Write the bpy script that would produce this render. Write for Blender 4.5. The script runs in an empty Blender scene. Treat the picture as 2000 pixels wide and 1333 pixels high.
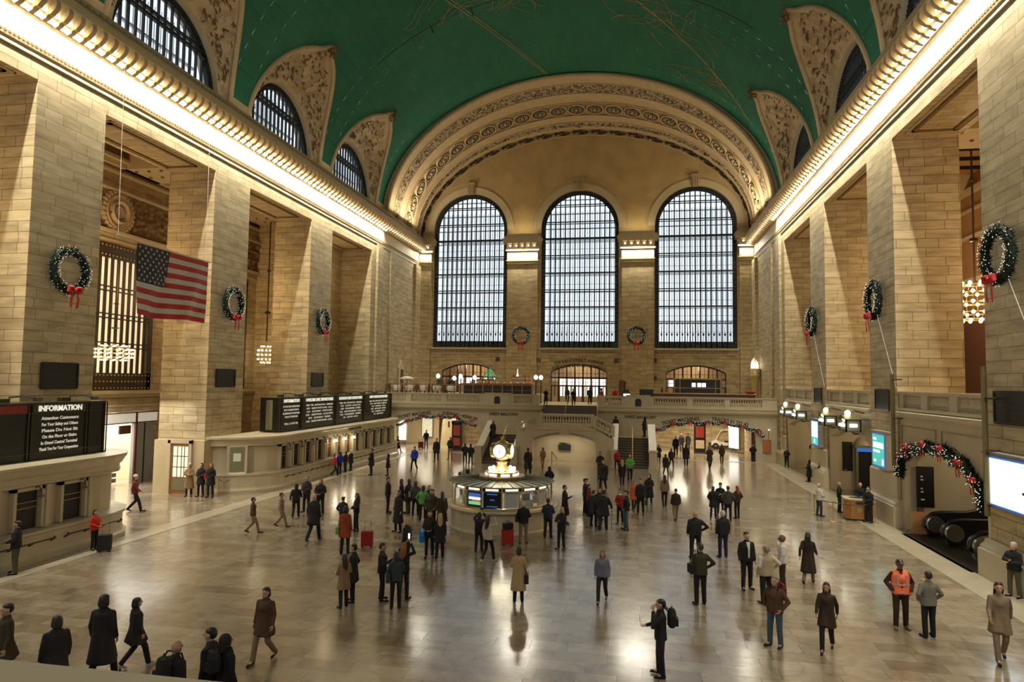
import bpy, bmesh, math, random
from math import sin, cos, pi, sqrt, radians
from mathutils import Vector, Matrix, noise
random.seed(7)
SC = bpy.context.scene
COL = SC.collection

# ---------------------------------------------------------------- camera
CAMH = 6.53; CAMX = 5.807
_p, _y, _r = 0.0611, 0.179, 0.0137
_F = Vector((-sin(_y)*cos(_p), cos(_y)*cos(_p), sin(_p)))
_R = Vector((cos(_y), sin(_y), 0)); _U = _R.cross(_F)
_R2 = cos(_r)*_R + sin(_r)*_U; _U2 = -sin(_r)*_R + cos(_r)*_U
cam = bpy.data.cameras.new('camera'); cam.sensor_width = 36; cam.lens = 1315.24/2000*36
cam.clip_start = .1; cam.clip_end = 400
cob = bpy.data.objects.new('camera', cam); COL.objects.link(cob)
cob.matrix_world = Matrix(((_R2.x, _U2.x, -_F.x, CAMX), (_R2.y, _U2.y, -_F.y, 0), (_R2.z, _U2.z, -_F.z, CAMH), (0, 0, 0, 1)))
SC.camera = cob

# ---------------------------------------------------------------- dimensions
W = 18.1; D = 72.68; LINT = 18.58; REC = 2.95
PY = [(-0.92, 2.69), (10.98, 14.59), (22.86, 26.47), (34.74, 38.34), (46.61, 50.22)]   # piers along the side walls
OY = [(2.69, 10.98), (14.59, 22.86), (26.47, 34.74), (38.34, 46.61), (50.22, 58.49)]    # openings between them
VA, VB, VZ = 18.5, 13.3, 22.5           # vault ellipse: half width, rise, springing height

# ---------------------------------------------------------------- world, light, exposure
wd = bpy.data.worlds.new('overcast_sky'); SC.world = wd; wd.use_nodes = True
bg = wd.node_tree.nodes['Background']; bg.inputs[0].default_value = (.80, .90, 1, 1); bg.inputs[1].default_value = 1.2
SC.view_settings.view_transform = 'Standard'; SC.view_settings.look = 'None'
SC.view_settings.exposure = 0.12; SC.view_settings.gamma = 1; SC.view_settings.use_curve_mapping = False
SC.cycles.use_denoising = True
SC.cycles.max_bounces = 6; SC.cycles.diffuse_bounces = 4; SC.cycles.glossy_bounces = 3; SC.cycles.transparent_max_bounces = 10
SC.cycles.sample_clamp_indirect = 4; SC.cycles.caustics_reflective = False; SC.cycles.caustics_refractive = False

def area(name, loc, rot, sx, sy, power, col=(1, .86, .62), portal=False, spread=pi):
    l = bpy.data.lights.new(name, 'AREA'); l.shape = 'RECTANGLE'; l.size = sx; l.size_y = sy
    l.energy = power; l.color = col; l.spread = spread
    if portal: l.cycles.is_portal = True
    o = bpy.data.objects.new(name, l); COL.objects.link(o); o.location = loc; o.rotation_euler = rot
    return o
def point(name, loc, power, col=(1, .78, .5), r=.15, shadow=True):
    l = bpy.data.lights.new(name, 'POINT'); l.energy = power; l.color = col; l.shadow_soft_size = r
    o = bpy.data.objects.new(name, l); COL.objects.link(o); o.location = loc
    return o
# daylight through the great windows (sky portals) and the lunettes
for cx in (-12.22, 0, 12.22):
    area('window_daylight', (cx, D+.7, 18.9), (radians(-90), 0, 0), 8.4, 17.6, 1, portal=True)
    area('window_daylight', (cx, -6.6, 18.9), (radians(90), 0, 0), 8.4, 17.6, 1, portal=True)
for s in (-1, 1):
    for cy in (19.5, 31.4, 43.27, 55.15):
        area('lunette_daylight', (s*19.2, cy, 25.3), (0, radians(90*s), 0), 4.2, 8, 1, portal=True)
# the rows of bare bulbs in the cornice wash the frieze and the piers below
LW = (1, .94, .76)
for s in (-1, 1):
    area('cornice_bulb_row', (s*(W-.46), 31, 21.10), (0, radians(-48*s), 0), .10, 60, 19500, LW)
    area('cornice_coffer_row', (s*(W-.85), 31, 21.75), (0, radians(152*s), 0), .25, 60, 200, LW)
for s in (-1, 1):      # unseen fill lamps above the cornice, added to brighten the west arch
    area('arch_fill_light', (s*16.9, 65.5, 23.05), (0, radians(180-16*s), 0), .5, 7, 430, (1, .86, .62))
    area('vault_fill_light', (s*17.35, 41, 23.0), (0, radians(180-4*s), 0), .12, 38, 130, (1, .88, .66))  # added strip along the cornice top, brightens the lunettes
for cx in (-6.2, 6.2): area('tympanum_fill_light', (cx, D-1.1, 22.95), (radians(165), 0, 0), 3.0, .3, 35, (1, .84, .58))  # unseen lamps added over the capitals to brighten the tympanum
for cx, w_ in ((-17.2, 1.4), (-6.2, 3.3), (6.2, 3.3), (17.2, 1.4)):
    area('capital_bulb_row', (cx, D-.75, 21.15), (radians(-12), 0, 0), w_, .10, 700*w_/3.3, LW)
# ---------------------------------------------------------------- materials
MATS = {}
def nmat(name):
    m = bpy.data.materials.new(name); m.use_nodes = True; MATS[name] = m
    nt = m.node_tree; b = nt.nodes['Principled BSDF']
    return m, nt, b
def N(nt, t, **kw):
    n = nt.nodes.new(t)
    for k, v in kw.items(): setattr(n, k, v)
    return n
def L(nt, a, b): nt.links.new(a, b)
def val(nt, sock, v):
    sock.default_value = v
def simple(name, col, rough=.6, metal=0, emit=0, ecol=None, var=.12, scale=3, bump=0, coat=0, alpha=1, spec=.5):
    m, nt, b = nmat(name)
    b.inputs['Roughness'].default_value = rough; b.inputs['Metallic'].default_value = metal
    b.inputs['Specular IOR Level'].default_value = spec
    c = tuple(col)+(1,)
    if var:
        tc = N(nt, 'ShaderNodeTexCoord'); ns = N(nt, 'ShaderNodeTexNoise'); ns.inputs['Scale'].default_value = scale
        ns.inputs['Detail'].default_value = 4
        mx = N(nt, 'ShaderNodeMix', data_type='RGBA'); L(nt, tc.outputs['Object'], ns.inputs['Vector'])
        mx.inputs['A'].default_value = tuple(x*(1-var) for x in col)+(1,); mx.inputs['B'].default_value = tuple(min(1, x*(1+var)) for x in col)+(1,)
        L(nt, ns.outputs['Fac'], mx.inputs['Factor']); L(nt, mx.outputs['Result'], b.inputs['Base Color'])
        if bump:
            bp = N(nt, 'ShaderNodeBump'); bp.inputs['Strength'].default_value = bump
            L(nt, ns.outputs['Fac'], bp.inputs['Height']); L(nt, bp.outputs['Normal'], b.inputs['Normal'])
    else: b.inputs['Base Color'].default_value = c
    if emit:
        b.inputs['Emission Color'].default_value = tuple(ecol or col)+(1,); b.inputs['Emission Strength'].default_value = emit
    if coat: b.inputs['Coat Weight'].default_value = coat
    return m
def boxmap(nt, world=True):
    """vector laid on the faces of axis-aligned walls: (along wall, height)"""
    g = N(nt, 'ShaderNodeNewGeometry'); sp = N(nt, 'ShaderNodeSeparateXYZ'); sn = N(nt, 'ShaderNodeSeparateXYZ')
    L(nt, g.outputs['Position'], sp.inputs[0]); L(nt, g.outputs['True Normal'], sn.inputs[0])
    ab = N(nt, 'ShaderNodeMath', operation='ABSOLUTE'); L(nt, sn.outputs['X'], ab.inputs[0])
    gt = N(nt, 'ShaderNodeMath', operation='GREATER_THAN'); L(nt, ab.outputs[0], gt.inputs[0]); gt.inputs[1].default_value = .6
    mx = N(nt, 'ShaderNodeMix', data_type='FLOAT'); L(nt, gt.outputs[0], mx.inputs['Factor']); L(nt, sp.outputs['X'], mx.inputs['A']); L(nt, sp.outputs['Y'], mx.inputs['B'])
    az = N(nt, 'ShaderNodeMath', operation='ABSOLUTE'); L(nt, sn.outputs['Z'], az.inputs[0])
    gz = N(nt, 'ShaderNodeMath', operation='GREATER_THAN'); L(nt, az.outputs[0], gz.inputs[0]); gz.inputs[1].default_value = .8
    mz = N(nt, 'ShaderNodeMix', data_type='FLOAT'); L(nt, gz.outputs[0], mz.inputs['Factor']); L(nt, sp.outputs['Z'], mz.inputs['A']); L(nt, sp.outputs['Y'], mz.inputs['B'])
    c = N(nt, 'ShaderNodeCombineXYZ'); L(nt, mx.outputs['Result'], c.inputs['X']); L(nt, mz.outputs['Result'], c.inputs['Y'])
    return c, g
def stone(name, c1, c2, mortar, bw=1.45, rh=.62, rough=.62, stain=.35):
    m, nt, b = nmat(name); v, g = boxmap(nt)
    br = N(nt, 'ShaderNodeTexBrick'); L(nt, v.outputs[0], br.inputs['Vector'])
    br.offset = .43; br.squash = .62; br.squash_frequency = 3; br.offset_frequency = 2
    br.inputs['Scale'].default_value = 1; br.inputs['Brick Width'].default_value = bw; br.inputs['Row Height'].default_value = rh
    br.inputs['Mortar Size'].default_value = .013; br.inputs['Mortar Smooth'].default_value = .3; br.inputs['Bias'].default_value = -.1
    br.inputs['Color1'].default_value = c1+(1,); br.inputs['Color2'].default_value = c2+(1,); br.inputs['Mortar'].default_value = mortar+(1,)
    # veins and dirt of the stone itself
    mp = N(nt, 'ShaderNodeMapping'); mp.inputs['Scale'].default_value = (.35, 1.6, 1); L(nt, v.outputs[0], mp.inputs['Vector'])
    ns = N(nt, 'ShaderNodeTexNoise'); ns.inputs['Scale'].default_value = 2.2; ns.inputs['Detail'].default_value = 6; L(nt, mp.outputs[0], ns.inputs['Vector'])
    rp = N(nt, 'ShaderNodeValToRGB'); L(nt, ns.outputs['Fac'], rp.inputs[0])
    rp.color_ramp.elements[0].position = .3; rp.color_ramp.elements[0].color = (1-stain,)*3+(1,); rp.color_ramp.elements[1].position = .68; rp.color_ramp.elements[1].color = (1.1, 1.1, 1.1, 1)
    mu = N(nt, 'ShaderNodeMix', data_type='RGBA', blend_type='MULTIPLY'); mu.inputs['Factor'].default_value = 1
    L(nt, br.outputs['Color'], mu.inputs['A']); L(nt, rp.outputs['Color'], mu.inputs['B']); L(nt, mu.outputs['Result'], b.inputs['Base Color'])
    bp = N(nt, 'ShaderNodeBump'); bp.inputs['Strength'].default_value = .5; bp.inputs['Distance'].default_value = .03; bp.invert = True
    L(nt, br.outputs['Fac'], bp.inputs['Height']); L(nt, bp.outputs['Normal'], b.inputs['Normal'])
    b.inputs['Roughness'].default_value = rough
    return m
STONE = stone('limestone_blocks', (.58, .475, .285), (.46, .36, .20), (.16, .11, .055), bw=1.5, rh=.44)
STONEB = stone('warm_limestone_blocks', (.56, .43, .235), (.45, .33, .165), (.15, .09, .04), bw=1.3, rh=.44)
PLAIN = simple('smooth_limestone', (.54, .44, .265), .6, var=.16, scale=1.3)
TYMP = simple('veined_limestone', (.48, .33, .14), .6, var=.38, scale=.55)
MARBLE = simple('pale_marble', (.55, .475, .33), .35, var=.18, scale=1.1)
BUFF = simple('carved_buff_plaster', (.52, .39, .225), .7, var=.2, scale=2)
RELIEF = simple('carved_relief_dirt_and_shade', (.20, .12, .05), .8, var=.5, scale=9)  # crevice shade and dirt put into one dark relief colour
RELIEFL = simple('carved_relief_painted_highlight', (.42, .31, .18), .7, var=.35, scale=7, bump=.3)  # paler twin of the relief, its lit faces put into the colour
GOLD = simple('antique_gold', (.42, .30, .12), .45, .3, var=.3, scale=5)
BRASS = simple('polished_brass', (.70, .50, .20), .30, .75, var=.1)
BRONZE = simple('dark_bronze', (.075, .05, .03), .4, .6, var=.4, scale=8)
IRON = simple('dark_green_iron', (.018, .024, .026), .5, .3, var=.3, scale=6)
BLACK = simple('black_enamel', (.010, .010, .010), .4, var=0)
SLATE = simple('board_black', (.006, .006, .005), .35, var=0)
DARKTRIM = simple('dark_olive_metal', (.06, .055, .035), .4, .5, var=.1)
OLIVE = simple('olive_panel', (.20, .19, .10), .5, var=.1)
STEP = simple('dark_stone_steps', (.07, .042, .028), .35, var=.3)
NOSING = simple('step_nosing_stone', (.34, .26, .17), .4, var=.1)
WOOD = simple('red_brown_oak', (.36, .155, .045), .4, var=.35, scale=4)
DWOOD = simple('dark_mahogany', (.10, .03, .014), .35, var=.3, scale=4)
RED = simple('red_ribbon', (.50, .018, .014), .45, var=.15)
PINE = simple('pine_needles', (.007, .020, .009), .8, var=.4, scale=20)
WHITE = simple('white_cloth', (.75, .74, .68), .7, var=.05)
CREAM = simple('cream_letters', (.85, .82, .70), .5, var=0, emit=.55, ecol=(1, .97, .82))
FLAP = simple('flap_board_letters', (.8, .78, .66), .5, var=0, emit=.25, ecol=(1, .97, .82))
INK = simple('incised_letters', (.055, .04, .025), .8, var=0)
REDPAN = simple('dark_red_header', (.22, .012, .012), .5, var=0)
BULB = simple('lit_bulb', (1, .95, .8), .4, var=0, emit=9, ecol=(1, .90, .62))
BULBS = simple('soft_lit_globe', (1, .95, .8), .4, var=0, emit=3.2, ecol=(1, .90, .68))
TWINK = simple('fairy_light', (1, .95, .8), .4, var=0, emit=1.1, ecol=(1, .95, .78))
TUBE = simple('lit_white_diffuser', (1, 1, .95), .4, var=0, emit=1.7, ecol=(1, 1, .92))
DIALM = simple('lit_opal_dial', (1, 1, .9), .4, var=0, emit=1.0, ecol=(1, .97, .82))
CLOCKG = simple('golden_brass', (.78, .60, .25), .32, .55, var=.05)  # clock brass, brighter and less metallic than the polished brass
LUM = simple('shop_light_panel', (1, .98, .95), .4, var=0, emit=1.25, ecol=(1, .98, .95))
LUMB = simple('cool_light_panel', (.9, .95, 1), .4, var=0, emit=1.6, ecol=(.86, .94, 1))
SCREENW = simple('screen_white', (.9, .95, .97), .3, var=0, emit=.85, ecol=(.88, .95, .98))
SCREENC = simple('screen_teal', (.05, .5, .45), .3, var=0, emit=.75, ecol=(.06, .58, .52))
SCREENB = simple('screen_blue_edge', (.02, .12, .45), .3, var=0, emit=.6, ecol=(.03, .16, .6))
SCREENG = simple('screen_green', (.1, .5, .15), .3, var=0, emit=.7, ecol=(.25, .7, .3))
SCREENR = simple('screen_red', (.5, .08, .05), .3, var=0, emit=.5, ecol=(.75, .16, .1))
POSTER = simple('backlit_red_poster', (.28, .025, .015), .4, var=.8, scale=5, emit=.10, ecol=(.75, .14, .07))
POSTERY = simple('backlit_tan_poster', (.5, .35, .18), .4, var=.5, scale=5, emit=.25, ecol=(.8, .55, .3))
GREY = simple('brushed_steel', (.36, .36, .34), .3, .9, var=.1)
GREYP = simple('grey_paint', (.30, .28, .25), .5, var=.1)
RUBBER = simple('black_rubber', (.012, .012, .013), .3, var=0)
ORANGEB = simple('orange_board', (.60, .30, .12), .5, var=.15)
NAVYF = simple('navy_flag_cloth', (.006, .008, .022), .7, var=0)
REDF = simple('red_flag_cloth', (.42, .006, .010), .6, var=.05)
WHITEF = simple('white_flag_cloth', (.60, .57, .50), .6, var=.08, scale=6)
COACH = simple('brown_plaster_hall', (.40, .21, .07), .7, var=.3, scale=1.2)
LEAF = simple('palm_leaf', (.02, .045, .018), .6, var=.4)
GREENGLOW = simple('green_lit_lattice', (.03, .35, .18), .5, var=0, emit=.45, ecol=(.05, .55, .30))
BOTTLE = simple('dark_bottle_glass', (.05, .022, .01), .2, var=.5, scale=15)
PAPER = simple('white_paper', (.75, .78, .72), .6, var=.05)
CARTW = simple('white_cart_body', (.75, .72, .62), .3, var=.03)

def ceilmat():
    m, nt, b = nmat('sea_green_ceiling')
    g = N(nt, 'ShaderNodeNewGeometry'); mp = N(nt, 'ShaderNodeMapping'); L(nt, g.outputs['Position'], mp.inputs['Vector'])
    mp.inputs['Rotation'].default_value = (0, 0, radians(90))
    br = N(nt, 'ShaderNodeTexBrick'); L(nt, mp.outputs[0], br.inputs['Vector']); br.inputs['Scale'].default_value = 1
    br.inputs['Brick Width'].default_value = 1.3; br.inputs['Row Height'].default_value = .75; br.inputs['Mortar Size'].default_value = .02
    br.inputs['Color1'].default_value = (.003, .122, .064, 1); br.inputs['Color2'].default_value = (.002, .104, .055, 1); br.inputs['Mortar'].default_value = (.002, .075, .038, 1)
    ns = N(nt, 'ShaderNodeTexNoise'); ns.inputs['Scale'].default_value = .16; ns.inputs['Detail'].default_value = 7; L(nt, g.outputs['Position'], ns.inputs['Vector'])
    mx = N(nt, 'ShaderNodeMix', data_type='RGBA'); rp = N(nt, 'ShaderNodeValToRGB'); L(nt, ns.outputs['Fac'], rp.inputs[0])
    rp.color_ramp.elements[0].position = .48; rp.color_ramp.elements[1].position = .75; rp.color_ramp.elements[1].color = (.45, .45, .45, 1)
    L(nt, rp.outputs['Color'], mx.inputs['Factor']); L(nt, br.outputs['Color'], mx.inputs['A']); mx.inputs['B'].default_value = (.03, .165, .10, 1)
    L(nt, mx.outputs['Result'], b.inputs['Base Color']); b.inputs['Roughness'].default_value = .75
    return m
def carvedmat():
    m, nt, b = nmat('carved_ornament_painted_shade'); g = N(nt, 'ShaderNodeNewGeometry'); ns = N(nt, 'ShaderNodeTexNoise'); ns.inputs['Scale'].default_value = 4.2; ns.inputs['Detail'].default_value = 3; ns.inputs['Distortion'].default_value = 1.2
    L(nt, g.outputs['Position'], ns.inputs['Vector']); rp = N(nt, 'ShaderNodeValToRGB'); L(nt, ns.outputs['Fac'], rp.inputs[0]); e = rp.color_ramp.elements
    e[0].position = .44; e[0].color = (.045, .028, .014, 1); e[1].position = .54; e[1].color = (.46, .35, .21, 1); L(nt, rp.outputs['Color'], b.inputs['Base Color'])  # shade of the hollows is put into the colour, following the bump noise
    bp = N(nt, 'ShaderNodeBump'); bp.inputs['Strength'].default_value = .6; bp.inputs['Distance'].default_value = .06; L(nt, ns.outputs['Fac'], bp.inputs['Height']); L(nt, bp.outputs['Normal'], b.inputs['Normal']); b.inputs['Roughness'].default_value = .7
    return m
CARVED = carvedmat(); DISC = simple('dark_medallion_disc', (.014, .010, .008), .6, var=.2)
BORDER = simple('floor_border_marble', (.44, .38, .28), .25, var=.18, scale=1.1)
CEIL = ceilmat()
def floormat():
    m, nt, b = nmat('polished_tennessee_marble')
    g = N(nt, 'ShaderNodeNewGeometry')
    br = N(nt, 'ShaderNodeTexBrick'); L(nt, g.outputs['Position'], br.inputs['Vector']); br.inputs['Scale'].default_value = 1
    br.offset = .37; br.squash = .7; br.squash_frequency = 3
    br.inputs['Brick Width'].default_value = 1.3; br.inputs['Row Height'].default_value = .56; br.inputs['Mortar Size'].default_value = .006
    br.inputs['Color1'].default_value = (.37, .315, .235, 1); br.inputs['Color2'].default_value = (.265, .21, .145, 1); br.inputs['Mortar'].default_value = (.12, .09, .05, 1)
    br2 = N(nt, 'ShaderNodeTexBrick'); L(nt, g.outputs['Position'], br2.inputs['Vector']); br2.inputs['Scale'].default_value = 1
    br2.offset = .37; br2.squash = .7; br2.squash_frequency = 3; br2.inputs['Bias'].default_value = -.45
    br2.inputs['Brick Width'].default_value = 1.3; br2.inputs['Row Height'].default_value = .56; br2.inputs['Mortar Size'].default_value = 0
    br2.inputs['Color1'].default_value = (1, 1, 1, 1); br2.inputs['Color2'].default_value = (.72, .55, .42, 1)
    ns = N(nt, 'ShaderNodeTexNoise'); ns.inputs['Scale'].default_value = 1.6; ns.inputs['Detail'].default_value = 8; ns.inputs['Distortion'].default_value = 1
    L(nt, g.outputs['Position'], ns.inputs['Vector'])
    rp = N(nt, 'ShaderNodeValToRGB'); L(nt, ns.outputs['Fac'], rp.inputs[0]); rp.color_ramp.elements[0].position = .3; rp.color_ramp.elements[0].color = (.72, .70, .66, 1)
    rp.color_ramp.elements[1].position = .62; rp.color_ramp.elements[1].color = (1.08, 1.06, 1.02, 1)
    mu = N(nt, 'ShaderNodeMix', data_type='RGBA', blend_type='MULTIPLY'); mu.inputs['Factor'].default_value = 1
    L(nt, br.outputs['Color'], mu.inputs['A']); L(nt, rp.outputs['Color'], mu.inputs['B'])
    m2 = N(nt, 'ShaderNodeMix', data_type='RGBA', blend_type='MULTIPLY'); m2.inputs['Factor'].default_value = .55
    L(nt, mu.outputs['Result'], m2.inputs['A']); L(nt, br2.outputs['Color'], m2.inputs['B'])
    L(nt, m2.outputs['Result'], b.inputs['Base Color'])
    b.inputs['Roughness'].default_value = .24; b.inputs['Specular IOR Level'].default_value = .8
    b.inputs['Coat Weight'].default_value = .45; b.inputs['Coat Roughness'].default_value = .13
    return m
FLOOR = floormat()
def glassmat(name, tint=(.75, .86, .95), a=.35, gloss=.1):
    m = bpy.data.materials.new(name); m.use_nodes = True; nt = m.node_tree; nt.nodes.clear()
    o = N(nt, 'ShaderNodeOutputMaterial'); t = N(nt, 'ShaderNodeBsdfTransparent'); d = N(nt, 'ShaderNodeBsdfTranslucent'); d.inputs[0].default_value = tint+(1,)
    g = N(nt, 'ShaderNodeNewGeometry'); ns = N(nt, 'ShaderNodeTexNoise'); ns.inputs['Scale'].default_value = .7; L(nt, g.outputs['Position'], ns.inputs['Vector'])
    mx = N(nt, 'ShaderNodeMixShader'); mm = N(nt, 'ShaderNodeMath', operation='MULTIPLY'); mm.inputs[1].default_value = a*2; L(nt, ns.outputs['Fac'], mm.inputs[0])
    L(nt, mm.outputs[0], mx.inputs[0]); L(nt, t.outputs[0], mx.inputs[1]); L(nt, d.outputs[0], mx.inputs[2])
    gl = N(nt, 'ShaderNodeBsdfGlossy'); gl.inputs['Roughness'].default_value = .1; m3 = N(nt, 'ShaderNodeMixShader'); m3.inputs[0].default_value = gloss
    L(nt, mx.outputs[0], m3.inputs[1]); L(nt, gl.outputs[0], m3.inputs[2]); L(nt, m3.outputs[0], o.inputs[0])
    return m
GLASS = glassmat('window_glass', a=.12, gloss=.03)
PANEG = glassmat('clear_pane', tint=(.8, .9, .9), a=.03, gloss=.08)

# ---------------------------------------------------------------- mesh helpers
class MB:
    def __init__(s): s.v = []; s.f = []; s.mi = []; s.cur = 0
    def add(s, vs, fs):
        n = len(s.v); s.v += [tuple(x) for x in vs]; s.f += [tuple(i+n for i in f) for f in fs]; s.mi += [s.cur]*len(fs); return s
    def box(s, x0, x1, y0, y1, z0, z1):
        return s.add([(x0, y0, z0), (x1, y0, z0), (x1, y1, z0), (x0, y1, z0), (x0, y0, z1), (x1, y0, z1), (x1, y1, z1), (x0, y1, z1)],
                     [(0, 3, 2, 1), (4, 5, 6, 7), (0, 1, 5, 4), (1, 2, 6, 5), (2, 3, 7, 6), (3, 0, 4, 7)])
    def cbox(s, cx, cy, cz, sx, sy, sz): return s.box(cx-sx/2, cx+sx/2, cy-sy/2, cy+sy/2, cz-sz/2, cz+sz/2)
    def prism(s, pts, axis, a, b):
        """polygon (u,v) extruded along axis from a to b. axis x: (y,z); y: (x,z); z: (x,y)"""
        def P(u, v, w): return {'x': (w, u, v), 'y': (u, w, v), 'z': (u, v, w)}[axis]
        n = len(pts); vs = [P(u, v, a) for u, v in pts]+[P(u, v, b) for u, v in pts]
        fs = [tuple(range(n)), tuple(range(2*n-1, n-1, -1))]+[(i, i+n, (i+1) % n+n, (i+1) % n) for i in range(n)]
        return s.add(vs, fs)
    def tube(s, p, q, r, r2=None, n=8, cap=True):
        p = Vector(p); q = Vector(q); r2 = r if r2 is None else r2; d = (q-p)
        if d.length < 1e-6: return s
        d.normalize(); a = d.orthogonal().normalized(); b = d.cross(a)
        vs = [p+(a*cos(2*pi*i/n)+b*sin(2*pi*i/n))*r for i in range(n)]+[q+(a*cos(2*pi*i/n)+b*sin(2*pi*i/n))*r2 for i in range(n)]
        fs = [(i, (i+1) % n, (i+1) % n+n, i+n) for i in range(n)]
        if cap: fs += [tuple(range(n-1, -1, -1)), tuple(range(n, 2*n))]
        return s.add(vs, fs)
    def path(s, pts, r, n=6, closed=False):
        pts = [Vector(p) for p in pts]; m = len(pts); rings = []; prev = None
        for i, p in enumerate(pts):
            a = pts[(i-1) % m] if (closed or i > 0) else p; b = pts[(i+1) % m] if (closed or i < m-1) else p
            t = (b-a).normalized() if (b-a).length > 1e-9 else Vector((0, 0, 1))
            if prev is None: u = t.orthogonal().normalized()
            else: u = (prev-t*prev.dot(t)); u = u.normalized() if u.length > 1e-6 else t.orthogonal().normalized()
            prev = u; w = t.cross(u); rr = r(i/(m-1)) if callable(r) else r
            rings.append([p+(u*cos(2*pi*k/n)+w*sin(2*pi*k/n))*rr for k in range(n)])
        vs = [v for rg in rings for v in rg]; fs = []
        for i in range(m if closed else m-1):
            j = (i+1) % m
            for k in range(n): fs.append((i*n+k, i*n+(k+1) % n, j*n+(k+1) % n, j*n+k))
        if not closed: fs += [tuple(range(n-1, -1, -1)), tuple(range((m-1)*n, m*n))]
        return s.add(vs, fs)
    def lathe(s, c, prof, n=16, a0=0, a1=2*pi, sx=1, sy=1):
        full = abs(a1-a0-2*pi) < 1e-6; m = n if full else n+1; c = Vector(c)
        vs = [(c.x+sx*r*cos(a0+(a1-a0)*i/n), c.y+sy*r*sin(a0+(a1-a0)*i/n), c.z+z) for r, z in prof for i in range(m)]
        fs = []
        for j in range(len(prof)-1):
            for i in range(n):
                k = (i+1) % m if full else i+1; fs.append((j*m+i, j*m+k, (j+1)*m+k, (j+1)*m+i))
        zs = [z for r, z in prof]; ok = prof[0] != prof[-1] and max(r for r, z in prof) < 1.9
        if full and ok and prof[0][0] > 1e-6 and zs[0] == min(zs): fs.append(tuple(range(n-1, -1, -1)))
        if full and ok and prof[-1][0] > 1e-6 and zs[-1] == max(zs): fs.append(tuple(range((len(prof)-1)*m, len(prof)*m)))
        return s.add(vs, fs)
    def ball(s, c, r, n=10, m=6, sz=1, sx=1, sy=1):
        return s.lathe(c, [(max(r*sin(pi*j/m), 1e-4), -r*sz*cos(pi*j/m)) for j in range(m+1)], n, sx=sx, sy=sy)
    def grid(s, fn, nu, nv, cu=False):
        vs = [fn(i/nu, j/nv) for i in range(nu+1) for j in range(nv+1)]; w = nv+1
        return s.add(vs, [(i*w+j, i*w+j+1, (i+1)*w+j+1, (i+1)*w+j) for i in range(nu) for j in range(nv)])
    def mesh(s, name, mats, smooth=False):
        me = bpy.data.meshes.new(name); me.from_pydata(s.v, [], s.f)
        for m in (mats if isinstance(mats, (list, tuple)) else [mats]): me.materials.append(m)
        if any(s.mi): me.polygons.foreach_set('material_index', s.mi)
        bm = bmesh.new(); bm.from_mesh(me); bmesh.ops.recalc_face_normals(bm, faces=bm.faces); bm.to_mesh(me); bm.free()
        if smooth: me.polygons.foreach_set('use_smooth', [True]*len(me.polygons))
        me.update(); return me
    def build(s, name, mats, parent=None, smooth=False, loc=None, rotz=None, kind=None, label=None, cat=None, group=None):
        o = bpy.data.objects.new(name, s.mesh(name, mats, smooth)); COL.objects.link(o)
        if parent is not None: o.parent = parent
        if loc is not None: o.location = loc
        if rotz is not None: o.rotation_euler.z = rotz
        return tag(o, label, cat, group, kind)
def tag(o, label=None, cat=None, group=None, kind=None):
    if label: o['label'] = label
    if cat: o['category'] = cat
    if group: o['group'] = group
    if kind: o['kind'] = kind
    return o
def empty(name, loc, label=None, cat=None, group=None, rz=0, kind=None):
    o = bpy.data.objects.new(name, None); COL.objects.link(o); o.location = loc; o.rotation_euler.z = rz; o.empty_display_size = .2
    return tag(o, label, cat, group, kind)
def kids(o): return [c for c in bpy.data.objects if c.parent == o]
CH = {}
def copy_tree(o, loc=None, rz=None, label=None, parent=None, group=None):
    c = o.copy(); COL.objects.link(c)
    if parent is not None: c.parent = parent; c.matrix_parent_inverse = o.matrix_parent_inverse
    if loc is not None: c.location = loc
    if rz is not None: c.rotation_euler.z = rz
    if label: c['label'] = label
    if group: c['group'] = group
    if o.name not in CH: CH[o.name] = kids(o)
    for k in CH[o.name]: copy_tree(k, parent=c)
    return c
FONT_CACHE = {}
def text_mesh(txt, size, mat, parent, name, align='CENTER', ext=.004, sx=1, bold=0):
    cu = bpy.data.curves.new('t', 'FONT'); cu.body = txt; cu.size = size; cu.align_x = align; cu.align_y = 'CENTER'; cu.extrude = ext; cu.resolution_u = 2; cu.offset = bold
    t = bpy.data.objects.new('t', cu); COL.objects.link(t)
    dg = bpy.context.evaluated_depsgraph_get(); me = bpy.data.meshes.new_from_object(t.evaluated_get(dg)); bpy.data.objects.remove(t)
    if sx != 1:
        for v in me.vertices: v.co.x *= sx
    me.materials.clear(); me.materials.append(mat)
    o = bpy.data.objects.new(name, me); COL.objects.link(o)
    if parent is not None: o.parent = parent
    return o
def wallmat(o, origin, right, up=Vector((0, 0, 1))):
    """places flat lettering: local x along right, local y along up"""
    r = Vector(right).normalized(); u = Vector(up).normalized(); n = r.cross(u)
    o.matrix_local = Matrix(((r.x, u.x, n.x, origin[0]), (r.y, u.y, n.y, origin[1]), (r.z, u.z, n.z, origin[2]), (0, 0, 0, 1)))
    return o
def bent_text(txt, size, mat, parent, name, centre, R, right, span=None, sx=1.0, ext=.01, bold=0):
    """lettering set along an arc; centre = arc centre, letters stand outward; in the plane (right, z)"""
    right = Vector(right); o = text_mesh(txt, size, mat, parent, name, ext=ext, sx=sx, bold=bold); me = o.data
    for v in me.vertices:
        a = v.co.x/R; rr = R+v.co.y; d = v.co.z
        p = Vector(centre)+right*(rr*sin(a))+Vector((0, 0, 1))*(rr*cos(a)); n = right.cross(Vector((0, 0, 1)))
        v.co = p+n*d
    return o
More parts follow.
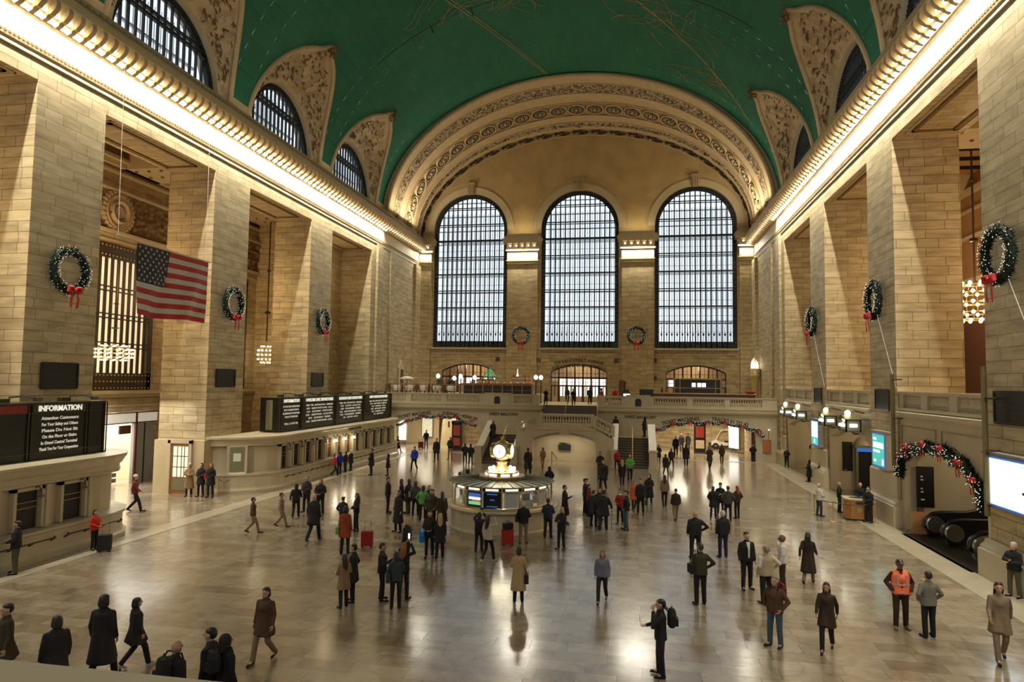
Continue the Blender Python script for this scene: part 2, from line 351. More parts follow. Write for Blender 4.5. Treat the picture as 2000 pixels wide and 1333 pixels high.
# ================================================================ the shell
def strip_wall(mb, P, u0, u1, zb, top, holes, th, du=.3):
    """a wall in (u,z) with openings; P(u,z,w) gives the point, w 0 = room face, th = far face. holes: (uL,uR,zbot,ztopfn)"""
    us = {round(u0, 4), round(u1, 4)}
    n = int((u1-u0)/du)+1
    for i in range(n+1): us.add(round(u0+(u1-u0)*i/n, 4))
    for h in holes:
        us = {u for u in us if not (h[0]-.02 < u < h[1]+.02)}
        k = max(14, int((h[1]-h[0])/.28))
        for i in range(k+1): us.add(round(h[0]+(h[1]-h[0])*(1-cos(pi*i/k))/2, 4))
    us = sorted(us); tf = top if callable(top) else (lambda u: top)
    def quad(a, b, c, d): mb.add([a, b, c, d], [(0, 1, 2, 3)])
    for a, b in zip(us, us[1:]):
        m = (a+b)/2; hs = sorted([h for h in holes if h[0] < m < h[1]], key=lambda h: h[2])
        cur = (zb, zb)
        segs = []
        for h in hs:
            if h[2] > cur[0]: segs.append((cur, (h[2], h[2])))
            quad(P(a, h[2], 0), P(b, h[2], 0), P(b, h[2], th), P(a, h[2], th)) if h[2] > zb+.01 else None
            ta, tb = h[3](a), h[3](b); quad(P(a, ta, 0), P(b, tb, 0), P(b, tb, th), P(a, ta, th)); cur = (ta, tb)
        segs.append((cur, (tf(a), tf(b))))
        for (l, r), (tl, tr) in segs:
            quad(P(a, l, 0), P(b, r, 0), P(b, tr, 0), P(a, tl, 0)); quad(P(a, l, th), P(b, r, th), P(b, tr, th), P(a, tl, th))
    for h in holes:
        for u in (h[0], h[1]): quad(P(u, h[2], 0), P(u, h[3](u), 0), P(u, h[3](u), th), P(u, h[2], th))
    for u in (u0, u1): quad(P(u, zb, 0), P(u, tf(u), 0), P(u, tf(u), th), P(u, zb, th))
    if zb > .5: quad(P(u0, zb, 0), P(u1, zb, 0), P(u1, zb, th), P(u0, zb, th))
def rnd_arch(c, r, zs): return lambda u: zs+sqrt(max(0, r*r-(u-c)**2))
def seg_arch(c, hw, z0, z1):   # segmental: z0 at the jambs, z1 at the crown
    s = z1-z0; R = (hw*hw+s*s)/(2*s); return lambda u: z1-R+sqrt(max(0, R*R-(u-c)**2))
def ell_arch(c, hw, z0, z1): return lambda u: z0+(z1-z0)*sqrt(max(0, 1-((u-c)/hw)**2))

MB().box(-36, 32, -8, 96, -.4, 0).build('floor', FLOOR, kind='structure')
k = 0
for x0, x1, y0, y1 in ((-14.72, -13.75, -6, 60.6), (16.55, 17.75, -6, 60.6), (-13.75, 16.55, 60.0, 60.9)):
    k += 1; MB().box(x0, x1, y0, y1, -.02, .012).build('trim_%d' % k, BORDER, kind='structure')

# ---- side walls: lintel and upper band as the wall, piers, cornice, brackets, bulbs as parts
prof = [(0, 19.42), (.05, 19.42), (.05, 19.52), (.02, 19.56), (.02, 19.62), (.07, 19.68), (.07, 19.78), (.09, 19.88), (.09, 19.98), (.02, 20.02), (.02, 20.92),
        (.16, 20.98), (.24, 21.0), (1.02, 21.72), (1.02, 21.98), (.90, 22.02), (.88, 22.2), (.60, 22.45), (.42, 22.82), (.30, 22.86), (-.5, 22.9), (-.5, 19.42)]
br = MB()      # scroll bracket of the cornice, local: y along the wall, x out from it
for sg in (0,):
    pts = [(.26, 20.98), (.34, 20.90), (.52, 20.98), (.62, 21.10), (.74, 21.12), (.92, 21.30), (1.00, 21.44), (.98, 21.70), (.30, 21.04)]
    br.prism(pts, 'y', -.11, .11)
brm = {}
for s in (-1, 1):
    b2 = MB(); b2.v = [(-s*x, y, z) for x, y, z in br.v]; b2.f = list(br.f); b2.mi = list(br.mi); brm[s] = b2.mesh('bracket', BUFF)
bulbm = MB().ball((0, 0, 0), .10, 8, 5).mesh('bulb', BULB, True)
rose = MB().cbox(0, 0, 0, .05, .34, .3); roseM = rose.mesh('coffer', MARBLE)
for s, nm in ((-1, 'wall_left'), (1, 'wall_right')):
    X = lambda p: s*(W-p)
    m = MB(); m.box(*sorted((s*W, s*(W+REC))), -6, 61.0, LINT, 22.9)
    m.box(*sorted((s*W, s*(W+REC))), 58.49, 74, 0 if s > 0 else 0, LINT)
    m.box(*sorted((s*W, s*(W+.6))), 61, 74, LINT, 22.9)
    wall = m.build(nm, STONE, kind='structure')
    for a, b in PY:
        MB().box(*sorted((s*W, s*(W+REC))), a, b, 0, LINT).build('pier', STONE, wall)
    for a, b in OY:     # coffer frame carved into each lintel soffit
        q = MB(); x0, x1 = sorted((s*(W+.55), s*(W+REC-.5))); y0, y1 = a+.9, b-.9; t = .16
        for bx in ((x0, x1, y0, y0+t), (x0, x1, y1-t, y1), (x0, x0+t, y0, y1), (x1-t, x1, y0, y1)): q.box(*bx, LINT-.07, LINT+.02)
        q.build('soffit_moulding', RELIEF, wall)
        q = MB(); x0 -= .2; x1 += .2; y0 -= .25; y1 += .25; t = .07
        for bx in ((x0, x1, y0, y0+t), (x0, x1, y1-t, y1), (x0, x0+t, y0, y1), (x1-t, x1, y0, y1)): q.box(*bx, LINT-.05, LINT+.02)
        q.build('soffit_fillet', PLAIN, wall)
    MB().prism([(X(p), z) for p, z in prof], 'y', -6, 72.3).build('cornice', PLAIN, wall)
    d = MB()            # dentils under the frieze and leaf moulding on the cyma
    y = 15.0
    while y < 72: d.box(*sorted((X(.06), X(.12))), y, y+.09, 19.79, 19.9); y += .2
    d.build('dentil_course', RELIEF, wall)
    d = MB(); y = 15.0
    while y < 72:
        x_ = X(.66); d.add([(X(.84), y, 22.24), (X(.84), y+.22, 22.24), (X(.62), y+.22, 22.46), (X(.62), y, 22.46), (X(.70), y+.11, 22.22), (X(.60), y+.11, 22.60)],
                           [(0, 1, 4), (1, 2, 5), (2, 3, 5), (3, 0, 4), (0, 5, 3), (1, 5, 4), (0, 4, 5)]); y += .36
    d.build('leaf_moulding', RELIEFL, wall)
    y = 14.6; i = 0
    while y < 72:
        o = bpy.data.objects.new('bracket', brm[s]); COL.objects.link(o); o.parent = wall; o.location = (s*W, y, 0)
        o = bpy.data.objects.new('bulb', bulbm); COL.objects.link(o); o.parent = wall; o.location = (X(.66), y+.31, 21.22)
        y += .62
    # pilaster strip that closes the arcade, and base courses
    for a, b, t in ((59.6, 60.9, .22), (63.2, 64.3, .16), (70.6, 72.6, .3)):
        MB().box(*sorted((X(t), s*(W+.1))), a, b, 0, 19.42).build('pilaster', STONE, wall)
    for a, b in PY+[(58.49, 60.95)]:
        if s < 0 and b < 30: continue
        base = MB()
        base.box(*sorted((X(.34), X(-.2))), a-.22, b+.22, 0, .95)
        base.prism([(X(.34), .95), (X(.28), 1.0), (X(.28), 1.06), (X(.16), 1.16), (X(.10), 1.3), (X(-.1), 1.3), (X(-.1), .95)], 'y', a-.18, b+.18)
        base.build('pier_plinth', MARBLE, wall)
        if s > 0 and b > 30:
            MB().prism([(X(.10), 1.3), (X(.10), 2.35), (X(.02), 2.45), (X(-.05), 2.45), (X(-.05), 1.3)], 'y', a-.06, b+.06).build('pier_dado', MARBLE, wall)
        if s < 0:
            MB().box(*sorted((X(.2), s*(W+REC))), a-.3, b+.1, 0, 3.0).build('pier_dado', PLAIN, wall)

# ---- vault with lunette cut-outs
LUN = (31.4, 43.27, 55.15); LH = 4.95
def lun_z(dy):
    q = 1-(dy/LH)**2
    return 23.1+6.55*sqrt(max(0, q))+.45*max(0, 1-abs(dy)/.9)
def vpt(th, y, e=0): return ((VA-e)*cos(th), y, VZ+(VB-e)*sin(th))
def zth(z): return math.asin((z-VZ)/VB)
TH0 = zth(22.85)
cols = []
y = -7.0
edges = []
for c in LUN: edges += [c-LH, c+LH]
segs = [-7.0]+edges+[62.0]
for i in range(0, len(segs)-1):
    a, b = segs[i], segs[i+1]; inl = i % 2 == 1
    n = 30 if inl else max(2, int((b-a)/1.2))
    for j in range(n+1):
        yy = a+(b-a)*j/n if not inl else (a+b)/2-LH*cos(pi*j/n)
        cols.append((yy, zth(lun_z(yy-(a+b)/2)) if inl else TH0, i))
m = MB(); NR = 44
for (ya, ta, ia), (yb, tb, ib) in zip(cols, cols[1:]):
    if ia != ib: continue
    for k in range(NR):
        f0, f1 = k/NR, (k+1)/NR
        m.add([vpt(ta+(pi-2*ta)*f0, ya), vpt(tb+(pi-2*tb)*f0, yb), vpt(tb+(pi-2*tb)*f1, yb), vpt(ta+(pi-2*ta)*f1, ya)], [(0, 1, 2, 3)])
bm_ = m
ceiling = m.build('ceiling', CEIL, smooth=True, kind='structure')
# stone border at the foot of the vault and round each lunette
for s in (-1, 1):
    for i in range(0, len(segs)-1, 2):
        a, b = segs[i]+.0, segs[i+1]
        q = MB(); ths = [zth(22.6), zth(23.2), zth(23.75)]
        for t0, t1 in zip(ths, ths[1:]):
            P0 = vpt(t0, 0, .06); P1 = vpt(t1, 0, .06)
            q.add([(s*P0[0], a, P0[2]), (s*P0[0], b, P0[2]), (s*P1[0], b, P1[2]), (s*P1[0], a, P1[2])], [(0, 1, 2, 3)])
        P1 = vpt(ths[-1], 0, .06); P2 = vpt(ths[-1], 0, -.1)
        q.add([(s*P1[0], a, P1[2]), (s*P1[0], b, P1[2]), (s*P2[0], b, P2[2]), (s*P2[0], a, P2[2])], [(0, 1, 2, 3)])
        q.build('springing_band', BUFF, ceiling)
wn = 0
def arch_ring(mb, axis_pts, r0, r1, x0, x1, c, zc, n=36, a0=0, a1=pi):
    """flat half ring between radii r0,r1 in the y-z plane, thickness x0..x1"""
    for i in range(n):
        t0 = a0+(a1-a0)*i/n; t1 = a0+(a1-a0)*(i+1)/n
        P = lambda r, t, x: (x, c+r*cos(t), zc+r*sin(t))
        vs = [P(r0, t0, x0), P(r1, t0, x0), P(r1, t1, x0), P(r0, t1, x0), P(r0, t0, x1), P(r1, t0, x1), P(r1, t1, x1), P(r0, t1, x1)]
        mb.add(vs, [(0, 1, 2, 3), (4, 7, 6, 5), (0, 4, 5, 1), (1, 5, 6, 2), (2, 6, 7, 3), (3, 7, 4, 0)])
for s in (-1, 1):
    for c in LUN:
        xw = s*(W+.75); zc = 23.1; Ri = 4.25
        def sf(u, v, amp=1):
            t = pi*v; yo = c+LH*cos(t); zo = lun_z(LH*cos(t)); th = zth(zo); xo = s*VA*cos(th)
            yi = c+Ri*cos(t); zi = zc+Ri*sin(t)
            e = u*(1-u)*1.5
            x = xw*(1-u)+xo*u+s*e*.35; z = zi*(1-u)+zo*u+e*.35*sin(t); yy = yi*(1-u)+yo*u
            if amp and .07 < u < .9:
                w = min(1, (u-.07)/.1, (.9-u)/.1); nn = noise.noise(Vector((yy*1.6, z*1.6, s*3)))+.6*noise.noise(Vector((yy*4, z*4, 9.)))
                x -= s*max(0, nn)*.34*w; z -= max(0, nn)*.16*w
            return (x, yy, z)
        lt = MB().grid(lambda u, v: sf(u, v, 0), 10, 40).build('trim_lunette', BUFF, smooth=True, kind='structure')
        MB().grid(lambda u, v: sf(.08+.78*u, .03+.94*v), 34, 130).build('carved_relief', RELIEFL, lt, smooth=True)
        q = MB(); rnd = random.Random(int(c)+s)
        for _ in range(150):       # undercut leaves and branches of the carving
            u = .14+.7*rnd.random(); v = .06+.88*rnd.random(); a = Vector(sf(u, v)); a.x -= s*.05
            for _k in range(4):
                dv = Vector((rnd.uniform(-.08, .08), rnd.uniform(-.3, .3), rnd.uniform(-.3, .3))); q.tube(a, a+dv, .05, .015, 4, False)
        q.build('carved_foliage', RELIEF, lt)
        o = MB().path([vpt(zth(lun_z(LH*cos(pi*i/40))), c+LH*cos(pi*i/40), .02) if s > 0 else (-vpt(zth(lun_z(LH*cos(pi*i/40))), 0, .02)[0], c+LH*cos(pi*i/40), vpt(zth(lun_z(LH*cos(pi*i/40))), 0, .02)[2]) for i in range(41)], .17, 6).build('rim_moulding', BUFF, lt, smooth=True)
        q = MB(); tip = Vector((s*VA*cos(zth(lun_z(0))), c, lun_z(0)))
        for _ in range(40):
            p = tip+Vector((-s*rnd.uniform(-.2, .3), rnd.uniform(-.35, .35), rnd.uniform(-.7, .35))); q.ball(p, rnd.uniform(.05, .13), 5, 4)
        q.build('tip_ornament', RELIEF, lt)
        q = MB(); arch_ring(q, None, Ri-.05, Ri+.32, xw-s*.12, xw+s*1.0, c, zc); q.build('reveal_moulding', MARBLE, lt)
        wn += 1
        win = empty('window_%d' % wn, (0, 0, 0), kind='structure')
        q = MB(); arch_ring(q, None, Ri-.48, Ri-.05, xw+s*.2, xw+s*.45, c, zc)
        for i in range(60):
            t = pi*(i+.5)/60; q.ball((xw+s*.18, c+(Ri-.27)*cos(t), zc+(Ri-.27)*sin(t)), .09, 5, 3)
        q.build('arch_frame', IRON, win)
        q = MB()
        for i in range(-7, 8):
            yy = c+i*.53; h = sqrt(max(0, (Ri-.4)**2-(yy-c)**2)); q.cbox(xw+s*.35, yy, zc-.8+(h+.8)/2, .14, .085, h+.8)
        q.box(*sorted((xw+s*.2, xw+s*.42)), c-Ri+.6, c+Ri-.6, zc+2.25, zc+2.42); q.box(*sorted((xw+s*.2, xw+s*.42)), c-Ri+.6, c+Ri-.6, zc+2.6, zc+2.72)
        q.build('bars', IRON, win)
        q = MB(); q.add([(xw+s*.55, c+(Ri-.2)*cos(pi*i/30), zc+(Ri-.2)*sin(pi*i/30)) for i in range(31)]+[(xw+s*.55, c-(Ri-.2), zc-1), (xw+s*.55, c+(Ri-.2), zc-1)], [tuple(range(33))])
        q.build('glazing', GLASS, win)
        q = MB()
        for i in range(-7, 8): q.cbox(xw+s*1.6, c+i*.53+.2, zc+1.5, .06, .03, 5)
        q.box(*sorted((xw+s*1.5, xw+s*1.7)), c-4.2, c+4.2, zc+2, zc+2.1)
        q.build('outer_bars', GREY, win)
# ---- gold constellation figures and stars painted on the vault
def vproj(x, y, e=.03):
    z = VZ+VB*sqrt(max(0, 1-(x/VA)**2)); n = Vector((x/VA**2, 0, (z-VZ)/VB**2)).normalized(); return Vector((x, y, z))-n*e
def fig(strokes, name, r=.02):
    q = MB()
    for st in strokes:
        pts = []
        for (x0, y0), (x1, y1) in zip(st, st[1:]):
            n = max(1, int(math.hypot(x1-x0, y1-y0)/.35))
            for i in range(n): pts.append((x0+(x1-x0)*i/n, y0+(y1-y0)*i/n))
        pts.append(st[-1]); q.path([vproj(*p) for p in pts], r, 4)
    return q.build(name, GOLD, ceiling)
def smooth(pts, k=2):
    for _ in range(k):
        o = [pts[0]]
        for a, b in zip(pts, pts[1:]): o += [(a[0]*.75+b[0]*.25, a[1]*.75+b[1]*.25), (a[0]*.25+b[0]*.75, a[1]*.25+b[1]*.75)]
        pts = o+[pts[-1]]
    return pts
rg = random.Random(5)
def squig(cx, cy, w, h, n, rr):   # loose drapery lines inside a figure
    out = []
    for i in range(n):
        x = cx+rr.uniform(-w, w); y = cy+rr.uniform(-h, h); a = rr.uniform(0, 6.28); st = [(x, y)]
        for k in range(5): a += rr.uniform(-.7, .7); x += .45*cos(a); y += .45*sin(a); st.append((x, y))
        out.append(smooth(st, 2))
    return out
# a striding figure seen from below, its foot to the left
A = [[(-11.3, 46.9), (-11.0, 47.6), (-10.4, 47.3), (-9.9, 46.4), (-9.3, 46.0), (-8.6, 45.2), (-7.6, 44.6), (-6.2, 44.8), (-5.0, 45.4), (-3.8, 45.6), (-2.6, 46.0)],
     [(-11.3, 46.9), (-10.6, 46.8), (-10.0, 45.9), (-9.2, 45.2), (-8.4, 44.3), (-7.2, 43.6), (-5.6, 43.4)],
     [(-9.2, 48.6), (-8.2, 48.2), (-7.2, 47.5), (-6.2, 47.3), (-5.2, 47.8), (-4.4, 48.6)], [(-9.2, 48.6), (-8.4, 47.8), (-7.2, 47.0), (-6.0, 46.7)]]
fig([smooth(a) for a in A]+squig(-5.2, 46.2, 2.6, 1.9, 12, rg)+squig(-3.2, 47.8, 1.5, .8, 9, rg)+[smooth([(-2.6, 46), (-2.2, 48), (-1.6, 50.2), (-2.4, 50.8), (-3.4, 49.6)])], 'constellation_drawing')
B = [[(3.2, 49), (4, 51.2), (5.2, 52.2), (6.4, 51.8), (7.4, 52.6), (8.6, 53.2), (10, 53.8), (11.2, 53.6), (12, 54.6), (12.3, 56)], [(3.2, 49), (4.6, 48.6), (6, 49.2), (7.4, 49), (8.8, 50), (10.2, 50.6), (11.4, 52), (12.4, 53.8)],
     [(7.2, 53.6), (7.8, 55), (8.8, 55.8), (9.6, 55.2)], [(9.6, 50), (10, 48.6), (11, 48.2)]]
fig([smooth(a) for a in B]+squig(7.6, 51.2, 3.4, 1.7, 20, rg), 'constellation_drawing')
Cc = [[(8.6, 58.2), (9.8, 57.4), (11, 57.6), (12.2, 57.2), (13.2, 57.6), (14.4, 58.2), (15, 59.4)], [(8.6, 58.6), (9.8, 59.2), (11, 58.8), (12.2, 59.4), (13.4, 59.6), (14.6, 60.4)]]
fig([smooth(a) for a in Cc]+squig(11.6, 58.3, 2.4, .8, 13, rg), 'constellation_drawing')
fig([[(-8.6, 44.0), (-2.4, 61.6)], [(-8.4, 43.8), (-2.2, 61.6)]], 'ecliptic_band', .035); fig([[(3, 46), (15.6, 60)]], 'ecliptic_band', .05)
q = MB()
for i in range(330):
    x = rg.uniform(-16.6, 16.6); y = rg.uniform(27, 61.5); r = rg.choice((.025, .035, .035, .05, .10 if i % 9 == 0 else .04)); q.ball(vproj(x, y, .02), r, 5, 3)
q.build('painted_stars', GOLD, ceiling, kind='stuff')
q = MB(); q.path([vproj(-14+28*i/40, 48.2-.03*i, .25) for i in range(41)], .022, 5)
for x in (-9.6, -6.4, .4): q.tube(vproj(x, 47.6, .25), vproj(x, 47.6, 1.1), .03, .05, 5)
q.build('catenary_wire', BLACK, ceiling)

# ---- the great west arch: stepped elliptical soffit with mouldings
def band(name, s0, s1, mat, e0=0, e1=0, parent=None, n=72, r0=0, disp=0):
    """s: 0 = front edge at the vault, 1 = at the tympanum"""
    def P(sv, t, e): 
        a = 17.95+(17.75-17.95)*sv-e; b = 13.02+(11.30-13.02)*sv-e; y = 62+10.68*sv
        return (a*cos(t), y, VZ+b*sin(t))
    mm = MB(); nv = 1 if not disp else 5
    t0, t1 = .02, pi-.02
    nn = n if not disp else 240
    def fn(u, v):
        t = t0+(t1-t0)*u; sv = s0+(s1-s0)*v; e = e0+(e1-e0)*v
        if disp and 0 < v < 1: e += disp*max(0, noise.noise(Vector((t*55, sv*90, 0))))
        return P(sv, t, e)
    mm.grid(fn, nn, nv)
    if disp == 0:
        pass
    return mm.build(name, mat, parent, smooth=bool(disp)), P
arch, AP = band('trim_west_arch', 0, 1, TYMP, -.02, -.02); arch['kind'] = 'structure'
q = MB(); nn = 80    # front fascia and roll
for i in range(nn):
    t0, t1 = pi*i/nn, pi*(i+1)/nn
    f = lambda r, rb, t, y: (r*cos(t), y, VZ+rb*sin(t))
    q.add([f(18.6, 13.4, t0, 61.85), f(17.93, 13.0, t0, 61.85), f(17.93, 13.0, t1, 61.85), f(18.6, 13.4, t1, 61.85)], [(0, 1, 2, 3)])
q.path([(18.02*cos(pi*i/nn), 61.9, VZ+13.08*sin(pi*i/nn)) for i in range(nn+1)], .22, 6)
q.build('front_roll', BUFF, arch, smooth=True)
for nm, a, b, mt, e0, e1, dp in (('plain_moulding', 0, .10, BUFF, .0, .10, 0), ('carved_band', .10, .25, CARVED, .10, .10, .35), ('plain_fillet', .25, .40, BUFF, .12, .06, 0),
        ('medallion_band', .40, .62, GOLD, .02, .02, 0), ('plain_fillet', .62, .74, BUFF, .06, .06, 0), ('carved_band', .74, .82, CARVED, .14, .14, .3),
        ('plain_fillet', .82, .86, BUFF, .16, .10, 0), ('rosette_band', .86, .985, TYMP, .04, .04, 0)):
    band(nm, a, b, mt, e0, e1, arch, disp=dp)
q = MB()
for sv in (.10, .25, .40, .62, .74, .82, .86, .985): q.path([AP(sv, .02+(pi-.04)*i/80, .12) for i in range(81)], .07, 5)
q.build('roll_mouldings', BUFF, arch, smooth=True)
def frame_at(sv, t):
    p = Vector(AP(sv, t, .1)); a = Vector(AP(sv+.01, t, .1)); b = Vector(AP(sv, t+.01, .1))
    x = (b-p).normalized(); y = (a-p).normalized(); z = x.cross(y).normalized()
    return Matrix(((x.x, y.x, z.x, p.x), (x.y, y.y, z.y, p.y), (x.z, y.z, z.z, p.z), (0, 0, 0, 1)))
q = MB(); q.cur = 0; q.lathe((0, 0, -.05), [(.0001, .1), (.78, .1), (.82, .0)], 20)
q.cur = 1; q.lathe((0, 0, 0), [(.78, -.06), (.78, .10), (.86, .14), (.92, .08), (.92, -.06)], 24)
for i in range(14):
    a = 2*pi*i/14; q.tube((.28*cos(a), .28*sin(a), .08), (.62*cos(a), .62*sin(a), .08), .025, .05, 5)
q.ball((0, 0, .08), .17, 8, 5)
MEDM = q.mesh('medallion', [DISC, BUFF])
q = MB(); rr = random.Random(3)
for i in range(46):
    a = rr.uniform(0, 6.28); d = rr.uniform(.1, .62); q.tube((d*cos(a)*1.25, d*sin(a)*.7, .04), ((d+.25)*cos(a+.3)*1.25, (d+.2)*sin(a+.3)*.7, .1), .06, .02, 5)
ROSM = q.mesh('rosette', DISC)
q = MB()
for i in range(40):
    x = rr.uniform(-.7, .7); y = rr.uniform(-.55, .55)*abs(x)/.7; q.tube((x, y, .0), (x+rr.uniform(-.2, .2), y+rr.uniform(-.2, .2), .06), .035, .015, 4)
SCRM = q.mesh('scroll_ornament', RELIEF)
NM = 25
def ell_ts(n, a, b):    # equal arc-length angles
    ts = [pi*i/2000 for i in range(2001)]; ln = [0]
    for u, v in zip(ts, ts[1:]): ln.append(ln[-1]+math.hypot(a*(cos(u)-cos(v)), b*(sin(u)-sin(v))))
    out = []; j = 0
    for k in range(n):
        tgt = ln[-1]*(k+.5)/n
        while ln[j] < tgt: j += 1
        out.append(ts[j])
    return out
for t in ell_ts(NM, 17.9, 12.2):
    for mesh, sv, dt in ((MEDM, .51, 0),): 
        o = bpy.data.objects.new('medallion', mesh); COL.objects.link(o); o.parent = arch; o.matrix_local = frame_at(sv, t)@Matrix.Scale(-1, 4, (0, 0, 1)) if False else frame_at(sv, t)
for t in ell_ts(NM-1, 17.9, 12.2):
    o = bpy.data.objects.new('scroll_ornament', SCRM); COL.objects.link(o); o.parent = arch; o.matrix_local = frame_at(.51, t)
for t in ell_ts(23, 17.8, 11.5):
    o = bpy.data.objects.new('rosette', ROSM); COL.objects.link(o); o.parent = arch; o.matrix_local = frame_at(.925, t)
for i in range(2):
    for t in ell_ts(64, 17.9, 12.6):
        pass

# ---- west wall with three windows and three doorways
WC = (-12.22, 0, 12.22); WR = 4.2; WZS = 23.42; WZB = 10.32
holes = [(c-WR, c+WR, WZB, rnd_arch(c, WR, WZS)) for c in WC]
holes += [(c-3.05, c+3.05, 4.5, seg_arch(c, 3.05, 7.75, 8.55)) for c in WC]
m = MB(); strip_wall(m, lambda u, z, w: (u, D+w, z), -18.7, 18.7, 0, lambda u: VZ+11.9*sqrt(max(0.0, 1-(u/18.75)**2)) if abs(u) < 18.7 else 23.5, holes, .9)
wallw = m.build('wall_west', STONEB, kind='structure')
m = MB()       # smooth tympanum skin round the arches
strip_wall(m, lambda u, z, w: (u, D-.05+w, z), -17.6, 17.6, 22.9, lambda u: VZ+11.6*sqrt(max(0, 1-(u/18.2)**2)), [(c-WR-.0, c+WR+.0, 22.9, rnd_arch(c, WR, WZS)) for c in WC], .04)
m.build('tympanum', TYMP, wallw)
for c in WC:
    q = MB()
    for r0, r1, t in ((WR, WR+.62, .16), (WR+.62, WR+.72, .22), (WR+1.15, WR+1.2, .08)):
        for i in range(40):
            t0, t1 = pi*i/40, pi*(i+1)/40; P = lambda r, tt, y: (c+r*cos(tt), y, WZS+r*sin(tt))
            vs = [P(r0, t0, D-t), P(r1, t0, D-t), P(r1, t1, D-t), P(r0, t1, D-t), P(r0, t0, D), P(r1, t0, D), P(r1, t1, D), P(r0, t1, D)]
            q.add(vs, [(0, 1, 2, 3), (0, 4, 5, 1), (1, 5, 6, 2), (2, 6, 7, 3), (3, 7, 4, 0)])
    q.build('archivolt', PLAIN, wallw)
    q = MB(); q.prism([(c-.32, WZS+WR-.1), (c+.32, WZS+WR-.1), (c+.42, WZS+WR+.95), (c-.42, WZS+WR+.95)], 'y', D-.5, D)
    q.box(c-.5, c+.5, D-.6, D, WZS+WR+.95, WZS+WR+1.15)
    for k in (-.2, 0, .2): q.tube((c+k, D-.52, WZS+WR), (c+k*1.3, D-.52, WZS+WR+.9), .07, .07, 6)
    q.build('keystone', RELIEFL, wallw)
    q = MB(); q.box(c-WR-.1, c+WR+.1, D-.28, D+.1, 10.12, 10.32); q.box(c-WR, c+WR, D-.2, D, 9.62, 9.72); q.build('window_sill', PLAIN, wallw)
    q = MB(); x = c-WR
    while x < c+WR-.2:
        q.tube((x+.1, D-.1, 9.8), (x+.26, D-.12, 10.05), .07, .05, 5); q.ball((x+.3, D-.1, 9.84), .06, 5, 3); x += .33
    q.build('carved_sill_frieze', RELIEFL, wallw)
for a, b in ((-7.9, -4.55), (4.55, 7.9), (-18.0, -16.62), (16.62, 18.0)):
    pl = MB().box(a, b, D-.42, D+.02, 4.0, 19.6).build('pilaster', STONEB, wallw)
    q = MB()
    for e, z0, z1 in ((.0, 19.6, 20.0), (.08, 19.55, 19.62), (.12, 19.82, 19.95), (.02, 20.0, 20.95), (.18, 20.95, 21.1), (.42, 21.75, 22.1), (.52, 22.1, 22.3), (.36, 22.3, 22.55), (.1, 22.55, 22.9)):
        q.box(a-e, b+e, D-.42-e-.02, D, z0, z1)
    q.build('capital', PLAIN, pl)
    n = max(2, int(round((b-a)/.62)))
    for i in range(n+1):
        x = a+(b-a)*i/n; q = MB(); q.prism([(D-.44, 21.1), (D-.55, 21.1), (D-.72, 21.3), (D-.84, 21.5), (D-.84, 21.75), (D-.44, 21.75)], 'x', x-.1, x+.1); q.build('bracket', BUFF, pl)
        if i < n: o = bpy.data.objects.new('bulb', bulbm); COL.objects.link(o); o.parent = pl; o.location = (x+(b-a)/n/2, D-.66, 21.5)
# small black loudspeakers on the west wall
SPK = []
for x, z in ((-8.9, 9.0), (-4.35, 8.95), (4.0, 8.95), (8.0, 9.0), (8.0, 7.15)):
    t = MB().cbox(0, 0, 0, .42, .2, .42).build('loudspeaker', BLACK, loc=(x, D-.1 if abs(x) > 7.95 or abs(x) < 4.5 else D-.1, z)); SPK.append(t)
    MB().cbox(0, -.11, 0, .34, .02, .34).build('grille', DARKTRIM, t)
for t, l in zip(SPK, ('small black wall loudspeaker beside the left doorway arch, under the left window', 'small black wall loudspeaker at the left shoulder of the middle doorway arch', 'small black wall loudspeaker at the right shoulder of the middle doorway arch',
        'small black wall loudspeaker above its twin, between the right wreath pilaster and the right doorway', 'small black wall loudspeaker below its twin, beside the right doorway arch')): tag(t, l, 'loudspeaker', 'loudspeakers on the west wall')
